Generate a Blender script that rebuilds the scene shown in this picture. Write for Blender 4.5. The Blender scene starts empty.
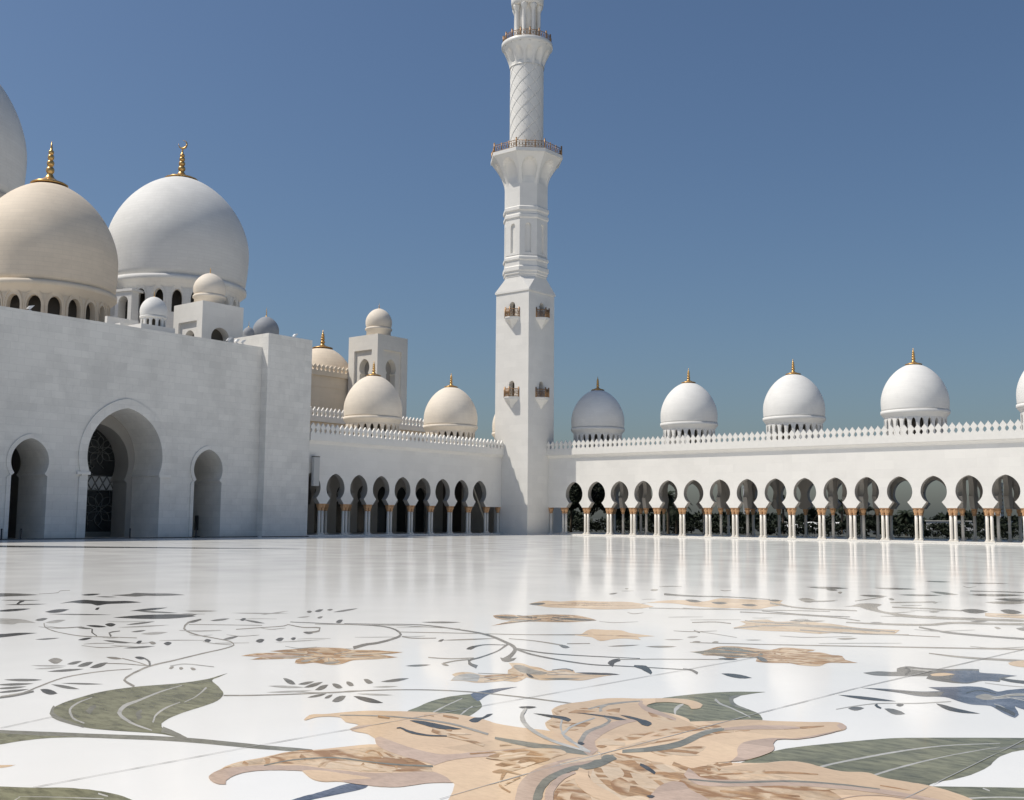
import bpy, bmesh, math, random
from mathutils import Vector, Matrix
PI = math.pi
U = 2.6            # metres per unit of eye height: lengths below are in that unit, meshes come out in metres
S = bpy.context.scene
COL = S.collection
random.seed(7)
RAD = math.radians

# ------------------------------------------------------------------ camera
cam = bpy.data.cameras.new('camera')
cam.sensor_width = 36.0
cam.lens = 36.0 * 1073.85 / 1024.0
cam.clip_start = 0.1
cam.clip_end = 20000
co = bpy.data.objects.new('camera', cam)
COL.objects.link(co)
co.matrix_world = (Matrix.Translation((0, 0, U)) @ Matrix.Rotation(0.6790, 4, 'Z')
                   @ Matrix.Rotation(PI / 2 + 0.10858, 4, 'X') @ Matrix.Rotation(0.00839, 4, 'Z'))
S.camera = co

# ------------------------------------------------------------------ sky, sun, exposure
SUN = Vector((-1.04, -1.0, 2.22)).normalized()        # towards the sun
elev = math.asin(SUN.z)
world = bpy.data.worlds.new('World')
S.world = world
world.use_nodes = True
nt = world.node_tree
nt.nodes.clear()
wo = nt.nodes.new('ShaderNodeOutputWorld')
bg = nt.nodes.new('ShaderNodeBackground')
sky = nt.nodes.new('ShaderNodeTexSky')
sky.sky_type = 'NISHITA'
sky.sun_disc = False
sky.sun_elevation = elev
sky.sun_rotation = math.atan2(SUN.x, SUN.y)
sky.altitude = 0
sky.air_density = 1.2
sky.dust_density = 1.8
sky.ozone_density = 7.0
bg.inputs['Strength'].default_value = 0.079
nt.links.new(sky.outputs[0], bg.inputs[0])
nt.links.new(bg.outputs[0], wo.inputs[0])
sl = bpy.data.lights.new('sun', 'SUN')
sl.energy = 3.95
sl.angle = RAD(0.53)
sl.color = (1.0, 0.945, 0.855)
so = bpy.data.objects.new('sun', sl)
so.rotation_euler = (-SUN).to_track_quat('-Z', 'Y').to_euler()
so.location = (-60, -60, 120)
COL.objects.link(so)
S.view_settings.view_transform = 'Standard'
S.view_settings.look = 'None'
S.view_settings.gamma = 1
S.view_settings.use_curve_mapping = False
S.view_settings.exposure = 0.0
S.cycles.max_bounces = 8
S.cycles.diffuse_bounces = 7
S.cycles.glossy_bounces = 4

# ------------------------------------------------------------------ materials
MATS = {}
def mat(name, col, rough=0.5, metal=0.0, var=0.0, vscale=1.0, bump=0.0, bscale=8.0, spec=0.5, col2=None, detail=5.0, stretch=None):
    m = bpy.data.materials.new(name)
    m.use_nodes = True
    n = m.node_tree.nodes
    l = m.node_tree.links
    b = n['Principled BSDF']
    b.inputs['Roughness'].default_value = rough
    b.inputs['Metallic'].default_value = metal
    b.inputs['Specular IOR Level'].default_value = spec
    b.inputs['Base Color'].default_value = (*col, 1)
    if var or col2 or bump:
        tc = n.new('ShaderNodeTexCoord')
        src = tc.outputs['Object']
        if stretch:
            mp = n.new('ShaderNodeMapping')
            mp.inputs['Scale'].default_value = stretch
            l.new(src, mp.inputs[0])
            src = mp.outputs[0]
    if var or col2:
        t = n.new('ShaderNodeTexNoise')
        t.inputs['Scale'].default_value = vscale
        t.inputs['Detail'].default_value = detail
        t.inputs['Roughness'].default_value = 0.6
        l.new(src, t.inputs['Vector'])
        r = n.new('ShaderNodeValToRGB')
        r.color_ramp.elements[0].position = 0.32
        r.color_ramp.elements[1].position = 0.68
        a = col2 if col2 else tuple(c * (1 - var) for c in col)
        r.color_ramp.elements[0].color = (*a, 1)
        r.color_ramp.elements[1].color = (*(col if col2 else tuple(min(1, c * (1 + var)) for c in col)), 1)
        l.new(t.outputs['Fac'], r.inputs[0])
        l.new(r.outputs[0], b.inputs['Base Color'])
    if bump:
        t2 = n.new('ShaderNodeTexNoise')
        t2.inputs['Scale'].default_value = bscale
        t2.inputs['Detail'].default_value = 4
        l.new(src, t2.inputs['Vector'])
        bp = n.new('ShaderNodeBump')
        bp.inputs['Strength'].default_value = bump
        bp.inputs['Distance'].default_value = 0.05
        l.new(t2.outputs['Fac'], bp.inputs['Height'])
        l.new(bp.outputs[0], b.inputs['Normal'])
    MATS[name] = m
    return m

def clad(name, col, var, bw, bh, mortar=0.9, rough=0.45, cloud=0.05, joint=0.012):
    """marble cladding in slabs: brick pattern on (x+y, z), every slab its own tone, faint joints, cloudy veining"""
    m = bpy.data.materials.new(name)
    m.use_nodes = True
    n = m.node_tree.nodes
    l = m.node_tree.links
    b = n['Principled BSDF']
    b.inputs['Roughness'].default_value = rough
    b.inputs['Specular IOR Level'].default_value = 0.25
    tc = n.new('ShaderNodeTexCoord')
    sx = n.new('ShaderNodeSeparateXYZ')
    l.new(tc.outputs['Object'], sx.inputs[0])
    ad = n.new('ShaderNodeMath')
    l.new(sx.outputs[0], ad.inputs[0]); l.new(sx.outputs[1], ad.inputs[1])
    cb = n.new('ShaderNodeCombineXYZ')
    l.new(ad.outputs[0], cb.inputs[0]); l.new(sx.outputs[2], cb.inputs[1])
    br = n.new('ShaderNodeTexBrick')
    br.inputs['Scale'].default_value = 1.0
    br.inputs['Brick Width'].default_value = bw
    br.inputs['Row Height'].default_value = bh
    br.inputs['Mortar Size'].default_value = joint
    br.inputs['Color1'].default_value = (*[c * (1 - var) for c in col], 1)
    br.inputs['Color2'].default_value = (*[min(1, c * (1 + var)) for c in col], 1)
    br.inputs['Mortar'].default_value = (*[c * mortar for c in col], 1)
    l.new(cb.outputs[0], br.inputs['Vector'])
    t = n.new('ShaderNodeTexNoise')
    t.inputs['Scale'].default_value = 0.22
    t.inputs['Detail'].default_value = 12
    t.inputs['Roughness'].default_value = 0.72
    t.inputs['Distortion'].default_value = 0.25
    l.new(tc.outputs['Object'], t.inputs['Vector'])
    r = n.new('ShaderNodeValToRGB')
    r.color_ramp.elements[0].position = 0.40
    r.color_ramp.elements[1].position = 0.56
    k = 1 - 2 * cloud
    r.color_ramp.elements[0].color = (k, k, k, 1)
    r.color_ramp.elements[1].color = (1, 1, 1, 1)
    l.new(t.outputs['Fac'], r.inputs[0])
    mx = n.new('ShaderNodeMix')
    mx.data_type = 'RGBA'
    mx.blend_type = 'MULTIPLY'
    mx.inputs['Factor'].default_value = 1.0
    l.new(br.outputs['Color'], mx.inputs['A'])
    l.new(r.outputs[0], mx.inputs['B'])
    l.new(mx.outputs['Result'], b.inputs['Base Color'])
    MATS[name] = m
    return m

clad('white_marble', (0.78, 0.755, 0.705), 0.025, 2.4, 1.1, 0.95, 0.6, 0.025)
clad('aged_white_marble', (0.745, 0.722, 0.672), 0.045, 1.5, 0.75, 0.84, 0.6, 0.055)
clad('cream_stone', (0.73, 0.63, 0.50), 0.03, 2.4, 0.8, 0.93, 0.65, 0.03)
clad('cream_dome_stone', (0.77, 0.655, 0.515), 0.025, 2.6, 0.55, 0.93, 0.7, 0.035, 0.03)
clad('pale_dome_stone', (0.80, 0.715, 0.60), 0.02, 1.6, 0.24, 0.93, 0.7, 0.04, 0.012)
clad('small_dome_stone', (0.755, 0.74, 0.705), 0.016, 1.6, 0.24, 0.94, 0.7, 0.035, 0.012)
clad('warm_marble', (0.78, 0.74, 0.67), 0.025, 2.0, 0.9, 0.93, 0.6, 0.03)
clad('grey_dome_stone', (0.30, 0.315, 0.34), 0.03, 1.2, 0.4, 0.95, 0.7, 0.03)
clad('white_dome_stone', (0.75, 0.735, 0.70), 0.02, 2.2, 0.5, 0.94, 0.7, 0.03, 0.03)
mat('bright_marble', (0.76, 0.735, 0.685), 0.4, var=0.03, vscale=1.5)
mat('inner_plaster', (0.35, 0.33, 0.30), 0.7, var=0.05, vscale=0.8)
mat('column_marble', (0.76, 0.715, 0.64), 0.3, var=0.03, vscale=3)
mat('gilt_bronze', (0.58, 0.34, 0.175), 0.45, metal=0.3, var=0.25, vscale=22)
mat('gold', (0.62, 0.38, 0.14), 0.34, metal=0.8, var=0.12, vscale=6)
mat('bronze_rail', (0.32, 0.19, 0.095), 0.45, metal=0.4, var=0.2, vscale=9)
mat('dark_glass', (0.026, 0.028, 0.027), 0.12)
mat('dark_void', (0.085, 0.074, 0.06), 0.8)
mat('tracery_metal', (0.16, 0.16, 0.145), 0.4, metal=0.3)
mat('grey_paint_and_reflection', (0.46, 0.455, 0.44), 0.5)
mat('black_paint', (0.02, 0.02, 0.022), 0.4)
mat('white_paint', (0.75, 0.75, 0.74), 0.4)
mat('roofing', (0.5, 0.48, 0.45), 0.8, var=0.1)
mat('desert', (0.075, 0.075, 0.062), 0.9, col2=(0.03, 0.036, 0.026), vscale=0.02)
mat('asphalt', (0.05, 0.05, 0.052), 0.7, var=0.1)
mat('pool_tile', (0.03, 0.055, 0.09), 0.1)
mat('bark', (0.10, 0.075, 0.05), 0.9, var=0.3, vscale=5, bump=0.6)
mat('foliage', (0.030, 0.037, 0.022), 0.6, col2=(0.013, 0.017, 0.011), vscale=0.9, spec=0.08)
mat('palm_leaf', (0.042, 0.052, 0.03), 0.55, col2=(0.02, 0.027, 0.016), vscale=1.1, spec=0.12)
mat('canvas', (0.78, 0.78, 0.76), 0.7)
mat('far_concrete', (0.42, 0.42, 0.42), 0.7)
mat('skirting_shadow_dark', (0.05, 0.052, 0.055), 0.35, metal=0.6)

# the polished floor and its inlay: same gloss everywhere so the inlay lies in one polished surface
def polish(m, rough=0.085, pieces=0.0, streak=0.1, sscale=7.0, crack=None):
    n = m.node_tree.nodes
    l = m.node_tree.links
    b = n['Principled BSDF']
    b.inputs['IOR'].default_value = 1.2
    tc = n.new('ShaderNodeTexCoord')
    t = n.new('ShaderNodeTexNoise')
    t.inputs['Scale'].default_value = 0.55
    t.inputs['Detail'].default_value = 6
    t.inputs['Roughness'].default_value = 0.62
    l.new(tc.outputs['Object'], t.inputs['Vector'])
    bp = n.new('ShaderNodeBump')
    bp.inputs['Strength'].default_value = 0.35
    bp.inputs['Distance'].default_value = 0.004
    l.new(t.outputs['Fac'], bp.inputs['Height'])
    l.new(bp.outputs[0], b.inputs['Normal'])
    t2 = n.new('ShaderNodeTexNoise')
    t2.inputs['Scale'].default_value = 0.3
    t2.inputs['Detail'].default_value = 6
    l.new(tc.outputs['Object'], t2.inputs['Vector'])
    mr = n.new('ShaderNodeMapRange')
    mr.inputs['From Min'].default_value = 0.3
    mr.inputs['From Max'].default_value = 0.7
    mr.inputs['To Min'].default_value = rough * 0.75
    mr.inputs['To Max'].default_value = rough * 1.5
    l.new(t2.outputs['Fac'], mr.inputs['Value'])
    l.new(mr.outputs[0], b.inputs['Roughness'])
    # the stone is set in pieces, each cut from its own slab
    src = b.inputs['Base Color']
    if pieces and src.is_linked:
        vo = n.new('ShaderNodeTexVoronoi')
        vo.inputs['Scale'].default_value = pieces
        mp = n.new('ShaderNodeMapping'); mp.inputs['Scale'].default_value = (1, 1.7, 1); mp.inputs['Rotation'].default_value = (0, 0, 0.7)
        l.new(tc.outputs['Object'], mp.inputs[0]); l.new(mp.outputs[0], vo.inputs['Vector'])
        bw = n.new('ShaderNodeRGBToBW'); l.new(vo.outputs['Color'], bw.inputs[0])
        m2 = n.new('ShaderNodeMapRange'); m2.inputs['From Min'].default_value = 0.2; m2.inputs['From Max'].default_value = 0.8; m2.inputs['To Min'].default_value = 0.86; m2.inputs['To Max'].default_value = 1.06
        l.new(bw.outputs[0], m2.inputs['Value'])
        tn = n.new('ShaderNodeTexNoise'); tn.inputs['Scale'].default_value = sscale; tn.inputs['Detail'].default_value = 8; tn.inputs['Roughness'].default_value = 0.7
        mp2 = n.new('ShaderNodeMapping'); mp2.inputs['Scale'].default_value = (1, 3.0, 1); mp2.inputs['Rotation'].default_value = (0, 0, 0.9)
        l.new(tc.outputs['Object'], mp2.inputs[0]); l.new(mp2.outputs[0], tn.inputs['Vector'])
        m3 = n.new('ShaderNodeMapRange'); m3.inputs['From Min'].default_value = 0.36; m3.inputs['From Max'].default_value = 0.56; m3.inputs['To Min'].default_value = 1 - streak; m3.inputs['To Max'].default_value = 1.03
        l.new(tn.outputs['Fac'], m3.inputs['Value'])
        mm = n.new('ShaderNodeMath'); mm.operation = 'MULTIPLY'; l.new(m2.outputs[0], mm.inputs[0]); l.new(m3.outputs[0], mm.inputs[1])
        cc = n.new('ShaderNodeMix'); cc.data_type = 'RGBA'; cc.blend_type = 'MULTIPLY'; cc.inputs['Factor'].default_value = 1.0
        l.new(src.links[0].from_socket, cc.inputs['A']); l.new(mm.outputs[0], cc.inputs['B'])
        l.new(cc.outputs['Result'], src)
        if crack:          # veins: thin dark lines that branch through the stone
            cs, cw, ccol, fac = crack
            wn = n.new('ShaderNodeTexNoise'); wn.inputs['Scale'].default_value = 2.2; wn.inputs['Detail'].default_value = 5
            l.new(tc.outputs['Object'], wn.inputs['Vector'])
            av = n.new('ShaderNodeMix'); av.data_type = 'VECTOR'; av.inputs['Factor'].default_value = 0.30
            mp3 = n.new('ShaderNodeMapping'); mp3.inputs['Scale'].default_value = (1, 2.3, 1); mp3.inputs['Rotation'].default_value = (0, 0, 0.55)
            l.new(tc.outputs['Object'], av.inputs['A']); l.new(wn.outputs['Color'], av.inputs['B'])
            l.new(av.outputs['Result'], mp3.inputs[0])
            v2 = n.new('ShaderNodeTexVoronoi'); v2.feature = 'DISTANCE_TO_EDGE'; v2.inputs['Scale'].default_value = cs
            l.new(mp3.outputs[0], v2.inputs['Vector'])
            m4 = n.new('ShaderNodeMapRange'); m4.inputs['From Min'].default_value = cw * 0.3; m4.inputs['From Max'].default_value = cw; m4.inputs['To Min'].default_value = fac; m4.inputs['To Max'].default_value = 0.0
            l.new(v2.outputs['Distance'], m4.inputs['Value'])
            c4 = n.new('ShaderNodeMix'); c4.data_type = 'RGBA'; c4.inputs['B'].default_value = (*ccol, 1)
            l.new(m4.outputs[0], c4.inputs['Factor']); l.new(cc.outputs['Result'], c4.inputs['A'])
            l.new(c4.outputs['Result'], src)
    # worn polish: part of the surface stays matt
    df = n.new('ShaderNodeBsdfDiffuse')
    if src.is_linked: l.new(src.links[0].from_socket, df.inputs['Color'])
    else: df.inputs['Color'].default_value = src.default_value
    ms = n.new('ShaderNodeMixShader')
    ms.inputs[0].default_value = 0.15
    l.new(b.outputs[0], ms.inputs[1]); l.new(df.outputs[0], ms.inputs[2])
    l.new(ms.outputs[0], n['Material Output'].inputs['Surface'])
    return m
polish(mat('floor_marble', (0.845, 0.828, 0.785), 0.1, col2=(0.80, 0.785, 0.742), vscale=0.28, detail=12))
polish(mat('green_marble', (0.265, 0.255, 0.155), 0.1, col2=(0.19, 0.185, 0.115), vscale=1.3, detail=9, stretch=(1, 1.6, 1)), pieces=0.8, streak=0.5, sscale=2.6)
polish(mat('sage_stone', (0.235, 0.225, 0.18), 0.1, var=0.18, vscale=2.5), pieces=0.9, streak=0.25)
polish(mat('peach_marble', (0.77, 0.57, 0.37), 0.1, col2=(0.68, 0.49, 0.32), vscale=0.9, detail=8), pieces=0.55, streak=0.08)
polish(mat('cream_marble', (0.77, 0.62, 0.45), 0.1, col2=(0.70, 0.52, 0.34), vscale=1.6, detail=8), pieces=0.7, streak=0.14, crack=(1.0, 0.05, (0.45, 0.26, 0.12), 0.5))
polish(mat('mauve_marble', (0.60, 0.45, 0.345), 0.1, col2=(0.51, 0.375, 0.285), vscale=1.8, detail=9), pieces=0.7, streak=0.14)
polish(mat('brown_marble', (0.56, 0.36, 0.19), 0.1, col2=(0.36, 0.19, 0.075), vscale=2.2, detail=12, stretch=(1, 2.2, 1)), pieces=1.1, streak=0.4, sscale=5.0, crack=(1.5, 0.10, (0.74, 0.58, 0.40), 0.75))
polish(mat('veined_marble', (0.76, 0.60, 0.42), 0.1, col2=(0.58, 0.38, 0.21), vscale=1.6, detail=12, stretch=(1.6, 1, 1)), pieces=0.9, streak=0.3, sscale=4.0, crack=(1.3, 0.12, (0.30, 0.15, 0.055), 0.85))
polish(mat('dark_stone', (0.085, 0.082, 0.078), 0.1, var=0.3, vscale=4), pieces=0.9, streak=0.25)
polish(mat('grey_stone', (0.20, 0.19, 0.17), 0.1, var=0.25, vscale=3), pieces=0.9, streak=0.25)
polish(mat('taupe_stone', (0.36, 0.33, 0.28), 0.1, var=0.22, vscale=3), pieces=0.9, streak=0.25)
polish(mat('pale_grey_stone', (0.50, 0.48, 0.435), 0.1, var=0.12, vscale=3), pieces=0.9, streak=0.15)
polish(mat('slate_marble', (0.20, 0.22, 0.27), 0.1, col2=(0.095, 0.11, 0.15), vscale=1.6, detail=9), pieces=1.0, streak=0.45)
polish(mat('joint_line', (0.40, 0.385, 0.36), 0.2))

# ------------------------------------------------------------------ mesh helpers
class MB:
    def __init__(self):
        self.v = []; self.f = []; self.m = []; self.s = []
        self.names = []
    def slot(self, name):
        if name not in self.names: self.names.append(name)
        return self.names.index(name)
    def add(self, vs, fs, m, smooth=False):
        o = len(self.v)
        self.v += [tuple(p) for p in vs]
        k = self.slot(m)
        for f in fs:
            self.f.append([o + i for i in f]); self.m.append(k); self.s.append(smooth)
    def box(self, x0, x1, y0, y1, z0, z1, m):
        vs = [(x, y, z) for z in (z0, z1) for y in (y0, y1) for x in (x0, x1)]
        self.add(vs, [(0, 2, 3, 1), (4, 5, 7, 6), (0, 1, 5, 4), (2, 6, 7, 3), (0, 4, 6, 2), (1, 3, 7, 5)], m)
    def lathe(self, prof, m, seg=24, c=(0, 0), smooth=True, lobes=0, amp=0.0, a0=0.0, caps=True):
        vs = []
        for r, z in prof:
            for i in range(seg):
                a = 2 * PI * i / seg + a0
                rr = r * (1 + (amp * math.cos(lobes * a) if lobes else 0))
                vs.append((c[0] + rr * math.cos(a), c[1] + rr * math.sin(a), z))
        fs = []
        for k in range(len(prof) - 1):
            for i in range(seg):
                j = (i + 1) % seg
                fs.append((k * seg + i, k * seg + j, (k + 1) * seg + j, (k + 1) * seg + i))
        self.add(vs, fs, m, smooth)
        if caps:
            n = len(prof)
            self.add([vs[i] for i in range(seg)], [tuple(range(seg))[::-1]], m)
            self.add([vs[(n - 1) * seg + i] for i in range(seg)], [tuple(range(seg))], m)
    def prism(self, pts, fr, d0, d1, m):
        """outline (s,z) swept between depths d0 and d1 of a frame fr(s,d,z)"""
        n = len(pts)
        vs = [fr(s, d0, z) for s, z in pts] + [fr(s, d1, z) for s, z in pts]
        fs = [tuple(range(n)), tuple(range(2 * n - 1, n - 1, -1))]
        fs += [(i, i + n, (i + 1) % n + n, (i + 1) % n) for i in range(n)]
        self.add(vs, fs, m)
    def tube(self, path, r, m, seg=6, smooth=True):
        P = [Vector(p) for p in path]
        R = r if isinstance(r, (list, tuple)) else [r] * len(P)
        vs = []
        for i, p in enumerate(P):
            t = (P[min(i + 1, len(P) - 1)] - P[max(i - 1, 0)])
            if t.length < 1e-9: t = Vector((0, 0, 1))
            t.normalize()
            a = t.cross(Vector((0, 0, 1)) if abs(t.z) < 0.9 else Vector((1, 0, 0))).normalized()
            b = t.cross(a)
            for k in range(seg):
                q = 2 * PI * k / seg
                vs.append(p + (a * math.cos(q) + b * math.sin(q)) * R[i])
        fs = []
        for i in range(len(P) - 1):
            for k in range(seg):
                j = (k + 1) % seg
                fs.append((i * seg + k, i * seg + j, (i + 1) * seg + j, (i + 1) * seg + k))
        fs += [tuple(range(seg))[::-1], tuple((len(P) - 1) * seg + k for k in range(seg))]
        self.add(vs, fs, m, smooth)
    def build(self, name, parent=None, loc=(0, 0, 0), fix=True, bevel=0.0):
        me = bpy.data.meshes.new(name)
        me.from_pydata([(x * U, y * U, z * U) for x, y, z in self.v], [], self.f)
        for nm in self.names: me.materials.append(MATS[nm])
        me.polygons.foreach_set('material_index', self.m)
        me.polygons.foreach_set('use_smooth', self.s)
        if fix:
            b = bmesh.new(); b.from_mesh(me)
            bmesh.ops.remove_doubles(b, verts=b.verts, dist=0.0005)
            bmesh.ops.recalc_face_normals(b, faces=b.faces)
            big = [f for f in b.faces if len(f.verts) > 4]
            if big: bmesh.ops.triangulate(b, faces=big, quad_method='BEAUTY', ngon_method='EAR_CLIP')
            b.to_mesh(me); b.free()
        me.update()
        o = bpy.data.objects.new(name, me)
        COL.objects.link(o)
        if parent: o.parent = parent
        o.location = Vector(loc) * U
        if bevel:
            md = o.modifiers.new('bevel', 'BEVEL')
            md.width = bevel; md.segments = 2; md.limit_method = 'ANGLE'; md.angle_limit = RAD(40)
        return o

def thing(name, label, cat, loc=(0, 0, 0), rz=0.0, group=None):
    o = bpy.data.objects.new(name, None)
    o.empty_display_size = 0.5
    COL.objects.link(o)
    o.location = Vector(loc) * U
    o.rotation_euler = (0, 0, rz)
    tag(o, label, cat, group)
    return o
def tag(o, label, cat, group=None):
    o['label'] = label; o['category'] = cat
    if group: o['group'] = group
    return o
def struct(o):
    o['kind'] = 'structure'
    return o
def dup(o, parent, loc):
    """copy of a part with copies of its own sub-parts; mesh data shared"""
    c = o.copy(); COL.objects.link(c); c.parent = parent; c.location = Vector(loc) * U
    for ch in o.children:
        d = ch.copy(); COL.objects.link(d); d.parent = c
    return c
def dup_thing(o, loc, label, rz=0.0, sc=1.0):
    c = o.copy(); COL.objects.link(c); c.location = Vector(loc) * U; c.rotation_euler = (0, 0, rz); c.scale = (sc,) * 3
    c['label'] = label
    for ch in o.children:
        d = ch.copy(); COL.objects.link(d); d.parent = c
        for g in ch.children:
            e = g.copy(); COL.objects.link(e); e.parent = d
    return c

def keyhole(R, zc, crown, nw, zn, bw, zb, n=9, c=0.0, flare=True):
    """outline of a pointed horseshoe opening, bottom left over the crown to bottom right"""
    h = crown - zc
    k = (h * h - R * R) / (2 * R)
    rt = []
    a1 = math.atan2(h, k)                      # angle of the crown seen from the arc's centre (-k, zc)
    for i in range(n + 1):
        a = a1 * (1 - i / n)
        rt.append((-k + (R + k) * math.cos(a), zc + (R + k) * math.sin(a)))
    rt[0] = (0.0, crown)
    if nw < R:
        a2 = math.acos(nw / R)
        for i in range(1, n + 1):
            a = -a2 * i / n
            rt.append((R * math.cos(a), zc + R * math.sin(a)))
        zl = rt[-1][1]
        if flare:
            for i in range(1, 6):
                t = i / 5
                rt.append((nw + (bw - nw) * t ** 1.05, zl + (zn - zl) * t))
        else:
            rt.append((bw, zl - (bw - nw) * 0.9))
    rt.append((bw, zb))
    pts = [(-s, z) for s, z in rt[::-1]] + rt[1:]
    return [(s + c, z) for s, z in pts]
def round_arch(w, zs, crown, zb, c=0.0, n=8):
    return [(c - w, zb)] + [(c - w * math.cos(PI * i / n), zs + (crown - zs) * math.sin(PI * i / n)) for i in range(n + 1)] + [(c + w, zb)]
def arch_panel(mb, fr, s0, s1, zb, zt, out, d0, d1, m, m_in=None, back=None, bottom=False, plain=False):
    """wall panel s0..s1, zb..zt with one opening that is open at zb"""
    poly = [(s0, zb)] + out + [(s1, zb), (s1, zt), (s0, zt)]
    if abs(out[0][0] - s0) < 1e-6: poly = poly[1:]
    mb.add([fr(s, d0, z) for s, z in poly], [tuple(range(len(poly)))], m)
    if not back and not plain:
        mb.add([fr(s, d1, z) for s, z in poly], [tuple(range(len(poly)))[::-1]], m_in or m)
    for (sa, za), (sb, zb_) in zip(out[:-1], out[1:]):
        mb.add([fr(sa, d0, za), fr(sb, d0, zb_), fr(sb, d1, zb_), fr(sa, d1, za)], [(0, 1, 2, 3)], m_in or m)
    if back:
        mb.add([fr(s, d1, z) for s, z in out], [tuple(range(len(out)))], back)
        if bottom:
            mb.add([fr(out[0][0], d0, out[0][1]), fr(out[-1][0], d0, out[-1][1]), fr(out[-1][0], d1, out[-1][1]), fr(out[0][0], d1, out[0][1])], [(0, 1, 2, 3)], m)
    elif not bottom and not plain:
        for a, b in (((s0, zb), out[0]), (out[-1], (s1, zb))):
            if abs(a[0] - b[0]) > 1e-6:
                mb.add([fr(a[0], d0, zb), fr(b[0], d0, zb), fr(b[0], d1, zb), fr(a[0], d1, zb)], [(0, 1, 2, 3)], m)
def slabq(mb, fr, s0, s1, z0, z1, d0, d1, m):
    p = [fr(s, d, z) for z in (z0, z1) for d in (d0, d1) for s in (s0, s1)]
    mb.add(p, [(0, 2, 3, 1), (4, 5, 7, 6), (0, 1, 5, 4), (2, 6, 7, 3), (0, 4, 6, 2), (1, 3, 7, 5)], m)
def archivolt(mb, fr, o1, o2, proud, m, d0=0.0):
    """raised band between an opening's outline o1 and a wider outline o2 with the same number of points"""
    d1 = d0 - proud
    for i in range(len(o1) - 1):
        A, B, Cc, D = o1[i], o1[i + 1], o2[i + 1], o2[i]
        mb.add([fr(A[0], d1, A[1]), fr(B[0], d1, B[1]), fr(Cc[0], d1, Cc[1]), fr(D[0], d1, D[1])], [(0, 1, 2, 3)], m)
        mb.add([fr(D[0], d1, D[1]), fr(Cc[0], d1, Cc[1]), fr(Cc[0], d0, Cc[1]), fr(D[0], d0, D[1])], [(0, 1, 2, 3)], m)
        mb.add([fr(A[0], d1, A[1]), fr(B[0], d1, B[1]), fr(B[0], d0, B[1]), fr(A[0], d0, A[1])], [(0, 1, 2, 3)], m)
def wider(K, e):
    k = dict(K); k['R'] += e; k['crown'] += e * 1.1; k['nw'] += e * 0.95; k['bw'] += e
    return k

def dome_profile(R, z0, zt, rim=0.97, tm=0.2, p=1.8, q=0.55, n=22, cap=0.10):
    out = []
    H = zt - z0
    for i in range(6):
        t = tm * i / 6
        out.append((R * (1 - (1 - rim) * ((tm - t) / tm) ** 2), z0 + t * H))
    for i in range(n + 1):
        u = math.sin(PI / 2 * i / n)
        r = R * max(0.0, 1 - u ** p) ** q
        out.append((max(r, R * cap * 0.4), z0 + (tm + (1 - tm) * u) * H))
    return out
def finial(parent, c, z0, h, R, seg=16, crescent=False):
    """stack of gilt balls on a flared disc; z0 top of the dome, R radius of the disc"""
    mb = MB()
    b = R * 0.15
    prof = [(R, z0 - 0.03 * h), (R * 1.02, z0), (R * 0.85, z0 + 0.035 * h), (R * 0.5, z0 + 0.085 * h), (R * 0.26, z0 + 0.15 * h), (R * 0.15, z0 + 0.24 * h)]
    z = z0 + 0.24 * h
    for k, (br, bh) in enumerate([(1.0, 0.17), (0.82, 0.15), (0.66, 0.13), (0.48, 0.10)]):
        for j in range(1, 6):
            a = PI * j / 6
            prof.append((R * 0.08 + b * br * math.sin(a), z + bh * h * (1 - math.cos(a)) / 2))
        z += bh * h
        prof.append((R * 0.075, z))
    prof += [(R * 0.06, z0 + 0.86 * h), (R * 0.012, z0 + h)]
    mb.lathe(prof, 'gold', seg, c)
    if crescent:
        rr = h * 0.125
        cz = z0 + h + rr * 0.7
        d = Vector((0.78, 0.62, 0))
        path = []; rad = []
        for i in range(17):
            a = RAD(165 + 290 * i / 16)
            path.append((c[0] + d.x * rr * math.cos(a), c[1] + d.y * rr * math.cos(a), cz + rr * math.sin(a)))
            rad.append(0.006 + 0.06 * math.sin(PI * i / 16))
        mb.tube(path, rad, 'gold', 6)
    return mb.build('finial', parent)
def drum_ring(mb, c, R, z0, z1, nb, w, zs, crown, th, m, zsill=None, a0=0.0, relief=False):
    """ring of nb facets, each with a round headed opening"""
    for k in range(nb):
        a = 2 * PI * (k + a0) / nb
        ca, sa = math.cos(a), math.sin(a)
        hw = R * math.tan(PI / nb)
        def fr(s, d, z, ca=ca, sa=sa):
            s2 = s * (R - d) / R
            return (c[0] + (R - d) * ca - s2 * sa, c[1] + (R - d) * sa + s2 * ca, z)
        zb = z0 if zsill is None else zsill
        if zsill is not None:
            mb.add([fr(-hw, 0, z0), fr(hw, 0, z0), fr(hw, 0, zb), fr(-hw, 0, zb)], [(0, 1, 2, 3)], m)
        out = round_arch(hw * w, zs, crown, zb)
        arch_panel(mb, fr, -hw, hw, zb, z1, out, 0, th, m)
        if relief:
            archivolt(mb, fr, round_arch(hw * min(0.86, w * 1.25), zs, crown + (crown - zs) * 0.4, zb), round_arch(hw * min(0.93, w * 1.4), zs, crown + (crown - zs) * 0.55, zb), 0.05, m)

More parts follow.
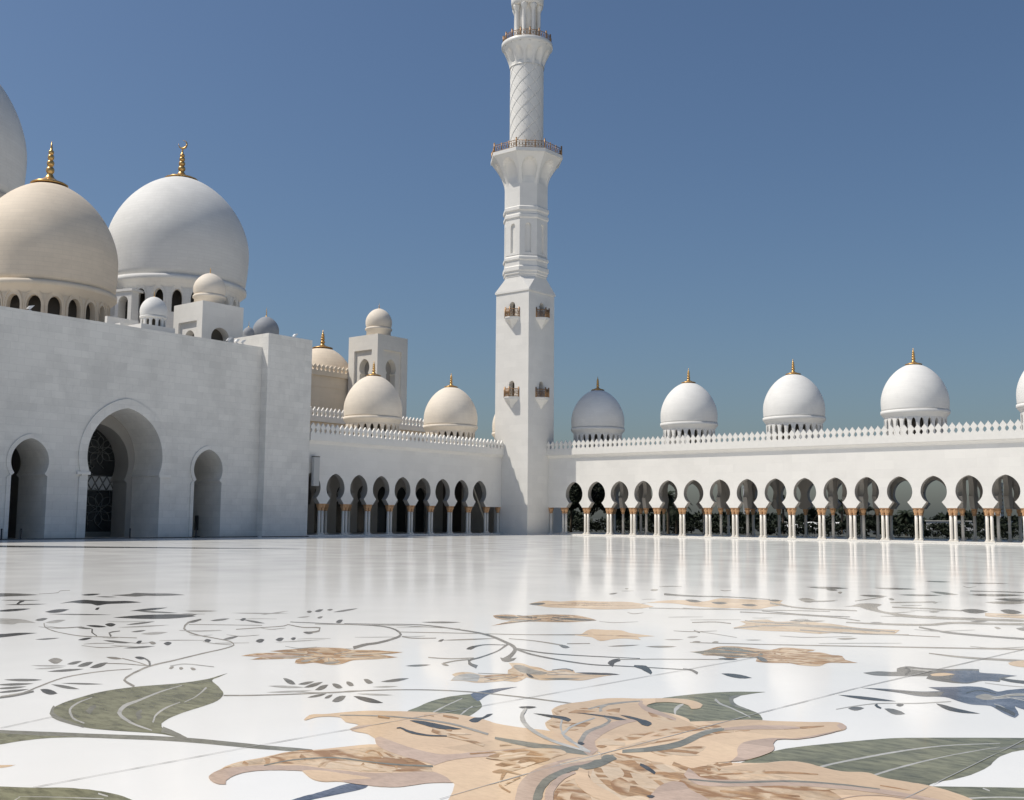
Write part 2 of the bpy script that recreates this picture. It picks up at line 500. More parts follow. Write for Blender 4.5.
def dome(parent, c, R, z0, zt, m, drum=None, drum_mat=None, band=0.03, rim=0.97, tm=0.2, p=1.8, q=0.55, fin=None, seg=64, lab=None, cres=False):
    mb = MB()
    mb.lathe(dome_profile(R, z0, zt, rim, tm, p, q), m, seg, c)
    o = mb.build('dome', parent)
    if lab: o['label'] = lab
    if drum:
        zb, nb, w, zs, crown, sill = drum
        d = MB()
        dm = drum_mat or m
        bw = R * rim
        Rd = bw * 0.92
        cor = (z0 - crown)
        # moulded ring under the dome, then the corbel that runs in to the drum
        d.lathe([(bw * (1 + band), z0 - cor * 0.34), (bw * (1 + band), z0 - cor * 0.03), (bw * 0.9, z0)], dm, seg, c, caps=False)
        d.lathe([(Rd * 1.0, crown + cor * 0.06), (Rd * 1.012, crown + cor * 0.22), (bw * (1 + band * 0.35), z0 - cor * 0.42), (bw * (1 + band), z0 - cor * 0.34)], dm, seg, c, caps=False)
        drum_ring(d, c, Rd, zb, crown + cor * 0.08, nb, w, zs, crown, R * 0.09, dm, sill, relief=(nb <= 28 and R > 2.5))
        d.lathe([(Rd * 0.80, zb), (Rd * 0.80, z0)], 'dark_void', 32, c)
        d.build('drum', o)
    if fin:
        finial(o, c, fin[0], fin[1], fin[2], crescent=cres)
    return o

def merlons(mb, fr, s0, s1, z0, pitch, h, d0, d1, m):
    """pierced cresting: rows of leaf shaped merlons on a low rail"""
    n = int(round((s1 - s0) / pitch))
    pitch = (s1 - s0) / n
    slabq(mb, fr, s0, s1, z0, z0 + h * 0.10, d0, d1, m)
    half = [(0.49, 0.10), (0.40, 0.16), (0.25, 0.26), (0.22, 0.34), (0.30, 0.46), (0.465, 0.56), (0.475, 0.62), (0.36, 0.72), (0.22, 0.82), (0.10, 0.90)]
    for k in range(n):
        c = s0 + pitch * (k + 0.5)
        pts = [(c - a * pitch, z0 + b * h) for a, b in half] + [(c, z0 + h)] + [(c + a * pitch, z0 + b * h) for a, b in half[::-1]]
        mb.prism(pts, fr, d0 + 0.01, d1 - 0.01, m)

# ------------------------------------------------------------------ ground and courtyard
AL, BR_, BAY = -39.877, 50.437, 1.5515      # west facade plane (x), north facade plane (y), width of one arcade bay
g = MB(); g.add([(-900, -900, -0.06), (900, -900, -0.06), (900, 1500, -0.06), (-900, 1500, -0.06)], [(0, 1, 2, 3)], 'desert')
struct(g.build('ground', fix=False))
g = MB(); g.add([(-66, -60, 0), (80, -60, 0), (80, 57.0, 0), (-66, 57.0, 0)], [(0, 1, 2, 3)], 'floor_marble')
court = struct(g.build('courtyard', fix=False))
g = MB(); g.add([(-30, 60, -0.05), (80, 60, -0.05), (80, 67, -0.05), (-30, 67, -0.05)], [(0, 1, 2, 3)], 'pool_tile')
struct(g.build('water', fix=False))
g = MB(); g.add([(-200, 92, -0.05), (260, 92, -0.05), (260, 99, -0.05), (-200, 99, -0.05)], [(0, 1, 2, 3)], 'asphalt')
struct(g.build('road', fix=False))
g = MB(); g.box(-40.19, -40.05, 6.0, 31.2, 0.001, 0.03, 'skirting_shadow_dark'); g.box(-39.74, -39.66, 31.2, 33.9, 0.001, 0.03, 'skirting_shadow_dark')  # dark strips along the wall foot: skirting with its shadow gap painted in
o = g.build('skirting_shadow', court)

INLAY_MATS = ['grey_stone', 'pale_grey_stone', 'dark_stone', 'taupe_stone', 'brown_marble', 'veined_marble', 'peach_marble', 'mauve_marble', 'cream_marble', 'sage_stone', 'slate_marble', 'green_marble', 'joint_line']
INLAYS = [
 ('leaf_spray', 'cluster of dark grey leaf inlays and one long dark line far out on the white floor at the left', 1, [
  (0, '-3567,1673 -7,18 16,9 23,6 20,7 12,11 13,10 14,9 17,8 26,6 31,5 27,2 11,1 3,-8 4,-18 3,-22 -1,-18 -8,-28 -8,-29 -17,-23 -35,-13'),
  (1, '-3383,1775 0,17 1,15 -2,17 -10,22 -69,44 -11,18 2,10 3,11 -30,16 -3,-11 -3,-10 8,-16 70,-45 14,-23 3,-18 -1,-16 0,-16'),
  (2, '-3265,1853 28,-2 14,5 1,13 -13,21 -27,30 -21,-2 -9,-9 0,-13 8,-19'),
  (0, '-3171,1850 26,-1 20,3 11,7 5,12 -2,16 -22,-1 -16,-5 -13,-8 -7,-10'),
  (0, '-3192,1915 0,7 0,18 -1,23 -5,23 -16,19 -13,17 8,9 13,5 16,5 13,5 13,12 12,13 13,12 19,8 20,1 28,-2 24,-3 10,-2 -1,-10 -3,-22 -6,-27 -7,-22 -8,-7 -12,-6 -11,-5 -7,-8 2,-13 6,-16 0,-12 -12,-6 -16,-4 -18,-3 -19,-3 -16,-3 -18,-2'),
  (2, '-2991,1633 -12,12 -24,26 -20,25 -13,18 -10,17 -7,15 -1,12 10,6 19,1 18,1 15,4 15,3 14,4 11,6 7,10 4,13 5,12 10,8 19,2 26,-1 23,-2 10,-1 0,-6 0,-15 0,-18 -2,-15 -3,-13 -5,-12 -4,-13 0,-15 9,-15 14,-17 3,-11 -28,8 -32,11 -15,-1 -10,-3 -8,-5 -11,-4 -17,0 -18,0 -11,-5 3,-14 10,-19'),
  (2, '-2745,1601 13,-4 1,3 -9,8 -21,14 -34,22 -6,0 3,-5 10,-9 17,-12'),
  (2, '-3024,1526 -77,47 -21,16 -14,13 -58,28 14,-13 20,-17 81,-50'),
  (0, '-3235,1578 31,9 24,12 16,16 10,20 4,23 -27,-11 -21,-14 -17,-16 -13,-18'),
  (0, '-3066,1508 26,12 19,15 11,19 4,23 -3,28 -22,-14 -17,-17 -11,-20 -7,-22'),
  (2, '-2886,1394 26,7 12,14 -1,20 -14,27 -29,35 -18,-11 -7,-17 1,-21 10,-25'),
  (2, '-2771,1473 32,-3 12,7 -5,16 -22,25 -43,37 -21,-3 -6,-10 5,-17 17,-22'),
  (0, '-2712,1448 39,14 34,17 27,20 22,24 15,27 -35,-16 -32,-18 -27,-20 -24,-23'),
  (2, '-2641,1642 19,12 7,18 -4,26 -16,33 -28,43 -12,-17 -3,-22 5,-27 12,-30'),
  (0, '-2630,1653 43,-1 34,3 25,9 18,13 10,19 -36,-1 -31,-5 -26,-9 -22,-12'),
  (2, '-2504,1511 -1,4 -2,10 -3,12 -2,12 -1,11 -1,11 -1,11 1,11 2,10 2,9 4,8 4,9 5,9 6,9 7,8 8,7 9,4 11,4 12,2 13,2 16,1 18,0 8,0 2,-6 4,-16 4,-19 3,-15 0,-11 -2,-10 -2,-9 -5,-8 -8,-12 -10,-11 -12,-10 -13,-9 -21,-10 -25,-9 -21,-7'),
  (1, '-2708,1298 5,4 12,7 17,8 16,7 11,4 11,4 14,2 19,0 34,-6 40,-9 19,-5 -4,-3 -8,-5 -10,-9 -4,-9 6,-10 12,-12 3,-7 -15,-7 -19,-4 -25,-1 -35,5 -52,23'),
  (0, '-2577,1346 20,-4 8,3 -4,9 -16,15 -29,21 -13,0 -3,-5 5,-9 11,-13'),
  (1, '-2504,1333 22,-1 8,6 -5,13 -18,20 -31,28 -14,-3 -4,-10 6,-13 13,-18'),
  (2, '-2375,1364 31,-7 21,-1 12,3 4,8 -4,13 -25,4 -18,0 -13,-3 -7,-6'),
  (2, '-2364,1406 33,-14 18,-5 5,3 -10,11 -24,20 -25,10 -13,2 -5,-3 5,-8'),
  (0, '-2349,1325 23,-5 17,-1 11,2 5,5 -1,9 -19,3 -15,0 -11,-2 -8,-4'),
  (0, '-2321,1435 10,9 2,14 -4,18 -12,23 -19,28 -6,-12 0,-16 5,-19 9,-21'),
  (1, '-2279,1386 18,16 12,20 7,23 2,26 -4,31 -15,-19 -10,-21 -7,-24 -4,-25'),
  (0, '-2173,1356 10,2 4,5 -1,8 -7,12 -13,15 -7,-3 -2,-7 2,-8 5,-11'),
  (1, '-2122,1348 21,0 12,6 3,12 -7,17 -16,25 -16,-4 -9,-8 -2,-12 3,-16'),
  (3, '-2496,1325 50,-26 46,-22 48,-17 35,-10 24,-5 21,-3 18,-2 23,-3 22,-2 20,0 16,1 17,4 13,7 12,7 13,7 16,9 16,9 16,9 16,8 -12,8 -16,-9 -16,-9 -16,-8 -17,-9 -12,-7 -12,-8 -14,-6 -17,-4 -17,-1 -20,1 -23,2 -23,2 -19,2 -20,4 -25,6 -36,10 -46,17 -35,17 -47,24'),
  (0, '-2293,1331 72,-42 42,-17 33,-13 -16,10 -33,13 -33,15 -62,36'),
  (0, '-2216,1355 2,-11 2,-11 18,-19 75,-40 -14,12 -51,26 -8,10 -5,12 -4,13'),
  (0, '-2184,1143 11,5 7,7 1,10 -2,12 -8,15 -8,-6 -5,-9 -2,-10 1,-11'),
  (2, '-2114,1198 11,1 3,4 -3,8 -10,12 -17,16 -7,-3 -1,-6 3,-8 8,-10'),
  (0, '-2071,1229 30,-5 23,-1 16,2 10,7 3,11 -25,3 -21,-1 -16,-2 -13,-5'),
  (2, '-1982,1249 13,-4 4,0 -4,6 -13,10 -22,16 -8,2 -1,-3 5,-6 10,-8'),
  (3, '-1974,1274 24,-12 13,-6 5,0 -3,6 -13,12 -18,8 -11,4 -5,0 1,-4'),
  (2, '-1933,1281 21,-10 11,-3 0,3 -9,10 -20,17 -15,6 -7,1 -1,-4 6,-7'),
  (0, '-1924,1185 13,6 8,9 4,12 -2,14 -6,19 -11,-8 -6,-10 -3,-12 -1,-14'),
  (1, '-1981,1192 16,1 13,4 10,5 7,7 5,8 -14,-3 -12,-4 -10,-5 -9,-6'),
  (2, '-2403,1111 8,3 20,8 21,11 16,12 5,8 0,11 0,11 3,10 7,7 10,8 9,5 4,3 2,-5 4,-11 5,-13 4,-12 4,-14 4,-14 4,-14 2,-13 1,-19 0,-20 -1,-16 -1,-6 -63,29'),
  (2, '-8566,3694 103,65 104,65 101,66 93,69 133,126 127,130 125,132 129,132 173,157 176,158 176,157 178,158 103,98 103,98 104,97 105,98 -40,33 -129,-78 -131,-79 -131,-79 -130,-81 -209,-141 -210,-143 -209,-145 -208,-145 -170,-116 -167,-119 -170,-117 -179,-113 -113,-66 -121,-63 -126,-62 -124,-63'),  # long thin dark line across the floor, tapering to the right
 ]),
 ('leaf_spray', 'row of grey leaf inlays on thin stems left of the small brown flower inlay', 1, [
  (3, '-1495,944 -17,6 -17,5 -16,6 -8,3 -14,10 -18,17 -20,20 -18,21 -17,19 -14,18 -13,22 -10,19 -7,19 -9,20 -11,22 -11,22 -11,22 -11,23 -8,17 -7,17 -7,17 -9,19 -8,14 -11,17 -19,21 -38,25 -28,14 -21,6 -18,3 -16,2 -18,3 -24,4 -23,3 -26,5 -31,9 -31,11 -38,17 -34,19 -43,31 -47,40 -20,21 -11,17 -7,14 -8,16 -36,24 10,-17 8,-15 11,-18 20,-23 56,-47 73,-53 51,-27 37,-16 29,-9 30,-8 24,-4 23,-2 23,-3 16,-3 16,-2 18,-3 22,-7 26,-14 15,-9 13,-14 11,-17 8,-14 10,-19 7,-18 7,-17 7,-17 11,-22 11,-23 11,-22 11,-22 9,-20 7,-19 9,-19 13,-22 13,-18 17,-19 18,-21 20,-20 18,-18 29,-22 27,-12 17,-6 18,-6 16,-5'),
  (0, '-2254,1559 4,5 -4,11 -12,17 -20,21 -29,28 1,-9 7,-14 13,-17 17,-19'),
  (3, '-1861,1000 32,-11 17,-4 3,4 -11,11 -25,19 -23,7 -13,1 -3,-4 6,-8'),
  (0, '-1791,997 9,1 3,4 -3,7 -10,11 -16,15 -6,-3 0,-6 3,-7 8,-10'),
  (0, '-1753,995 10,0 2,5 -5,10 -15,14 -23,18 -6,-3 1,-7 7,-10 11,-12'),
  (0, '-1722,1000 10,2 1,6 -7,11 -15,15 -25,21 -5,-4 2,-9 8,-11 12,-14'),
  (1, '-1821,948 17,4 12,6 10,7 7,9 4,11 -15,-5 -11,-6 -10,-8 -8,-8'),
  (0, '-1732,930 13,6 8,8 4,11 -2,14 -7,17 -10,-7 -7,-10 -3,-11 0,-13'),
  (1, '-1776,931 9,5 7,7 4,9 0,10 -2,12 -8,-7 -6,-7 -3,-9 -2,-9'),
  (3, '-1827,1092 20,-6 14,-1 9,2 2,5 -2,8 -17,3 -12,1 -8,-2 -5,-4'),
  (2, '-1789,1126 20,-8 12,-3 6,1 -1,5 -7,10 -16,5 -10,2 -6,-1 -2,-4'),
  (3, '-1784,1098 15,-2 15,-2 14,-2 16,-2 16,-4 16,-4 16,-4 16,-4 -9,7 -17,4 -16,4 -16,4 -16,3 -16,3 -15,2 -15,2 -15,2'),
  (0, '-1753,1123 23,-9 22,-11 18,-11 23,-15 5,1 -26,17 -30,18 -26,12 -23,8'),
  (3, '-1745,1045 7,5 7,4 7,5 8,4 11,3 12,3 12,3 12,3 -8,6 -12,-3 -13,-3 -12,-3 -11,-4 -8,-4 -7,-4 -6,-5 -7,-5'),
  (3, '-1536,758 -2,9 -2,9 -2,10 -5,10 -5,8 -8,9 -9,9 -9,9 -17,20 -18,20 -17,21 -13,18 -10,22 -6,20 -4,18 -1,18 0,14 3,12 4,11 3,12 -7,5 -4,-12 -4,-12 -3,-12 -1,-13 1,-18 3,-18 5,-20 10,-21 13,-19 16,-20 18,-21 17,-19 8,-9 9,-9 7,-9 6,-7 4,-11 2,-10 1,-8 2,-9'),
  (0, '-1697,841 19,3 14,5 9,8 4,10 -1,13 -16,-4 -12,-7 -9,-7 -6,-10'),
  (0, '-1656,809 15,5 10,6 6,9 2,11 -3,13 -12,-6 -9,-7 -6,-9 -3,-10'),
  (0, '-1619,792 10,4 7,6 2,8 -1,10 -5,12 -8,-6 -5,-7 -3,-8 0,-9'),
  (0, '-1584,775 9,5 4,8 1,9 -3,12 -7,13 -6,-7 -3,-9 -1,-9 2,-11'),
  (0, '-1599,866 24,-4 20,-2 14,1 10,4 6,6 -21,3 -18,1 -15,-1 -12,-3'),
  (0, '-1599,882 17,5 14,6 11,7 8,9 6,11 -15,-6 -13,-6 -12,-8 -9,-8'),
  (2, '-1565,831 27,-10 18,-4 10,0 2,4 -5,9 -22,7 -15,3 -10,0 -6,-3'),
  (0, '-1530,749 0,6 0,7 0,6 -1,7 -3,9 -4,10 -5,10 -5,9 -15,7 5,-10 6,-10 4,-10 4,-9 1,-7 0,-6 0,-7 0,-6'),
  (3, '-1616,1083 8,-2 2,1 -3,3 -8,8 -14,10 -5,1 0,-2 3,-4 6,-6'),
  (3, '-1610,1099 13,-8 7,-3 2,1 -3,4 -9,8 -10,5 -5,2 -2,-1 1,-3'),
  (3, '-1596,1111 15,-8 9,-5 5,-1 0,3 -6,7 -11,6 -8,3 -5,1 -2,-1'),
  (1, '-1638,1100 -2,9 -2,9 -2,8 3,6 14,5 17,2 19,2 18,2 -8,6 -18,-2 -19,-2 -17,-2 -14,-6 -3,-5 1,-9 3,-9 2,-8'),
  (0, '-2262,1627 14,2 5,7 -2,14 -11,19 -19,26 -9,-6 -3,-10 3,-14 8,-17'),
  (2, '-2227,1690 19,-10 7,-1 -4,6 -14,15 -27,23 -12,5 -3,-2 4,-6 11,-12'),
  (0, '-2228,1700 37,-15 30,-10 22,-4 15,1 9,7 -31,11 -27,8 -22,4 -19,1'),
  (1, '-2401,1792 36,11 29,15 25,18 19,23 14,28 -32,-13 -28,-16 -25,-19 -21,-22'),
  (1, '-2300,1809 3,17 -3,21 -7,25 -14,30 -19,36 1,-21 4,-24 9,-25 11,-29'),
  (1, '-2540,1742 29,1 21,8 12,12 6,18 -3,24 -24,-5 -18,-9 -13,-13 -8,-16'),
  (0, '-2454,1659 33,-9 18,0 4,10 -8,18 -23,29 -25,4 -13,-4 -5,-10 4,-15'),
  (0, '-2287,1955 22,-15 11,-5 0,3 -10,13 -22,22 -16,9 -6,2 -1,-3 7,-10'),
  (2, '-2281,1978 17,-8 5,2 -5,11 -16,19 -27,30 -10,2 -2,-5 5,-11 13,-17'),
  (0, '-2290,2030 16,-9 7,-2 0,4 -9,12 -17,20 -11,5 -5,0 1,-5 5,-10'),
  (0, '-2225,1994 6,13 -1,19 -9,26 -15,33 -24,41 -1,-18 4,-23 9,-27 13,-30'),
  (1, '-2176,1828 12,0 5,4 -1,9 -5,13 -12,19 -8,-2 -3,-6 0,-9 4,-12'),
  (0, '-2131,1856 12,-6 4,1 -3,7 -12,14 -19,20 -8,2 -1,-3 4,-7 8,-11'),
  (2, '-2013,1814 18,-10 5,0 -5,10 -18,20 -31,32 -11,4 -2,-4 7,-11 14,-17'),
  (2, '-1833,1432 20,-10 9,-2 -1,6 -12,13 -23,22 -13,5 -5,0 1,-6 8,-11'),
  (2, '-1822,1475 19,-10 8,-1 -2,6 -12,13 -22,22 -12,5 -5,-1 2,-6 9,-11'),
  (2, '-1812,1507 15,-8 6,-2 -1,3 -9,10 -17,17 -10,5 -3,0 1,-4 6,-8'),
  (2, '-1921,1369 21,-12 12,-5 2,2 -8,9 -17,16 -16,8 -8,2 -2,-2 4,-6'),
  (0, '-1904,1401 8,3 0,9 -6,13 -13,18 -21,25 -4,-7 3,-11 6,-14 11,-16'),
  (1, '-1788,1444 13,17 10,19 7,21 4,25 2,27 -12,-19 -9,-20 -7,-22 -5,-23'),
  (3, '-2216,1535 19,15 20,15 20,14 19,15 16,12 15,11 15,11 16,12 -11,8 -16,-11 -15,-12 -15,-11 -16,-12 -20,-14 -19,-15 -20,-15 -20,-15'),
  (1, '-1901,1352 17,-3 16,-3 14,-1 13,2 11,2 10,3 11,3 -10,8 -11,-3 -11,-3 -11,-2 -13,-2 -14,1 -17,3 -16,3'),
 ]),
 ('flower_inlay', 'small brown star shaped flower inlay with a long curling stem', 3, [
  (0, '-1582,1474 -7,15 -7,15 -6,14 -6,14 -3,11 0,10 -1,10 -3,12 -6,18 -8,20 -10,22 -12,25 -15,26 -35,42 -53,46 -40,28 -25,14 -21,9 -17,5 -14,2 -29,-3 -24,-8 -22,-11 -23,-9 -34,-13 -34,-13 -34,-14 -34,-13 13,-11 34,13 34,13 34,13 34,13 23,9 23,9 25,7 30,1 15,-3 19,-7 23,-11 26,-16 38,-28 29,-25 13,-17 15,-25 12,-24 10,-22 7,-20 6,-17 3,-12 0,-9 -1,-8 1,-11 3,-12 6,-14 6,-14 5,-14'),
  (3, '-2045,1542 2,16 3,16 3,17 2,16 3,14 3,13 3,14 0,17 -7,11 -12,16 -16,12 12,-15 8,-13 1,-17 -2,-14 -3,-14 -3,-13 -3,-17 -2,-17 -3,-16 -3,-16'),
  (3, '-2045,1692 20,-6 21,-6 20,-5 16,-2 10,4 7,8 9,5 13,-2 26,-25 8,-15 0,-10 0,-10 30,-25 -2,12 -1,11 -9,18 -70,64 -15,0 -6,-8 -6,-9 -11,-4 -16,2 -19,5 -20,5 -20,5'),
  (0, '-1896,1612 22,-13 14,-6 6,0 -1,7 -9,14 -18,9 -11,4 -6,-1 -2,-4'),
  (3, '-1665,1691 13,-3 13,-3 10,1 10,7 9,9 8,11 8,10 -9,10 -9,-9 -9,-10 -10,-8 -12,-6 -11,1 -14,4 -14,4'),
  (3, '-2009,1744 41,31 41,31 42,29 46,26 36,13 40,10 40,8 39,9 -7,9 -40,-9 -40,-8 -40,-10 -37,-13 -45,-26 -43,-30 -41,-31 -42,-30'),
  (4, '-1662,1266 -2,6 -4,12 -3,15 -1,12 5,10 7,8 8,7 7,8 4,7 4,8 3,8 1,2 -1,-2 -4,-6 -5,-6 -7,-5 -10,-2 -13,-1 -6,0 0,5 1,10 1,12 2,11 2,8 3,6 3,7 3,7 1,8 1,8 1,8 2,7 4,6 5,5 6,3 7,4 6,4 6,3 8,3 8,1 14,-3 13,-3 6,3 5,4 5,4 5,4 6,4 6,4 7,3 7,3 16,4 18,4 14,3 6,1 1,-6 0,-13 0,-11 -3,-8 -4,-7 -3,-6 -2,-2 9,-1 19,-2 19,-3 9,0 -1,-6 -1,-12 -3,-15 -3,-13 -5,-9 -6,-9 -6,-9 -4,-11 3,-10 6,-12 6,-11 5,-11 2,-9 0,-7 -2,-6 -5,-3 -10,-1 -12,1 -12,1 -9,-1 -2,-6 2,-9 0,-8 -4,-3 -7,-2 -11,3 -29,27 -9,16 -2,8 -3,-4 -5,-11 -7,-12 -6,-11 -9,-12 -10,-13 -8,-10 -4,-4 -2,6 -5,13 -6,13 -2,6 -6,-2 -14,-6 -14,-6'),
  (5, '-1563,1328 -20,23 -22,27 -34,24 7,-1 12,0 7,4 -10,16 -10,16 4,3 9,-1 10,-2 14,-4 11,-2 3,6 1,9 0,5 13,-18 20,-22 20,-10 19,-5 8,-1 -1,-5 0,-10 2,-13 7,-14 9,-15 4,-10 -4,-4 -8,0 -9,0 -5,-2 -1,-7 3,-10 1,-5 -11,4 -24,10'),
  (6, '-1542,1397 16,13 13,16 8,19 6,23 2,27 -14,-15 -11,-18 -9,-20 -7,-21'),
  (6, '-1517,1380 22,7 18,9 15,13 11,17 9,19 -20,-8 -17,-11 -15,-14 -13,-15'),
  (6, '-1503,1362 17,3 14,6 10,9 8,12 4,15 -16,-5 -12,-7 -11,-9 -8,-10'),
  (7, '-1653,1271 23,6 18,11 13,15 8,19 2,23 -20,-9 -16,-12 -13,-15 -10,-18'),
  (3, '-1567,1347 -10,-20 -10,-18 -10,-19 -10,-19 4,-3 11,18 11,18 11,18 12,18'),
  (3, '-1580,1371 -18,-4 -19,-5 -19,-5 -18,-5 4,-3 20,3 20,4 19,4 20,4'),
  (3, '-1576,1389 -16,5 -16,6 -17,5 -17,6 5,-4 18,-7 17,-7 18,-6 17,-7'),
  (3, '-1548,1393 -6,14 -5,14 -6,14 -6,15 -5,4 5,-14 5,-13 4,-13 5,-13'),
  (3, '-1536,1399 2,18 2,18 2,18 2,19 -4,4 -3,-18 -3,-17 -3,-17 -3,-17'),
  (3, '-1523,1401 10,19 10,19 10,20 10,19 -4,4 -11,-19 -11,-18 -11,-18 -11,-18'),
  (3, '-1513,1389 15,11 16,11 16,10 15,11 -3,4 -17,-10 -17,-10 -16,-10 -17,-10'),
  (3, '-1516,1379 14,5 15,5 14,6 14,5 -4,3 -15,-4 -15,-4 -15,-4 -16,-5'),
  (3, '-1514,1356 20,-10 20,-11 19,-10 -4,4 -21,12 -21,11 -21,12'),
  (3, '-1520,1353 27,-23 27,-21 -1,2 -27,22 -27,24'),
  (3, '-1537,1358 10,-16 11,-16 10,-15 4,-4 -8,14 -9,15 -8,15'),
  (3, '-1541,1353 4,-15 5,-16 5,-14 5,-15 4,-4 -4,14 -3,14 -4,14 -4,15'),
  (3, '-1568,1355 -11,-14 -11,-14 -12,-14 -11,-14 4,-4 13,13 12,14 12,13 12,13'),
  (3, '-1523,1290 9,-2 5,1 0,6 -5,9 -9,14 -7,0 -3,-3 0,-6 3,-8'),
  (3, '-1474,1298 11,-1 6,3 2,7 -3,11 -8,16 -8,-2 -4,-5 -2,-7 1,-9'),
 ]),
 ('leaf_spray', 'spray of thin grey leaf inlays between the small brown flower and the large peach flower', 1, [
  (0, '-1389,1142 26,-17 19,-11 12,-5 7,0 1,5 -21,14 -16,9 -14,5 -9,3'),
  (0, '-1322,1117 8,0 4,3 -1,7 -5,11 -9,14 -5,-3 -2,-5 1,-7 3,-9'),
  (0, '-1291,1102 6,4 1,7 -4,11 -9,15 -14,19 -3,-6 1,-9 4,-11 8,-14'),
  (0, '-1261,1098 7,1 1,4 -4,10 -10,13 -17,19 -3,-3 1,-7 4,-9 9,-12'),
  (0, '-1287,1155 19,-14 14,-8 8,-3 3,2 -3,8 -16,11 -11,6 -9,3 -5,0'),
  (0, '-1286,1184 17,-15 13,-8 7,-4 3,2 -3,7 -14,11 -11,7 -7,3 -5,1'),
  (0, '-1285,1220 19,-15 13,-9 8,-4 2,3 -3,9 -15,11 -12,7 -8,4 -4,-1'),
  (0, '-1246,1220 11,3 5,7 2,11 -3,15 -7,20 -8,-6 -4,-8 -1,-11 1,-14'),
  (0, '-1217,1046 5,3 2,6 -1,9 -4,10 -8,14 -3,-5 -1,-7 1,-8 3,-10'),
  (0, '-1194,1058 4,0 0,4 -3,6 -6,8 -11,12 -1,-2 1,-5 3,-6 5,-8'),
  (0, '-1167,1048 9,-2 2,4 -3,9 -10,14 -17,19 -6,-1 0,-6 4,-9 8,-12'),
  (2, '-1177,1098 25,-13 20,-7 14,-2 10,3 4,8 -21,9 -18,6 -15,2 -12,-1'),
  (1, '-1343,1076 17,0 14,2 10,6 7,8 3,12 -15,-2 -12,-4 -11,-5 -8,-8'),
  (1, '-1297,1036 12,7 10,9 7,11 5,13 3,16 -11,-9 -9,-10 -8,-11 -5,-12'),
  (1, '-1219,1111 7,1 5,4 3,6 0,8 -2,10 -6,-3 -4,-4 -3,-6 -1,-7'),
  (1, '-1189,1116 15,1 12,3 9,5 8,8 4,10 -13,-2 -11,-4 -9,-5 -9,-7'),
  (1, '-1218,1175 9,2 7,4 5,6 3,8 1,11 -8,-4 -7,-5 -5,-6 -3,-7'),
  (1, '-1273,1061 13,7 14,8 13,8 12,9 3,4 3,5 2,6 2,5 -6,5 -2,-6 -1,-5 -3,-6 -3,-4 -12,-9 -13,-8 -14,-7 -13,-8'),
  (3, '-1316,974 9,9 10,9 9,9 8,10 11,14 11,14 10,15 10,15 13,22 13,23 13,23 15,22 11,14 14,14 14,12 15,11 13,8 14,7 14,6 16,5 20,5 21,4 21,3 21,2 23,2 22,1 22,1 22,1 -5,8 -22,-1 -22,-1 -23,-1 -22,-2 -22,-3 -21,-3 -21,-4 -20,-5 -15,-6 -15,-6 -14,-7 -13,-8 -15,-11 -14,-13 -13,-13 -12,-14 -15,-22 -13,-23 -13,-23 -13,-23 -11,-15 -10,-14 -11,-14 -11,-14 -9,-10 -9,-9 -10,-9 -9,-8'),
 ]),
 ('vine_inlay', 'slender grey vine inlay that branches and curls in the middle of the floor', 2, [
  (0, '-1969,1801 18,13 18,12 19,12 18,12 20,16 20,16 21,14 27,8 28,0 33,-4 34,-8 35,-8 28,-7 28,-7 30,-11 34,-16 31,-18 33,-22 35,-25 35,-27 24,-18 25,-22 19,-20 9,-12 19,-28 16,-26 11,-19 8,-17 8,-17 36,-37 -10,18 -9,19 -14,24 -20,31 -25,38 -35,45 -34,34 -27,22 -24,17 -35,26 -34,24 -33,21 -30,16 -33,14 -29,9 -28,6 -27,5 -34,8 -34,6 -31,3 -28,-1 -25,-10 -21,-15 -19,-17 -20,-16 -18,-13 -18,-13 -18,-12 -18,-13'),
  (0, '-1424,1756 16,-29 17,-29 16,-27 12,-23 12,-28 10,-26 8,-23 7,-22 2,-11 1,-11 6,-17 41,-46 19,-14 13,-8 13,-9 -25,34 -11,5 -11,5 -9,7 -15,15 -5,11 -3,12 -3,14 -8,23 -8,22 -10,25 -12,29 -10,21 -14,25 -15,27 -15,27'),
  (0, '-1414,1740 -9,-6 -10,-5 -9,-6 -6,-8 -3,-9 0,-11 2,-13 5,-14 8,-17 27,-28 -11,20 -9,18 -6,17 -4,15 1,10 5,9 9,7 9,5 9,6'),
  (2, '-1424,1627 8,-2 2,5 -4,11 -10,18 -17,25 -4,-2 0,-8 4,-11 8,-16'),
  (3, '-1388,1480 11,2 11,3 11,4 9,5 7,8 7,9 5,11 6,10 -9,10 -6,-10 -5,-11 -7,-10 -7,-8 -9,-4 -11,-4 -12,-2 -11,-3'),
  (3, '-1322,1519 -2,-8 -2,-7 -2,-8 -1,-8 1,-9 1,-9 2,-10 1,-10 12,-12 -2,10 -2,10 -2,10 -1,9 1,9 1,8 2,7 2,8'),
  (3, '-1319,1440 12,-10 9,-5 5,-2 3,2 -1,5 -10,7 -7,4 -6,2 -4,0'),
  (0, '-1344,1375 11,1 8,5 5,8 1,12 -2,15 -10,-3 -6,-6 -5,-9 -3,-10'),
  (0, '-1354,1693 22,-5 22,-5 22,-4 19,-2 20,1 18,4 17,5 16,5 28,10 27,11 27,12 26,10 -5,9 -27,-11 -27,-10 -28,-10 -29,-10 -17,-4 -17,-5 -19,-2 -21,-1 -20,3 -22,5 -23,7 -24,6'),
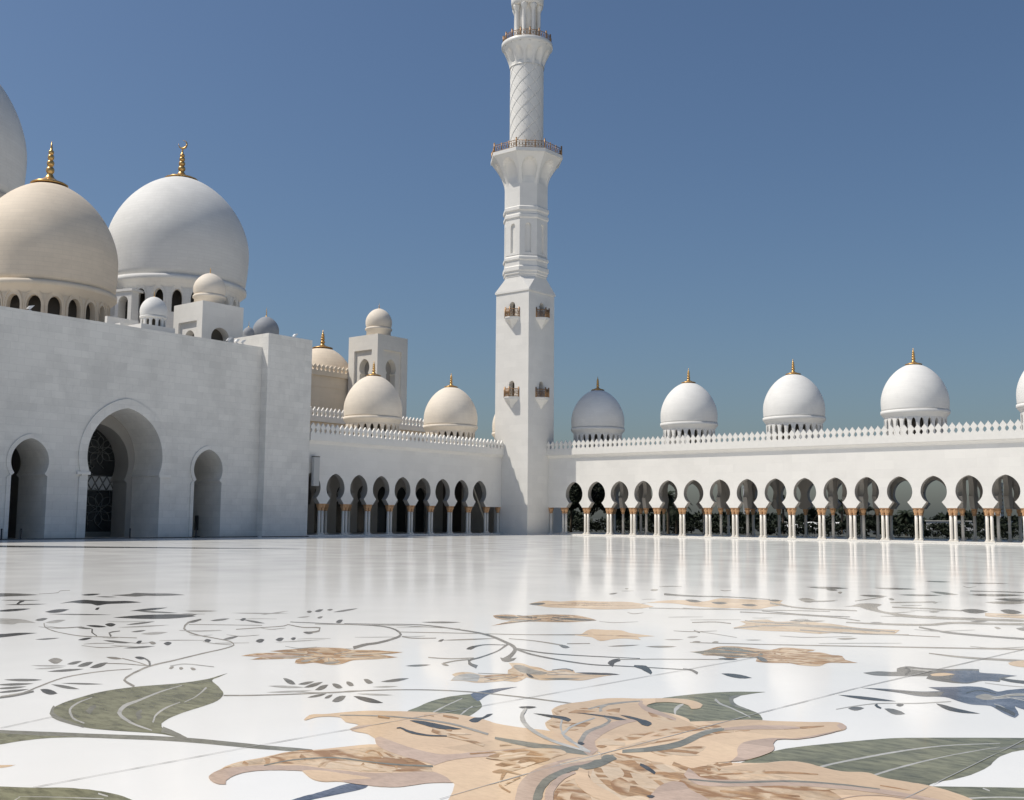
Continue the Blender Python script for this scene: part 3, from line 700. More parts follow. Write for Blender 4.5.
  (0, '-1344,1683 20,-12 19,-12 19,-11 16,-8 26,-10 23,-7 23,-6 21,-5 18,-4 18,-3 17,-1 15,0 11,2 9,4 9,5 9,4 10,5 10,4 10,4 10,4 20,7 20,7 20,6 20,7 -5,8 -20,-6 -20,-7 -21,-6 -20,-7 -10,-4 -10,-3 -10,-4 -11,-4 -9,-4 -9,-5 -10,-3 -11,-2 -16,0 -17,3 -18,3 -19,4 -22,6 -23,7 -24,8 -27,11 -17,9 -19,12 -20,13 -21,13'),
  (2, '-1067,1609 -14,25 -11,19 -6,18 -2,14 -21,30 -2,-8 0,-13 9,-25 13,-25'),
  (3, '-1112,1696 13,14 13,15 14,15 14,14 23,19 22,19 24,19 23,19 -5,8 -23,-19 -23,-18 -23,-20 -23,-19 -14,-14 -14,-15 -13,-15 -14,-14'),
  (2, '-1041,1637 13,-9 13,-8 15,-15 8,-7 12,-11 12,-12 -12,24 -16,22 -19,24 -17,18 -8,0 -6,-4 -6,-3'),
  (0, '-959,1666 7,-2 7,-1 8,-6 13,-14 14,-16 -12,26 -13,14 -12,11 -8,2 -5,-1 -6,-1'),
  (2, '-886,1667 21,-19 16,-9 12,-2 8,5 5,14 -17,13 -15,8 -13,2 -10,-3'),
  (0, '-1044,1530 12,-5 10,-1 7,2 5,6 3,9 -11,3 -9,0 -7,-2 -6,-4'),
  (3, '-1185,1907 16,-2 13,3 10,9 6,14 3,21 -14,-1 -12,-6 -10,-9 -8,-12'),
  (3, '-1244,1857 12,5 10,10 7,13 5,17 2,22 -11,-8 -9,-12 -7,-13 -6,-16'),
  (0, '-1865,1960 27,1 20,7 15,13 8,19 3,26 -22,-4 -19,-9 -14,-13 -11,-18'),
  (3, '-1566,1702 19,15 16,19 13,22 10,27 8,30 -18,-18 -15,-21 -13,-23 -11,-24'),
  (2, '-1555,1687 6,-2 2,2 -3,7 -8,12 -13,17 -3,-1 0,-4 3,-7 6,-10'),
  (3, '-1741,1755 35,23 34,23 34,22 34,22 30,17 30,16 29,17 27,20 24,21 22,24 22,26 22,24 -8,11 -22,-24 -22,-26 -22,-24 -24,-22 -28,-19 -29,-17 -30,-17 -30,-17 -34,-22 -35,-22 -34,-23 -35,-23'),
  (3, '-1474,1823 16,2 17,2 16,1 19,-2 22,-5 23,-6 24,-8 23,-7 -13,18 -22,6 -22,6 -23,5 -21,3 -18,0 -16,-1 -16,-3 -17,-2'),
  (0, '-1325,1801 19,-18 12,-10 7,-1 1,5 -4,14 -15,13 -10,7 -7,2 -3,-3'),
  (3, '-1327,1832 8,9 8,9 8,9 9,9 -8,10 -8,-9 -8,-8 -9,-9 -8,-9'),
 ]),
 ('flower_inlay', 'pale grey and apricot flower inlay below the fork of a thin vine', 3, [
  (8, '-1173,1303 -5,11 -10,19 -13,10 -14,10 -6,14 -2,10 2,6 2,5 4,4 5,1 8,-1 10,-4 10,-4 7,-1 5,3 3,6 2,6 3,6 5,4 6,4 0,9 -13,16 -16,21 -5,12 -5,12 -26,27 -19,18 2,2 5,5 6,4 8,1 9,-4 12,-7 10,-6 10,-2 9,-2 11,-3 17,-12 14,-9 3,4 1,8 0,9 1,7 4,5 4,4 5,3 7,-1 22,-25 8,1 7,6 6,6 6,6 11,4 12,5 10,3 5,1 -1,-4 -2,-10 -2,-14 -1,-12 0,-14 1,-15 1,-14 -2,-11 -5,-7 -7,-4 -9,-3 -7,-4 -6,-7 -5,-7 -5,-7 -7,-4 -9,0 -13,3 -10,4 -5,2 5,-11 10,-22 4,-16 -2,-4 -6,0 -7,0 -6,-1 -3,-6 -1,-7 -2,-7 -3,-7 -2,-7 -4,-6 -4,-4 -6,-2 -8,1 -8,1 -7,0 -6,-2 -7,-4 -4,-4'),
  (1, '-1177,1311 -12,16 -10,19 -4,12 -1,10 1,9 3,5 6,2 11,-3 13,-9 22,-28 15,-22 -3,-1 -7,-2 -8,-2 -8,-2 -5,-3 -6,-3'),
  (5, '-1158,1368 -3,9 2,9 3,9 3,8 1,8 1,8 2,7 3,5 6,4 7,1 8,-4 9,-14 10,-20 4,-14 -3,-4 -6,-1 -7,0 -5,-2 0,-11 3,-13 1,-7 -9,4 -18,9'),
  (3, '-1205,1502 -5,13 6,5 13,-5 15,-9 16,-10 14,-7 11,-4 10,-2 10,-3 7,-5 4,-9 2,-11 -2,-7 -8,-3 -10,-1 -13,2 -15,7 -16,12 -22,19'),
  (3, '-1139,1402 -8,-19 -7,-18 -8,-18 -7,-19 3,-3 8,18 8,17 8,18 8,18'),
  (3, '-1146,1423 -12,-7 -12,-7 -12,-7 -12,-7 3,-3 12,6 13,6 12,6 13,6'),
  (3, '-1149,1456 -19,17 -20,17 -20,19 3,-5 21,-19 20,-19 19,-19'),
  (3, '-1142,1456 -25,31 -26,32 -1,-1 26,-33 24,-31'),
  (3, '-1119,1441 0,9 1,9 0,9 1,10 -3,3 -1,-8 -1,-9 -2,-8 -1,-8'),
  (3, '-1113,1449 5,14 5,15 4,14 5,15 -3,3 -5,-13 -6,-14 -5,-13 -5,-14'),
  (3, '-1093,1453 16,17 16,16 17,17 16,16 -2,4 -17,-16 -17,-16 -17,-16 -17,-15'),
  (3, '-1094,1432 15,3 16,4 15,3 15,4 -2,3 -16,-2 -16,-3 -16,-3 -16,-2'),
  (3, '-1107,1420 11,-5 10,-4 10,-4 -2,4 -12,5 -11,6 -11,5'),
  (3, '-1122,1412 2,-13 3,-13 3,-12 3,-13 3,-3 -2,12 -2,11 -2,12 -2,12'),
  (3, '-1127,1404 -1,-18 0,-18 0,-17 -1,-17 3,-3 1,16 1,16 1,17 1,17'),
  (6, '-1105,1422 22,5 18,8 14,13 12,17 9,22 -20,-6 -17,-11 -15,-13 -13,-15'),
  (9, '-1077,1413 14,3 11,6 10,9 8,11 5,14 -12,-5 -11,-7 -10,-9 -8,-10'),
  (0, '-1120,1503 2,8 1,8 3,6 4,4 11,-4 13,-9 -9,14 -12,7 -10,3 -4,-6 -2,-7 -1,-9 -1,-9'),
  (2, '-1075,1508 19,-2 16,2 13,7 11,10 8,14 -17,0 -15,-4 -14,-6 -12,-9'),
  (2, '-1131,1445 14,-15 11,-10 7,-6 6,-2 2,3 -11,11 -10,9 -8,6 -7,4'),
  (0, '-1294,1574 5,-1 8,-1 7,1 4,7 1,9 0,4 19,-32 5,-15 1,-9 -6,-3 -11,6'),
 ]),
 ('flower_inlay', 'narrow dark brown flower inlay seen far out near the middle of the floor', 3, [
  (4, '-1851,2221 -4,20 3,16 8,12 9,8 12,-1 16,-8 11,-1 9,15 5,21 5,21 8,17 13,16 15,13 18,9 22,4 15,-3 18,-9 21,-12 22,-14 31,-25 21,-19 -2,-11 -6,-27 -8,-30 -11,-22 -18,-16 -21,-11 -21,-10 -19,-14 -4,-9 -2,-12 0,-14 0,-14 0,-30 2,-33 1,-27 1,-11 -7,21 -16,47 -16,48 -8,23 -6,0 -15,1 -22,5 -24,11 -30,27'),
  (5, '-1747,2205 0,9 1,21 3,24 6,17 14,9 18,4 16,1 7,0 7,-15 12,-31 5,-21 -7,-13 -11,-9 -14,-5 -15,-3 -15,2 -18,6'),
  (2, '-1831,2201 32,-17 22,-6 15,3 6,13 -1,24 -26,11 -20,3 -15,-4 -9,-9'),
  (2, '-1675,2282 35,-17 26,-6 20,4 12,14 6,25 -30,10 -24,3 -20,-4 -16,-11'),
  (3, '-1767,2148 30,-4 24,2 19,8 15,14 9,22 -26,0 -23,-4 -19,-8 -16,-13'),
  (2, '-1742,2250 -20,-6 -21,-7 -20,-6 -21,-7 8,-9 22,4 22,5 22,4 22,4'),
  (2, '-1739,2266 -18,2 -19,3 -18,2 -19,3 7,-10 21,-5 20,-5 21,-5 20,-5'),
  (2, '-1692,2270 0,19 0,20 0,19 -1,20 -7,10 -2,-17 -1,-17 -2,-18 -1,-17'),
  (2, '-1662,2254 18,9 17,9 18,9 17,9 -6,9 -19,-7 -20,-7 -19,-6 -20,-7'),
  (2, '-1669,2232 14,-4 13,-4 13,-4 13,-4 -7,10 -14,6 -15,6 -16,6 -15,7'),
  (2, '-1703,2237 5,-19 5,-19 5,-18 7,-9 -2,15 -3,16 -2,15'),
  (2, '-1705,2201 2,-35 3,-34 2,-34 2,-33 7,-8 -1,31 0,31 0,32 -1,32'),
 ]),
 ('flower_inlay', 'long flat peach flower inlay lying farthest out near the middle of the floor', 3, [
  (6, '-2023,2597 -6,16 -14,37 -13,43 -5,30 8,9 16,-1 18,-2 12,3 6,17 2,23 2,23 7,16 14,8 19,2 20,1 17,3 21,14 18,19 20,14 29,1 35,-18 46,-33 39,-31 17,-13 2,-12 3,-27 2,-31 -1,-22 -13,-33 -14,-28 -18,-24 -20,-20 -13,-7 -18,-1 -18,1 -17,-3 -20,-8 -18,-11 -19,-10 -22,-5 -13,2 -15,7 -18,8 -18,9 -23,13 -25,14'),
  (4, '-1981,2596 61,19 53,27 47,36 41,46 34,56 -56,-24 -51,-31 -48,-36 -43,-43'),
  (2, '-2014,2585 25,-15 14,-2 4,12 -7,26 -17,39 -19,8 -10,-4 -4,-12 3,-21'),
  (5, '-1974,2688 42,5 34,14 28,23 22,33 15,44 -38,-10 -32,-18 -29,-24 -24,-30'),
 ]),
 ('flower_inlay', 'small plain peach flower inlay below the dark brown one in mid floor', 3, [
  (6, '-1420,1983 2,4 1,12 -2,18 -13,26 -15,29 -10,25 -3,15 6,6 9,3 10,0 9,2 8,5 7,6 7,5 11,0 13,-9 17,-14 14,-10 25,-8 26,-6 19,-4 8,-1 -3,-5 -6,-11 -5,-16 0,-17 30,-35 -5,0 -12,1 -14,0 -11,-3 -5,-7 -3,-10 -2,-11 0,-13 2,-15 0,-13 -4,-5 -14,9 -20,20 -18,16 -11,4 -8,0 -12,2 -13,2 -10,2'),
  (4, '-1392,2009 25,3 22,6 19,11 17,14 15,19 -23,-5 -21,-8 -20,-11 -18,-13'),
  (3, '-1422,1993 -15,-13 -15,-12 -14,-13 -15,-13 10,-14 15,13 15,12 15,13 15,12'),
 ]),
 ('flower_inlay', 'brown and grey flower inlay to the upper right of the large peach flower', 3, [
  (4, '-1074,1890 1,3 4,9 4,11 2,13 -1,13 -2,17 -3,16 -2,16 -2,16 0,12 4,8 5,6 7,4 7,3 7,2 8,0 9,0 9,-1 12,-3 13,-4 12,-3 9,3 2,10 0,16 -1,17 2,11 6,7 9,2 9,0 9,0 10,0 11,0 9,0 4,0 0,-13 1,-25 0,-13 2,3 5,7 7,6 7,3 8,-3 9,-7 9,-8 8,-5 7,0 5,3 9,-5 12,-23 13,-25 12,-12 12,-10 9,-6 3,-2 -3,-3 -7,-6 -8,-8 -8,-7 -6,-3 -6,-3 -3,-8 1,-16 4,-21 1,-14 -6,-8 -8,-3 -9,-1 -9,0 -8,3 -8,5 -8,3 -9,-4 -8,-7 -8,-7 -8,-4 -7,-2 -9,-1 -10,7 -19,44 -8,3 -7,-3 -5,-5 -5,-7 -3,-7 -2,-10 -2,-8 -4,-5 -9,6 -12,12 -9,7 -9,-2 -7,-5 -7,-5 -8,-1 -20,23 -11,4 -10,-1'),
  (9, '-1068,1891 1,7 3,16 3,21 2,21 -2,16 -2,19 1,12 7,8 9,5 10,1 12,-1 15,-4 17,-7 18,-11 17,-17 14,-36 7,-34 -6,-15 -11,-8 -12,-5 -13,-3 -12,-2 -14,0 -14,2 -15,2 -9,3 -12,4 -10,5'),
  (5, '-950,1962 -7,19 -3,21 -1,19 -1,14 1,13 2,10 3,7 12,7 15,4 13,1 6,0 1,-14 3,-24 2,-13 6,-1 14,-1 19,-3 18,-5 11,-8 12,-11 6,-5 -1,-6 -3,-15 -4,-19 -3,-17 -2,-15 -1,-17 -3,-15 -4,-10 -8,-4 -10,0 -11,4 -14,9 -15,13 -18,18 -19,22'),
  (4, '-956,1948 -23,-13 -22,-12 -23,-13 -22,-12 4,-8 23,11 24,10 23,10 23,11'),
  (4, '-959,1963 -24,1 -25,2 -26,1 -25,2 4,-9 27,-4 26,-3 26,-4 25,-3'),
  (4, '-955,1975 -21,13 -21,13 -22,14 -23,14 5,-10 23,-16 23,-16 23,-15 21,-15'),
  (4, '-948,1976 -14,13 -15,14 -15,14 -15,14 5,-10 16,-17 16,-16 15,-15 15,-16'),
  (4, '-930,1966 -10,31 -9,31 -10,33 -5,9 8,-30 8,-29 8,-28'),
  (4, '-919,1970 6,26 5,26 5,27 5,27 -4,9 -6,-25 -6,-25 -7,-24 -6,-24'),
  (4, '-903,1958 20,14 21,15 20,14 20,14 -4,8 -21,-12 -21,-12 -21,-13 -21,-12'),
  (4, '-891,1945 31,2 30,2 29,1 29,2 -3,8 -30,1 -30,0 -31,0 -32,0'),
  (4, '-897,1941 26,-1 25,-2 24,-1 25,-1 -4,8 -25,3 -25,4 -26,3 -27,3'),
  (4, '-899,1929 23,-12 22,-12 22,-12 21,-11 -3,8 -22,14 -23,13 -24,14 -24,15'),
  (4, '-910,1926 14,-13 13,-14 12,-13 13,-13 -3,9 -14,15 -14,16 -14,16 -14,16'),
  (4, '-925,1938 15,-37 14,-35 4,-5 -12,32 -13,34'),
  (4, '-941,1942 -8,-18 -7,-18 -8,-18 -7,-17 4,-8 8,16 9,15 8,16 9,16'),
  (4, '-953,1943 -19,-17 -18,-17 -19,-17 -19,-17 4,-7 20,15 20,15 19,14 20,15'),
  (4, '-956,1978 19,-26 15,-17 12,-10 8,-1 4,6 -16,20 -13,15 -12,10 -10,5'),
  (0, '-945,1918 19,-31 14,-20 9,-11 6,-1 2,9 -15,24 -13,17 -10,11 -8,5'),
  (6, '-1016,2000 18,-7 14,-2 12,4 9,10 6,15 -15,5 -14,-1 -12,-4 -10,-7'),
  (2, '-984,1839 12,-7 9,-2 7,4 4,7 1,13 -10,4 -8,1 -7,-4 -5,-6'),
 ]),
 ('vine_inlay', 'broad band of grey and orange scroll inlays far out on the right of the floor', 2, [
  (6, '-1788,2884 -2,14 -3,34 -3,39 1,31 7,23 9,18 12,14 15,10 16,0 20,-7 19,-4 11,8 -2,30 -11,46 -10,47 -2,30 16,21 24,6 27,1 25,4 29,11 32,13 25,10 11,4 40,-108 25,-36 23,-25 11,-10 -3,-7 -5,-18 -5,-25 -3,-27 2,-26 5,-32 4,-30 -1,-20 -9,-12 -13,-4 -14,-1 -14,-3 -18,-10 -17,-10 -19,-9 -20,-5 -18,0 -21,4 -21,7 -23,7 -20,9 -21,12 -21,11 -18,5 -25,-7 -23,-13 -18,-14'),
  (2, '-1759,3072 35,-40 24,-22 15,-4 4,14 -6,33 -28,29 -21,16 -15,4 -8,-7'),
  (2, '-1646,3037 29,-32 19,-14 9,3 1,21 -9,39 -23,22 -16,7 -10,-3 -4,-15'),
  (2, '-1542,3033 26,-30 18,-13 10,3 2,18 -6,35 -21,20 -15,8 -10,-3 -5,-13'),
  (2, '-1561,3260 22,-28 14,-12 8,3 1,18 -7,33 -18,19 -12,7 -7,-3 -4,-13'),
  (0, '-1920,3212 26,-1 26,-2 25,1 22,5 29,14 26,19 27,17 30,12 35,5 36,0 37,-1 36,0 -14,31 -38,2 -38,4 -38,1 -37,-3 -31,-10 -29,-15 -29,-13 -34,-8 -26,3 -29,6 -31,9 -31,8'),
  (3, '-1673,2714 33,17 32,16 32,18 31,18 36,24 34,25 34,26 35,24 42,26 42,25 42,24 41,25 -9,24 -42,-25 -43,-25 -42,-25 -42,-26 -35,-24 -35,-26 -34,-26 -36,-24 -31,-18 -33,-17 -32,-17 -33,-17'),
  (3, '-1491,3126 39,-31 40,-33 36,-27 30,-13 44,-3 40,9 37,13 38,11 -14,35 -39,-9 -38,-12 -41,-6 -47,6 -32,18 -38,31 -41,36 -42,35'),
  (3, '-1416,2778 34,8 34,9 33,7 35,5 35,2 35,1 37,-3 37,-7 17,-7 18,-12 18,-14 18,-12 -9,26 -18,12 -19,14 -19,12 -16,7 -38,7 -37,3 -35,0 -36,-3 -35,-4 -34,-8 -34,-8 -34,-8'),
  (0, '-1386,2855 40,-8 39,-7 38,-6 36,-3 28,2 26,5 25,7 25,5 -8,22 -26,-6 -25,-6 -26,-5 -28,-2 -37,3 -38,7 -40,8 -41,7'),
  (8, '-1230,2372 -2,12 -3,30 -7,38 -9,34 -22,29 -18,17 0,10 1,21 3,17 4,17 5,17 6,13 9,7 19,-19 19,-19 13,8 10,16 10,16 12,10 18,5 20,2 21,-3 22,-5 24,-13 26,-17 26,-16 22,-9 29,0 29,8 22,9 9,4 6,-27 12,-51 5,-33 -7,-22 -10,-11 -13,-5 -13,-3 -15,2 -17,7 -16,6 -14,-2 -8,-16 -5,-23 -5,-23 -8,-16 -13,-5 -17,1 -18,2 -16,0 -18,-6 -16,-9 -17,-9 -18,-5 -22,0 -25,3 -21,4'),
  (3, '-1216,2354 8,32 6,34 8,32 12,25 22,22 26,15 28,10 29,6 36,4 37,-1 38,-3 36,-1 -10,27 -37,2 -38,3 -37,1 -37,-3 -29,-7 -28,-10 -26,-16 -23,-22 -12,-24 -9,-33 -6,-35 -7,-33'),
  (3, '-1252,2537 29,5 28,4 28,5 28,3 31,3 31,2 31,1 32,0 28,-3 29,-4 29,-5 27,-4 -8,24 -28,5 -29,5 -29,4 -29,3 -32,1 -31,-1 -31,-3 -32,-3 -28,-3 -29,-4 -28,-5 -29,-4'),
  (3, '-1288,2554 14,-7 14,-8 13,-5 11,-1 22,11 19,16 19,18 19,17 -10,22 -19,-17 -19,-18 -19,-16 -23,-11 -11,1 -13,7 -15,8 -14,7'),
  (3, '-1084,2429 31,1 30,1 29,2 27,6 30,12 28,15 28,17 28,17 -9,25 -28,-16 -28,-17 -28,-16 -30,-12 -28,-5 -30,-2 -30,0 -31,-1'),
  (3, '-989,2436 25,12 24,12 25,12 25,10 25,9 26,7 25,6 26,7 -5,16 -26,-7 -25,-6 -26,-7 -26,-9 -25,-10 -25,-12 -24,-12 -25,-13'),
  (3, '-1362,2413 8,15 8,15 8,15 11,9 10,2 13,-3 13,-5 13,-3 -11,22 -13,3 -13,5 -13,2 -10,-2 -11,-10 -9,-14 -7,-16 -8,-15'),
  (0, '-1261,2241 16,-15 16,-14 -13,27 -16,14 -17,15'),
  (3, '-1155,2046 9,-9 6,-2 2,4 -2,10 -5,17 -7,4 -4,0 -2,-4 0,-8'),
  (3, '-1120,2068 10,-11 5,-4 2,3 -3,11 -7,18 -7,8 -4,1 -2,-3 2,-9'),
  (1, '-1223,2044 11,-2 9,2 6,6 4,10 2,14 -9,-1 -8,-3 -6,-6 -5,-9'),
  (1, '-1089,2159 9,-4 8,2 5,5 4,9 1,13 -8,1 -7,-3 -5,-5 -4,-8'),
  (1, '-1260,2241 17,-6 17,-6 17,-6 17,-7 18,-8 18,-8 17,-8 18,-8 -6,11 -17,9 -18,8 -19,9 -18,7 -17,7 -17,6 -16,6 -18,6'),
  (3, '-1151,2029 32,17 32,17 31,18 31,17 35,22 34,21 34,22 34,22 29,19 30,20 29,19 29,19 54,35 54,35 53,34 53,35 -6,27 -53,-36 -54,-36 -54,-36 -54,-36 -29,-20 -29,-21 -30,-20 -29,-20 -34,-23 -34,-23 -34,-23 -34,-22 -31,-18 -32,-18 -31,-18 -32,-18'),
  (3, '-1282,3177 2,10 3,25 0,31 -7,43 -6,40 3,20 6,14 8,9 9,5 12,1 14,-6 15,-20 9,-41 13,-62 37,-91 18,-28 16,-20 14,-13 12,-9 29,-19 27,-14 25,-9 23,-4 29,2 26,8 26,11 26,9 44,15 43,16 42,13 44,6 10,-43 -41,-30 -43,-24 -44,-20 -46,-18 -31,-11 -33,-10 -35,-4 -37,3 -16,9 -19,16 -20,22 -21,22 -23,22 -23,25 -25,28 -26,30 -18,27 -20,31 -15,18 -14,-2 -11,-12 -8,-14'),
  (3, '-1076,2691 15,1 15,1 15,2 14,3 17,4 17,5 17,6 16,7 16,9 16,10 15,13 13,16 8,18 6,25 5,26 8,20 14,16 17,9 17,7 17,8 29,17 28,15 29,16 28,15 -12,55 -29,-15 -30,-14 -29,-15 -29,-15 -18,-7 -18,-7 -17,-9 -16,-15 -8,-19 -6,-27 -5,-28 -6,-21 -13,-19 -15,-13 -16,-11 -16,-10 -15,-10 -16,-9 -17,-8 -16,-7 -14,-5 -14,-4 -14,-4 -14,-5'),
  (3, '-1157,3250 26,7 25,7 26,6 26,4 23,0 23,-1 23,-2 23,-2 -12,44 -24,2 -23,2 -24,2 -23,-1 -26,-4 -26,-6 -26,-7 -27,-7'),
  (3, '-1225,3425 24,32 24,33 25,33 24,33 -16,50 -25,-33 -25,-34 -24,-33 -24,-33'),
  (8, '-896,3261 6,2 17,6 20,5 19,4 19,4 19,7 19,-1 23,-19 27,-119 -11,-1 -25,-3 -32,-3 -31,0 -9,-2 -10,-2 -10,4 -14,16'),
  (2, '-979,3309 33,-60 23,-27 14,2 7,31 -1,62 -27,42 -21,18 -15,-2 -10,-21'),
  (2, '-889,3387 30,-72 21,-37 13,-7 6,25 -2,57 -24,52 -19,28 -14,8 -9,-14'),
  (2, '-1032,3865 39,-54 30,-22 23,6 16,35 9,66 -33,37 -28,12 -24,-6 -19,-25'),
  (3, '-1011,3683 36,-32 28,-6 22,20 15,44 10,73 -32,17 -26,-3 -23,-20 -18,-37'),
  (0, '-896,2695 15,-14 14,-14 13,-14 14,-12 14,-12 13,-11 13,-9 12,-6 26,-6 25,-3 25,-2 23,-1 23,-1 22,1 22,2 21,1 -8,36 -22,0 -22,-1 -23,0 -23,1 -24,2 -25,2 -25,5 -27,7 -12,6 -13,8 -13,9 -14,11 -13,11 -13,12 -14,13 -14,12'),
  (0, '-712,2845 16,-32 12,-14 7,2 4,19 -1,36 -13,22 -10,9 -8,-2 -5,-13'),
  (3, '-762,2844 10,-25 6,-15 5,-5 2,5 0,15 -8,19 -6,11 -5,5 -3,-1'),
  (3, '-1513,3381 47,-77 30,-39 15,-6 1,26 -13,62 -36,56 -26,29 -16,7 -7,-15'),
  (0, '-1455,3296 23,-3 18,7 14,19 9,28 5,41 -21,-3 -16,-12 -14,-18 -11,-25'),
  (0, '-1756,4001 52,-41 41,-15 30,8 20,33 11,57 -44,27 -38,7 -31,-9 -25,-24'),
  (0, '-1642,3920 26,-40 18,-21 10,-2 2,17 -5,36 -21,29 -15,14 -10,2 -6,-10'),
  (0, '-1433,3706 34,-37 26,-15 18,4 11,24 4,45 -29,25 -23,9 -19,-4 -14,-17'),
  (0, '-1541,4140 44,-31 36,-10 29,11 22,30 15,52 -39,20 -34,2 -29,-10 -25,-24'),
  (0, '-1314,4088 44,-72 33,-44 26,-18 18,5 11,31 -36,54 -31,36 -26,20 -23,4'),
  (0, '-1341,3828 37,-18 31,0 24,16 19,35 13,52 -32,8 -29,-6 -25,-17 -21,-28'),
  (0, '-1158,4014 44,-24 37,1 30,25 24,50 18,76 -40,11 -35,-10 -31,-26 -26,-42'),
  (0, '-1555,4765 33,-30 27,-11 21,7 16,23 10,42 -29,19 -25,5 -21,-6 -18,-17'),
  (0, '-1400,4746 41,-3 36,13 33,26 28,41 25,57 -38,-6 -35,-18 -33,-27 -30,-36'),
  (3, '-1335,3417 1,30 1,30 1,30 0,32 1,30 0,32 0,32 0,32 -14,37 0,-33 0,-32 0,-32 0,-31 -1,-33 0,-31 -1,-30 -1,-31'),
  (0, '-1207,4210 48,18 47,19 47,18 47,18 -13,53 -47,-18 -48,-18 -48,-19 -48,-18'),
  (3, '-709,2188 12,-5 11,-5 11,-4 11,-4 11,-3 10,-2 10,-1 10,-1 16,2 16,3 16,4 16,3 13,1 13,1 14,1 12,2 -9,42 -13,-3 -13,-2 -13,-3 -13,-3 -15,-4 -16,-5 -16,-5 -17,-3 -9,-1 -10,0 -10,0 -10,1 -10,2 -11,2 -11,3 -11,2'),
  (6, '-554,2150 0,18 3,15 3,11 7,14 7,15 8,7 10,-8 9,-36 12,-55 6,-28 -4,0 -8,0 -11,1 -11,3 -6,2 -7,5 -8,9'),
  (0, '-1209,2644 18,-11 13,-1 9,9 4,19 0,30 -15,5 -12,-3 -9,-9 -6,-15'),
  (3, '-1298,2213 11,1 11,0 10,1 8,4 10,13 9,16 8,17 8,17 -3,6 -10,-15 -9,-15 -10,-13 -11,-12 -7,-5 -10,-3 -9,-2 -10,-3'),
  (1, '-1814,2840 25,-23 18,-13 3,12 -4,24 -5,24 -7,10 1,-18 1,-18 -3,-12 -16,10 -21,18'),
  (0, '-1032,2733 11,-13 9,-3 4,5 2,15 -2,24 -10,7 -7,0 -5,-5 -2,-12'),
  (3, '-2159,3577 4,15 4,14 6,12 8,12 8,12 9,12 8,12 -9,15 -12,-5 -13,-5 -11,-6 -9,-11 -3,-17 -1,-20 -1,-20'),
  (1, '-823,2918 11,7 11,7 11,7 11,8 15,19 16,20 15,20 16,20 -3,9 -16,-17 -16,-17 -16,-17 -16,-16 -10,-11 -11,-10 -10,-9 -11,-9'),
  (0, '-899,3041 12,-9 9,-1 7,7 5,14 2,22 -10,4 -8,-2 -7,-6 -6,-12'),
  (3, '-1141,3093 13,-11 15,-11 13,-9 10,0 10,17 8,24 6,27 7,27 -3,10 -9,-23 -7,-24 -9,-21 -12,-13 -9,-1 -12,5 -13,9 -13,7'),
  (3, '-1163,3349 10,4 10,6 8,6 5,13 5,14 5,13 -3,12 -8,-8 -7,-8 -7,-7 -6,-12 -8,-10 -9,-9'),
  (3, '-1538,3776 18,-34 9,-13 0,8 -8,28 -17,50 -13,22 -5,6 -1,-8 5,-21'),
  (1, '-1323,4520 28,-63 20,-36 5,20 -4,48 -3,49 -6,22 -1,-37 0,-36 -4,-21 -18,30 -25,54'),
  (3, '-1214,2461 10,0 9,0 10,1 8,3 9,13 8,15 7,17 8,16 -3,7 -9,-14 -9,-14 -9,-13 -10,-10 -7,-6 -9,-2 -9,-2 -8,-2'),
  (1, '-1132,3544 12,-26 6,-10 2,6 -4,21 -8,39 -9,16 -5,4 -1,-6 1,-16'),
  (1, '-1860,2975 2,13 3,11 6,8 5,8 6,9 -7,11 -9,-2 -10,-3 -6,-7 0,-16 1,-18'),
  (1, '-1485,2505 7,6 6,6 7,6 7,6 9,13 9,12 9,12 9,13 -4,8 -11,-10 -11,-10 -10,-10 -11,-10 -5,-8 -6,-8 -5,-9 -5,-8'),
  (3, '-1027,3178 9,-9 7,-1 4,6 2,14 -1,23 -7,5 -6,-2 -5,-6 -2,-12'),
  (3, '-684,2372 12,-2 12,-3 12,-2 10,4 13,16 12,21 12,23 13,22 -2,5 -13,-20 -12,-21 -13,-19 -14,-14 -10,-4 -11,-1 -11,2 -12,1'),
  (3, '-1605,2789 16,0 15,-1 15,0 12,5 14,19 11,24 10,25 10,25 -4,10 -13,-22 -12,-22 -13,-20 -15,-17 -11,-7 -13,-3 -15,-2 -13,-2'),
  (0, '-2082,3115 14,-9 6,2 -2,14 -9,26 -18,39 -10,2 -3,-7 2,-14 7,-22'),
  (3, '-1902,3580 21,-23 15,-12 0,26 -6,38 -8,15 0,-26 -5,-18 -12,7 -16,14'),
  (1, '-1814,2653 7,8 7,9 7,8 7,8 10,15 11,14 11,14 11,14 -6,9 -13,-11 -13,-10 -13,-11 -13,-12 -5,-10 -5,-12 -5,-11 -5,-11'),
  (3, '-1172,2646 13,-3 10,5 7,12 4,20 1,27 -12,-1 -9,-8 -7,-13 -5,-16'),
  (1, '-1402,2476 9,9 9,9 9,9 9,9 14,16 13,17 14,16 14,16 -4,7 -15,-13 -15,-14 -15,-13 -15,-14 -8,-11 -8,-12 -8,-11 -8,-12'),
  (1, '-1015,3921 16,-15 18,-16 16,-11 13,0 15,24 12,35 12,40 12,38 -3,15 -14,-32 -13,-35 -14,-30 -16,-19 -12,-3 -15,7 -17,12 -15,9'),
  (1, '-2201,3400 20,-24 10,-11 3,2 -6,15 -15,29 -14,16 -8,6 -2,-2 3,-10'),
  (1, '-1217,3493 13,-3 15,-4 13,-2 11,4 14,20 11,26 11,28 12,28 -4,13 -13,-23 -13,-24 -13,-21 -15,-16 -10,-7 -12,-2 -13,0 -13,-1'),
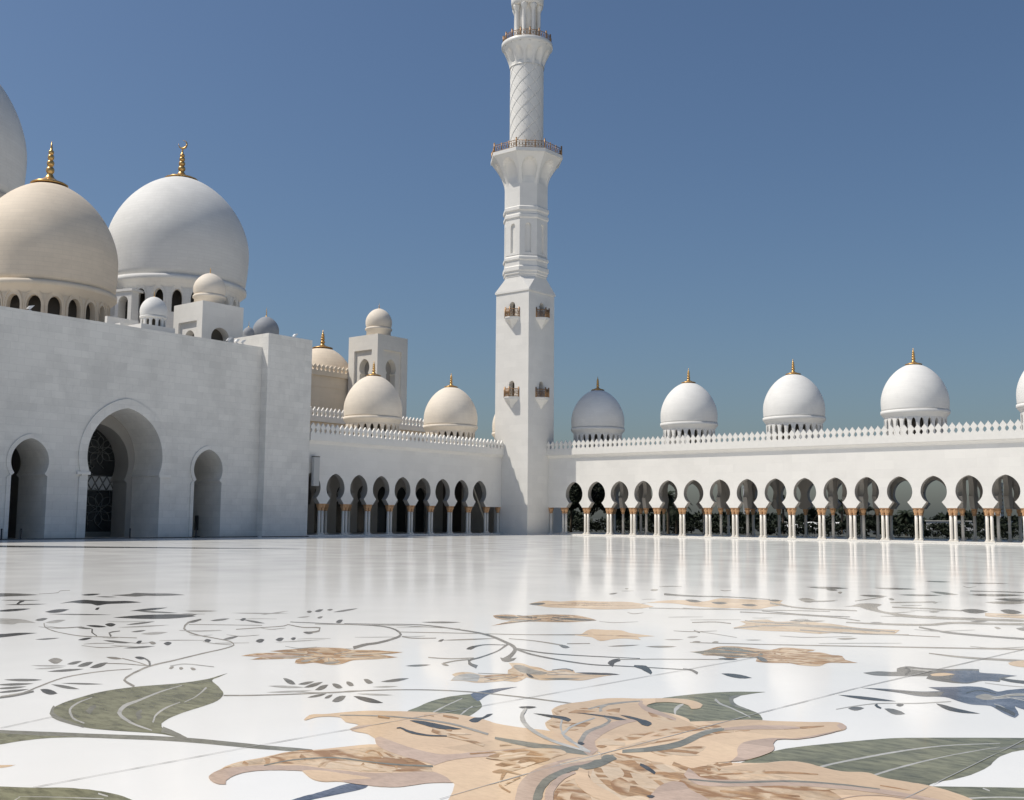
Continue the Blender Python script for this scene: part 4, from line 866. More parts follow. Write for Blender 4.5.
  (1, '-941,2202 13,12 12,12 12,13 13,12 19,20 20,20 20,20 20,20 -2,6 -20,-18 -21,-18 -21,-19 -20,-18 -12,-14 -12,-14 -12,-14 -11,-14'),
  (3, '-951,2319 13,-6 9,1 6,9 3,16 1,23 -10,2 -9,-5 -6,-8 -4,-14'),
  (1, '-1718,2632 4,10 3,10 5,8 6,8 7,8 6,8 7,8 -5,9 -9,-5 -9,-4 -9,-5 -7,-8 -3,-10 -2,-13 -1,-13'),
  (1, '-1312,2644 11,1 9,3 6,6 4,10 3,11 4,11 -4,8 -5,-7 -6,-7 -5,-7 -5,-9 -8,-6 -9,-4'),
  (3, '-714,2905 12,-12 10,-3 8,6 6,15 4,25 -11,7 -10,0 -8,-6 -6,-12'),
  (3, '-848,3194 9,4 9,4 8,5 9,11 9,15 8,15 8,14 -2,10 -10,-10 -9,-11 -9,-10 -10,-11 -7,-9 -8,-7 -9,-8'),
  (1, '-1551,2279 13,-1 12,-3 12,-1 10,3 9,13 6,17 6,19 6,18 -4,7 -8,-16 -7,-16 -8,-15 -11,-11 -8,-5 -11,0 -11,0 -12,0'),
  (3, '-2093,3403 26,-30 14,-11 3,7 -9,26 -21,46 -19,19 -10,4 -2,-7 5,-20'),
  (1, '-888,2639 15,-2 14,-4 14,-1 12,5 16,19 14,25 13,27 14,26 -2,7 -15,-23 -14,-25 -15,-22 -16,-17 -12,-6 -13,-1 -14,1 -14,0'),
  (3, '-1642,2550 23,-20 16,-10 4,11 -3,21 -2,22 -6,8 0,-17 0,-16 -4,-11 -14,8 -21,15'),
  (0, '-851,2958 10,-5 8,1 7,9 4,15 3,22 -9,1 -8,-4 -6,-8 -5,-13'),
  (1, '-2131,3273 10,1 8,3 3,19 3,21 -9,13 -9,-11 -9,-10 -3,-10 -4,-10'),
  (1, '-1086,3200 13,-1 12,-1 12,0 11,4 13,19 12,23 11,25 12,24 -3,11 -13,-21 -13,-21 -13,-19 -14,-15 -10,-8 -11,-3 -12,-1 -11,-2'),
  (1, '-1214,2683 14,-13 10,-4 6,6 2,14 -2,24 -12,8 -8,0 -6,-6 -4,-11'),
  (1, '-1477,3329 12,-1 13,-2 11,0 10,4 11,18 10,22 9,23 9,23 -5,13 -11,-19 -11,-19 -11,-18 -13,-13 -9,-7 -10,-4 -11,-2 -11,-3'),
  (3, '-1079,2941 12,6 13,6 12,7 11,9 17,20 15,22 16,22 16,23 -3,9 -17,-19 -17,-19 -17,-19 -17,-17 -11,-11 -11,-10 -12,-9 -11,-9'),
  (0, '-1301,3621 19,-42 13,-24 6,-6 0,13 -7,30 -15,32 -10,17 -6,6 -2,-5'),
  (1, '-1447,3319 9,5 9,5 8,6 8,12 8,14 7,15 7,14 -5,12 -9,-9 -10,-10 -9,-9 -9,-11 -6,-11 -7,-9 -7,-10'),
  (1, '-1067,2283 16,1 16,1 16,2 13,7 17,20 16,24 15,27 15,25 -2,6 -16,-23 -16,-25 -17,-22 -18,-18 -13,-8 -14,-4 -16,-3 -15,-3'),
  (1, '-1208,2116 10,-7 6,0 2,7 -2,13 -6,21 -8,3 -4,-3 -2,-7 0,-11'),
  (1, '-1735,1620 8,6 8,7 8,7 7,6 10,11 9,12 9,11 10,11 -4,4 -11,-10 -10,-10 -11,-10 -11,-10 -6,-8 -7,-8 -7,-8 -6,-8'),
  (3, '-2420,1273 18,2 19,1 17,2 13,5 8,12 3,14 1,15 3,15 -7,4 -4,-14 -3,-15 -5,-13 -10,-11 -11,-5 -15,-3 -17,-2 -17,-3'),
  (3, '-2041,1604 18,-4 19,-4 12,0 5,8 0,11 -2,13 -1,12 -5,4 -1,-10 0,-12 -2,-10 -4,-7 -11,-2 -17,3 -17,2'),
  (3, '-2000,1242 12,1 11,0 9,3 4,6 2,7 0,8 1,8 -4,3 -3,-7 -2,-7 -3,-6 -4,-6 -7,-4 -10,-1 -10,-2'),
  (1, '-2240,1686 3,10 3,11 4,10 6,9 10,12 11,10 12,9 12,9 -6,5 -14,-8 -14,-8 -13,-8 -12,-10 -4,-10 -2,-12 -1,-12 -2,-12'),
  (1, '-2488,1647 9,7 8,7 8,7 8,8 9,12 9,12 9,12 8,12 -7,5 -11,-11 -11,-10 -10,-11 -11,-11 -6,-8 -7,-9 -6,-9 -6,-9'),
  (3, '-1612,1447 2,5 2,6 3,4 5,6 5,6 6,5 -4,3 -7,-4 -7,-4 -6,-5 -2,-6 0,-6 -1,-7'),
  (1, '-1678,1705 9,1 9,1 7,3 4,5 3,8 2,8 2,9 -4,4 -4,-7 -3,-7 -4,-6 -4,-6 -6,-4 -8,-2 -7,-3'),
  (1, '-1797,1512 3,7 3,7 3,7 4,6 6,8 8,7 9,6 8,7 -5,3 -9,-5 -9,-5 -10,-6 -8,-7 -3,-7 -1,-8 -1,-8 -2,-9'),
  (1, '-2427,1449 12,3 13,3 11,4 10,5 7,11 5,12 4,12 4,13 -6,4 -7,-11 -6,-12 -6,-11 -9,-9 -8,-6 -10,-5 -10,-5 -11,-4'),
  (3, '-1979,1301 5,8 5,8 5,7 6,7 9,10 9,9 10,9 10,9 -4,3 -11,-8 -12,-8 -11,-8 -10,-9 -5,-8 -4,-9 -3,-8 -3,-9'),
  (3, '-2425,1293 18,0 20,-2 17,0 11,3 6,10 0,13 -2,14 -1,13 -6,4 -1,-13 0,-13 -2,-12 -7,-8 -10,-4 -16,-1 -17,0 -17,0'),
  (3, '-1974,1464 13,-1 14,-2 13,0 9,2 5,8 2,12 0,12 1,12 -5,4 -3,-11 -1,-12 -3,-10 -7,-7 -7,-3 -12,-1 -12,1 -12,-1'),
  (1, '-2033,1410 15,-2 14,-1 10,1 4,6 0,8 -2,10 0,9 -5,3 -1,-7 -1,-9 -2,-7 -3,-6 -9,-2 -12,0 -13,1'),
  (3, '-2018,1152 17,1 17,1 15,1 12,4 7,11 3,12 2,14 3,14 -5,2 -4,-12 -3,-14 -4,-12 -9,-9 -10,-5 -14,-2 -16,-1 -15,-2'),
  (1, '-2115,1254 13,1 10,2 3,6 0,8 0,8 -5,3 -2,-7 -3,-6 -3,-6 -8,-4 -10,-2'),
  (1, '-2126,1448 11,4 11,4 10,4 9,5 7,10 6,12 6,12 6,12 -6,3 -7,-10 -7,-11 -8,-11 -9,-9 -7,-6 -9,-5 -9,-5 -9,-5'),
  (3, '-2037,1167 2,6 2,6 2,6 3,5 5,6 7,6 7,5 7,6 -4,2 -9,-4 -8,-5 -8,-5 -7,-5 -2,-6 -1,-7 0,-6 0,-7'),
  (3, '-1717,1415 13,-2 14,-3 12,-2 8,1 5,8 1,11 -1,12 1,11 -4,4 -2,-11 -1,-11 -2,-10 -5,-7 -8,-2 -11,1 -13,2 -12,2'),
  (1, '-1813,1823 6,10 6,10 6,10 8,9 10,12 12,11 12,11 11,10 -4,5 -13,-9 -14,-9 -13,-10 -12,-10 -6,-10 -4,-12 -5,-12 -4,-11'),
  (1, '-2120,1443 12,3 13,3 11,4 10,5 7,11 6,12 5,13 6,13 -5,4 -7,-12 -7,-12 -8,-11 -9,-10 -8,-6 -10,-5 -11,-4 -10,-4'),
  (3, '-1863,1354 6,4 6,4 6,5 6,4 6,8 5,8 6,8 6,8 -4,3 -7,-7 -7,-7 -7,-7 -8,-7 -4,-6 -5,-5 -5,-5 -4,-5'),
 ]),
 ('flower_inlay', 'pair of slate blue flower inlays at the right edge of the floor', 3, [
  (10, '-650,1675 4,2 9,5 12,6 11,4 12,2 12,2 12,1 11,4 8,6 7,9 6,7 3,4 -5,4 -9,9 -10,9 -4,4 3,3 9,9 11,11 9,10 4,6 4,8 4,5 5,3 5,2 6,1 5,-1 6,-4 7,-6 6,-7 7,-9 5,-3 3,8 2,12 3,10 9,19 10,21 11,11 13,-13 11,-36 14,-60 12,-59 6,-39 -1,-16 -6,-4 -8,1 -8,2 -6,6 -8,10 -3,6 4,-14 10,-28 8,-27 2,-19 0,-10 -3,3 -7,8 -7,10 -7,11 -7,12 -7,12 -7,12 -6,8 -7,0 -5,-2 -6,-3 -6,-1 -6,3 -7,5 -7,6 -7,7 -8,9 -7,7 -7,4 -8,-2 -7,-5 -7,-7 -8,-3 -9,1 -11,4 -10,4 -11,3 -17,3 -19,2 -16,2'),
  (0, '-647,1675 4,2 9,4 11,4 11,3 11,2 13,2 12,1 11,4 8,6 10,8 7,8 3,3 4,-20 3,-23 -4,-9 -5,-6 -6,-3 -7,-1 -9,1 -11,3 -11,5 -10,3 -16,2 -18,1 -14,0'),
  (3, '-487,1705 -2,14 2,16 3,10 6,-2 7,-8 6,-3 3,7 2,11 2,11 3,10 3,6 4,6 4,4 4,2 5,-1 7,-4 5,-5 3,-2 -4,-3 -8,-7 -9,-11 -8,-11 -2,-8 -2,-9 -1,-10 -2,-9 -3,-8 -3,-7 -3,-5 -5,-3 -5,3 -8,7'),
  (1, '-465,1710 3,13 3,14 2,14 4,10 8,11 8,8 9,7 9,7 -1,7 -9,-7 -9,-7 -9,-8 -8,-11 -3,-10 -3,-14 -3,-14 -3,-14'),
  (1, '-460,1702 5,8 5,9 5,8 6,6 8,4 8,3 8,2 8,2 -2,7 -8,-2 -8,-2 -8,-3 -7,-5 -6,-6 -6,-8 -5,-8 -5,-8'),
  (1, '-448,1656 5,-4 5,-5 5,-6 6,-12 7,-13 7,-14 -1,7 -7,13 -7,14 -7,12 -5,6 -5,4 -4,5'),
  (1, '-451,1733 7,-4 7,-4 7,-4 7,-4 7,-4 6,-4 6,-4 6,-4 -1,7 -6,4 -7,4 -6,4 -6,4 -7,4 -8,4 -7,4 -7,4'),
  (2, '-507,1730 2,11 1,12 3,10 3,6 6,-1 7,-5 8,-6 7,-6 -3,10 -7,6 -8,7 -7,5 -6,0 -3,-6 -3,-10 -2,-12 -1,-11'),
  (2, '-437,1622 5,-5 5,-4 4,-6 6,-8 6,-9 5,-9 6,-8 -5,26 -5,9 -6,9 -6,9 -6,8 -5,5 -5,5 -5,4'),
  (2, '-638,1676 18,-5 16,-2 14,1 14,4 13,7 -16,4 -15,0 -15,-1 -15,-3'),
  (0, '-708,1840 1,4 3,10 4,12 4,9 7,5 8,2 8,3 4,8 -14,40 -1,19 2,14 3,9 5,3 7,-2 6,-2 6,-1 11,1 9,3 10,3 9,4 11,10 11,14 12,11 12,5 11,-40 9,-3 8,1 8,4 8,2 9,-2 9,-1 8,-2 3,-1 -2,-5 -4,-13 -3,-18 -2,-20 7,-37 -3,0 -7,0 -8,-2 -6,-5 -3,-10 -2,-14 -2,-13 -3,-9 -7,-6 -9,-3 -8,0 -9,1 -9,2 -9,3 -9,5 -9,8 -7,30 -3,-3 -9,-9 -11,-10 -10,-8 -9,-7 -9,-7 -10,-6 -11,-3 -9,4 -11,8'),
  (10, '-612,1942 3,5 5,12 7,14 6,11 6,7 7,6 7,4 7,0 6,-20 9,-2 8,2 8,3 8,1 8,-1 8,-1 7,-2 3,0 -1,-4 -4,-12 -5,-15 -3,-17 7,-38 -5,-6 -7,-1 -7,0 -6,-4 -3,-9 -2,-13 -2,-12 -3,-7 -6,-2 -8,0 -8,5 -7,11 -6,32 -6,33 -8,12 -11,5 -8,3'),
  (6, '-615,1900 2,11 3,10 4,8 5,6 7,0 7,-3 4,-3 -1,-6 -3,-14 -4,-12 -3,-6 -4,-4 -4,-3 -4,-1'),
  (2, '-674,1946 12,-19 5,-10 2,-12 4,-26 9,-21 -3,26 -8,36 -15,32 -13,20'),
  (1, '-666,1942 13,-8 12,-2 10,1 9,6 8,10 -12,5 -11,1 -11,-1 -10,-4'),
  (2, '-505,1913 7,-6 7,-5 6,-4 12,-3 11,-2 10,-1 11,-2 -9,43 -10,-1 -11,-1 -10,0 -11,1 -7,2 -6,3 -7,3'),
  (2, '-649,1585 22,-10 19,-5 17,1 15,5 13,11 -19,6 -18,3 -18,0 -16,-4'),
  (1, '-602,1462 3,13 3,14 4,13 3,13 3,9 3,9 4,7 4,7 9,10 10,9 11,9 10,9 9,12 8,13 9,13 8,13 -2,8 -9,-13 -8,-14 -9,-13 -9,-12 -10,-10 -10,-8 -10,-9 -10,-11 -4,-6 -3,-8 -3,-9 -3,-9 -4,-13 -3,-13 -3,-14 -3,-14'),
  (0, '-593,1482 8,-8 5,-2 3,4 1,9 -1,15 -6,4 -5,0 -3,-4 -2,-7'),
  (2, '-575,1533 9,-16 5,-5 4,-3 -3,11 -5,6 -5,7 -7,17'),
  (0, '-554,1514 12,-19 9,-12 7,-4 5,4 3,10 -10,15 -9,8 -7,5 -6,-1'),
  (2, '-552,1554 5,-6 3,-2 1,3 0,7 -2,11 -4,4 -2,0 -1,-3 -1,-5'),
  (2, '-513,1607 2,-1 5,-1 5,-3 6,-4 5,-5 6,-4 5,-4 5,-3 6,-3 5,-3 6,-4 8,-4 5,-3 3,-2 -2,-1 -6,-4 -6,-3 -7,-2 -5,1 -6,2 -7,3 -7,7 -10,13 -11,18'),
  (1, '-515,1858 10,-2 10,-2 10,-2 9,0 11,2 10,2 10,4 11,2 -2,7 -10,-3 -10,-3 -11,-3 -10,-1 -10,0 -10,2 -10,2 -10,2'),
 ]),
 ('leaf_inlay', 'large green leaf inlay with pale veins at the left, curling to a point', 1, [
  (9, '-1307,623 6,3 6,3 5,4 5,3 14,8 13,9 14,9 13,8 14,8 13,8 14,9 13,8 16,9 16,10 16,10 17,9 12,6 11,5 13,5 12,5 18,6 18,6 18,6 18,6 15,7 14,6 14,7 14,6 -12,11 -16,-5 -15,-6 -16,-6 -16,-6 -18,-5 -19,-6 -19,-6 -19,-6 -13,-5 -12,-5 -12,-6 -11,-6 -17,-9 -16,-10 -16,-10 -16,-10 -14,-9 -15,-8 -14,-8 -14,-8 -14,-9 -14,-8 -14,-9 -14,-8 -6,-3 -6,-4 -6,-3 -6,-3'),
  (11, '-1312,625 -2,7 7,5 11,2 10,4 11,5 11,6 12,5 10,6 18,11 18,12 15,10 6,4 -5,-4 -10,-9 -12,-12 -10,-12 -3,-7 -3,-7 -1,-8 -2,-8 0,-6 0,-6 1,-7 0,-6 -1,-7 -1,-6 -2,-6 0,-2 -11,5 -24,10 -27,13'),
  (11, '-1502,1124 3,-6 5,-12 6,-12 5,-10 6,-10 4,-9 3,-8 3,-16 2,-15 0,-13 -1,-13 -4,-16 -5,-14 -5,-14 -4,-16 -1,-14 0,-14 1,-15 4,-17 5,-14 8,-15 9,-16 9,-16 7,-11 7,-10 10,-12 12,-13 19,-14 24,-14 19,-7 17,-5 15,-3 19,-3 18,-2 16,-1 13,-1 15,2 11,3 11,4 10,4 9,4 9,4 8,4 9,4 6,3 6,3 7,2 7,2 7,1 8,0 8,0 8,0 9,-1 10,0 9,-1 3,-1 -10,5 -17,6 -9,2 -7,2 -7,1 -8,0 -7,-1 -7,1 -10,2 -19,9 -19,12 -12,13 -10,12 -8,12 -7,12 -7,12 -5,11 -5,11 -5,12 -5,11 -6,12 -6,12 -10,15 -10,12 -14,14 -16,14 -19,13 -22,12 -21,12 -22,11 -21,10 -18,10 -11,11 -7,12 -7,11 -11,15 -10,15'),
  (9, '-1422,775 24,-16 30,-18 28,-11 17,-4 13,-2 17,-1 15,-1 14,0 15,-1 -10,7 -17,1 -16,2 -17,2 -20,4 -15,3 -18,6 -10,3 -17,9 -27,16'),
  (9, '-1155,767 7,0 8,0 7,-1 8,-1 10,-2 11,-2 11,-2 11,-2 -10,8 -13,4 -13,4 -13,4 -13,3 -11,3 -9,2 -10,2 -10,2'),
  (1, '-1447,994 6,-14 7,-14 6,-14 8,-14 8,-14 10,-14 9,-14 10,-14 6,-10 5,-10 6,-11 10,-12 19,-17 28,-20 28,-13 20,-7 14,-4 12,-4 11,-2 10,-2 12,-2 11,-1 10,-1 10,-1 -4,3 -11,2 -12,2 -12,2 -13,2 -11,3 -12,4 -13,4 -14,5 -19,7 -13,7 -14,10 -15,13 -11,11 -8,11 -7,11 -8,11 -11,15 -11,15 -10,15 -10,14 -9,15 -8,15 -7,14 -8,15'),
  (1, '-1404,1007 15,-15 15,-14 14,-14 11,-12 11,-12 8,-11 7,-11 8,-10 4,-2 -7,10 -7,10 -7,10 -10,12 -11,12 -13,14 -14,14 -14,14'),
  (1, '-1320,905 5,-10 5,-8 5,-9 6,-10 8,-10 10,-11 13,-13 15,-13 18,-13 16,-12 5,-1 -16,12 -17,12 -13,12 -11,11 -9,10 -9,11 -8,10 -6,9 -6,10 -6,10'),
  (1, '-1446,845 6,-8 5,-9 5,-8 8,-10 10,-10 13,-12 18,-13 23,-13 24,-11 19,-8 13,-4 11,-1 9,-2 10,-1 -6,4 -11,2 -10,1 -11,3 -13,4 -17,8 -19,9 -15,8 -14,10 -13,11 -11,11 -9,10 -7,9 -6,9 -7,9'),
  (9, '-1323,772 -16,12 -15,11 -8,6 -6,6 -18,9 2,-4 4,-7 14,-11 14,-12'),
  (9, '-1255,805 -15,8 -7,3 -5,3 -8,8 -16,9 5,-8 13,-12 25,-14 19,-10'),
 ]),
 ('leaf_inlay', 'dark green leaf inlay cut by the lower left edge of the picture', 1, [
  (11, '-1062,509 2,1 5,3 6,4 5,3 6,4 7,4 6,4 6,4 7,6 6,5 6,6 7,5 7,4 8,3 8,4 9,2 6,2 8,1 7,1 9,1 8,0 10,-1 10,-1 10,-2 12,-4 15,-5 11,-4 5,-2 -9,-13 -25,-30 -35,-31 -41,-21 -19,6 -34,15 -33,18'),
  (1, '-995,513 8,5 8,6 8,6 8,6 9,6 9,5 9,6 9,6 -3,1 -8,-5 -9,-6 -9,-6 -9,-6 -8,-6 -8,-6 -7,-6 -8,-6'),
  (1, '-948,565 5,0 6,0 5,1 -4,2 -5,0 -6,0 -5,0'),
  (1, '-994,514 4,-4 4,-5 5,-4 4,-5 3,-1 -4,5 -4,4 -5,4 -4,5'),
  (6, '-1147,549 1,4 4,3 6,3 5,3 3,3 4,4 3,2 1,2 1,-3 2,-4 0,-5 -2,-7 -3,-7 -2,-6 -1,-2 -11,4'),
 ]),
 ('leaf_inlay', 'blue grey tipped leaf inlay behind the left petals of the large peach flower', 1, [
  (11, '-1022,1047 -8,10 -7,12 -4,12 -3,10 -5,13 -6,13 -5,13 -4,13 -3,12 -2,12 -1,11 -1,11 2,12 2,12 3,9 1,4 12,-9 21,-15 14,-11 14,-13 12,-12 10,-12 10,-17 8,-16 6,-12 5,-11 3,-9 0,-9 -1,-8 -2,-7 -3,-5 -6,-7 -8,-6 -9,-5 -11,-3 -6,0 -9,1 -10,2'),
  (10, '-1061,1223 -6,13 -1,11 0,9 0,11 0,10 1,9 1,8 4,10 4,9 4,8 1,3 1,-5 0,-11 2,-14 1,-13 2,-10 2,-10 2,-11 4,-12 5,-12 7,-14 7,-13 6,-14 -10,7 -21,16'),
  (1, '-998,1076 -6,12 -5,13 -6,12 -6,13 -6,15 -5,14 -6,15 -6,16 -4,4 5,-15 6,-15 5,-14 6,-15 5,-12 5,-13 6,-12 5,-12'),
  (1, '-956,1081 -7,12 -6,12 -7,12 -8,15 -7,16 -4,3 7,-15 7,-15 6,-12 7,-11 6,-12'),
  (10, '-793,662 -2,5 -1,4 -1,5 0,4 -1,5 0,5 1,5 -1,6 0,5 -1,5 0,5 -1,5 -1,6 -1,5 0,6 0,4 2,7 4,6 4,6 1,2 5,-6 6,-8 3,-5 1,-5 0,-5 0,-4 -1,-8 -1,-8 -1,-8 -1,-8 -1,-6 -1,-6 0,-6 1,-7 4,-7 7,-8 6,-7 3,-6 -3,-6 -6,-4 -6,-3 -3,-2 -1,4 -4,8 -5,11'),
 ]),
 ('leaf_inlay', 'dark green leaf inlay behind the upper right petals of the large peach flower', 1, [
  (11, '-796,1267 -12,19 -13,25 -9,20 -4,16 0,12 1,10 1,10 1,11 3,10 2,10 3,10 3,9 3,9 3,9 3,8 6,13 6,13 7,11 8,11 11,12 14,11 12,9 4,3 -1,-5 -3,-11 -4,-14 -2,-14 -2,-8 -1,-8 -1,-9 1,-11 7,-21 12,-17 10,-13 10,-8 9,-6 9,-6 8,-6 9,-7 9,-7 10,-12 15,-24 9,-20 -4,-21 -7,-16 -9,-14 -10,-11 -9,-8 -11,-5 -12,-4 -11,-4 -7,-4 -6,-5 -8,-2 -10,2 -10,6 -14,11 -14,14'),
  (9, '-760,1487 -2,-7 -2,-8 3,-17 19,-36 15,-21 11,-9 9,-5 8,-5 8,-5 -4,9 -9,8 -10,7 -10,9 -10,12 -10,16 -3,6 -4,10 -2,14 -2,13'),
  (1, '-766,1419 12,-14 10,-12 10,-8 9,-6 9,-6 8,-7 12,-10 11,-9 11,-10 10,-10 -2,6 -11,10 -11,11 -12,10 -11,10 -9,8 -9,7 -10,7 -10,9 -10,13 -12,15'),
  (1, '-787,1368 2,-10 1,-10 4,-14 7,-17 11,-19 10,-15 8,-11 0,3 -9,13 -6,11 -5,10 -4,12 -5,12 -4,14 -5,14'),
 ]),
 ('leaf_inlay', 'broad green leaf inlay with two pale veins at the lower right of the floor', 1, [
  (11, '-550,1062 -2,5 0,10 0,13 0,11 1,8 0,9 1,8 0,9 0,9 -1,9 1,7 2,10 2,9 3,8 3,8 5,12 5,11 6,11 5,11 7,12 6,13 7,12 7,13 5,8 5,9 5,8 6,8 8,9 9,8 9,8 8,8 21,18 21,18 21,18 21,17 8,9 8,10 9,7 9,0 5,-14 5,-24 1,-16 -5,-15 -7,-11 -8,-9 -7,-10 -3,-6 -2,-7 -3,-7 -1,-9 -1,-8 -1,-8 -1,-9 0,-11 1,-13 1,-14 2,-14 0,-12 0,-14 -1,-13 -1,-11 -1,-11 -2,-10 -2,-8 -2,-8 -2,-8 -3,-7 -3,-6 -2,-6 -2,-8 -1,-9 1,-12 0,-11 -2,-6 -8,-4 -9,1 -11,1 -10,0 -19,-2 -19,-3 -20,-4 -20,-3 -17,-4 -18,-6 -17,-3'),
  (1, '-480,1100 2,12 3,12 2,13 3,12 3,11 4,12 3,11 3,12 4,12 3,11 4,12 4,12 6,18 8,19 7,17 8,16 11,17 12,15 12,14 12,15 -1,3 -12,-14 -12,-14 -12,-15 -11,-16 -9,-16 -8,-17 -7,-17 -7,-18 -4,-11 -4,-12 -3,-11 -4,-12 -3,-12 -4,-11 -3,-12 -3,-12 -3,-12 -3,-12 -2,-13 -3,-12'),
  (1, '-422,1104 2,14 2,14 2,14 2,14 3,14 3,14 2,13 3,14 4,15 3,15 4,15 4,14 7,19 6,19 7,20 7,19 0,3 -8,-19 -7,-19 -7,-19 -6,-19 -4,-14 -4,-15 -4,-14 -4,-14 -3,-14 -3,-13 -3,-13 -2,-14 -3,-14 -2,-14 -2,-15 -2,-13'),
  (9, '-317,1444 -8,-16 -7,-16 -7,-15 -7,-16 -6,-13 -5,-12 -4,-13 -5,-12 2,-6 5,9 6,9 6,10 5,9 9,11 8,11 8,10 9,11'),
 ]),
 ('leaf_inlay', 'narrow green leaf inlay in the bottom right corner below the last peach petal', 1, [
  (11, '-364,1108 3,3 9,7 11,8 10,8 10,7 10,8 11,8 10,7 7,8 7,11 7,6 7,-6 7,-21 8,-32 6,-31 1,-19 -9,-20 -12,-13 -15,-7 -15,-4 -5,4 -6,8 -7,12 -6,9 -6,7 -6,6 -6,5 -5,5 -8,5 -9,6 -6,4'),
  (1, '-320,1084 6,6 5,6 6,7 5,5 12,8 11,8 11,7 12,8 -1,5 -12,-8 -11,-7 -12,-8 -11,-9 -5,-5 -6,-6 -5,-6 -6,-7'),
  (1, '-320,1133 4,-3 4,-3 -1,5 -4,3 -4,3'),
 ]),
 ('flower_inlay', 'very large peach and brown flower inlay in the foreground of the floor', 8, [
  (6, '-1089,931 -12,15 -8,12 0,7 3,4 5,4 3,5 2,4 1,5 2,5 1,5 3,8 4,8 4,8 5,7 7,8 9,6 10,6 9,7 9,6 10,6 9,5 10,6 9,3 8,4 10,3 10,1 10,1 10,0 11,-1 12,-2 8,-3 10,-3 9,-4 8,-2 11,-1 10,0 9,0 9,1 8,1 8,2 9,2 8,1 8,0 8,0 8,-1 11,-5 21,-12 23,-15 21,-15 13,-14 4,-13 -3,-13 -5,-12 -5,-10 -9,-16 -9,-15 -10,-13 -9,-14 -8,-11 -8,-11 -9,-10 -9,-10 -7,-5 -6,-4 -8,-3 -10,-2 -10,1 -11,2 -13,3 -13,4 -9,3 -9,4 -10,5 -11,5 -13,9 -14,10 -12,8 -12,6 -10,5 -6,1 -5,0 -5,-1 -6,0 -8,2 -9,4 -4,7 -3,9 -3,7 -3,4 -5,1 -6,0 -6,-1 -8,1 -15,9 -13,8 -9,-2 -7,-4 -5,-6 -3,-7 1,-8 3,-10 2,-6'),
  (6, '-921,668 -7,5 -5,6 -5,7 -3,7 -3,6 -4,6 -3,5 -2,6 -2,5 -1,5 -1,5 0,8 1,8 1,8 0,8 -1,8 0,8 -1,8 0,7 3,7 3,6 4,6 3,6 4,8 3,8 3,8 3,8 4,10 4,11 5,10 8,7 7,2 9,0 11,-2 12,-3 19,-6 19,-7 20,-7 20,-9 11,-6 12,-7 12,-8 12,-8 12,-9 8,-6 -2,-1 -2,-1 -3,-4 -4,-4 -4,-4 -3,-5 -2,-5 -2,-7 -2,-6 -2,-6 -2,-4 -3,-3 -3,-3 -4,-2 -4,-3 -4,-1 -4,-2 -5,-1 -8,-2 -8,-1 -8,-2 -7,-2 -4,-3 -3,-3 -3,-4 -4,-2 -4,-1 -4,0 -6,1 -6,2 -7,3 -8,4 -8,4 -6,3 -5,-1 -4,-3 -4,-2 -3,-3 -4,-3 -4,-4 -4,-3 -3,-4 -2,-3 -2,-2 -1,-3 -1,-3 -1,-4 -1,-3 0,-4 1,-4 1,-5 2,-5 3,-6 3,-4 4,-6 12,-9 -1,-1 -4,-3 -5,0 -6,1 -9,3'),
  (6, '-790,854 -3,6 0,6 1,5 1,6 -2,12 -1,12 -2,12 0,11 1,19 2,18 3,17 7,13 14,14 17,11 20,7 21,3 8,-3 10,-6 11,-10 11,-13 13,-17 12,-20 11,-20 11,-19 22,-34 22,-34 16,-27 5,-16 -14,-32 -24,-23 -29,-17 -30,-12 -6,4 -9,12 -10,15 -10,15 -7,10 -7,10 -8,10 -6,8 -7,6 -6,3 -5,1 -5,2 -7,3 -10,7 -12,8 -11,9'),
  (8, '-696,1025 4,0 10,0 13,0 12,0 10,-1 11,-2 10,-2 9,2 15,10 13,12 14,13 13,13 7,5 7,6 8,5 6,6 5,6 3,8 4,7 5,6 4,3 4,2 5,0 5,0 4,-1 6,-1 5,-3 5,-1 7,-3 7,-2 6,-1 6,0 6,2 5,4 6,5 6,1 4,-1 4,-3 5,-4 4,-2 7,-2 6,0 7,0 6,0 6,-1 6,1 6,-1 6,-1 6,-2 6,-2 7,-3 6,-4 7,-4 6,-4 7,-6 7,-7 7,-10 7,-13 6,-11 3,-5 -29,-36 -70,-77 -86,-77 -86,-42 -25,26 -43,69 -46,81'),
  (6, '-618,1024 6,5 15,12 19,15 16,13 8,6 7,5 7,5 7,6 4,7 4,7 4,7 4,6 4,3 4,2 5,1 5,0 4,0 6,-2 5,-3 5,-1 7,-3 7,-2 6,-1 6,0 6,2 5,4 6,5 6,1 4,-1 4,-3 5,-4 4,-2 7,-2 6,0 7,0 6,0 6,-1 6,1 6,-1 6,-1 6,-2 6,-2 7,-3 6,-4 7,-4 6,-4 7,-6 7,-7 7,-10 7,-13 6,-11 3,-5 -11,-13 -26,-28 -33,-30 -32,-17 -9,7 -11,19 -13,21 -12,15 -14,10 -12,6 -12,2 -12,1 -16,0 -14,-4 -15,-4 -15,-4 -10,-3 -10,-3 -11,-2 -11,0 -8,2 -11,4 -9,4'),
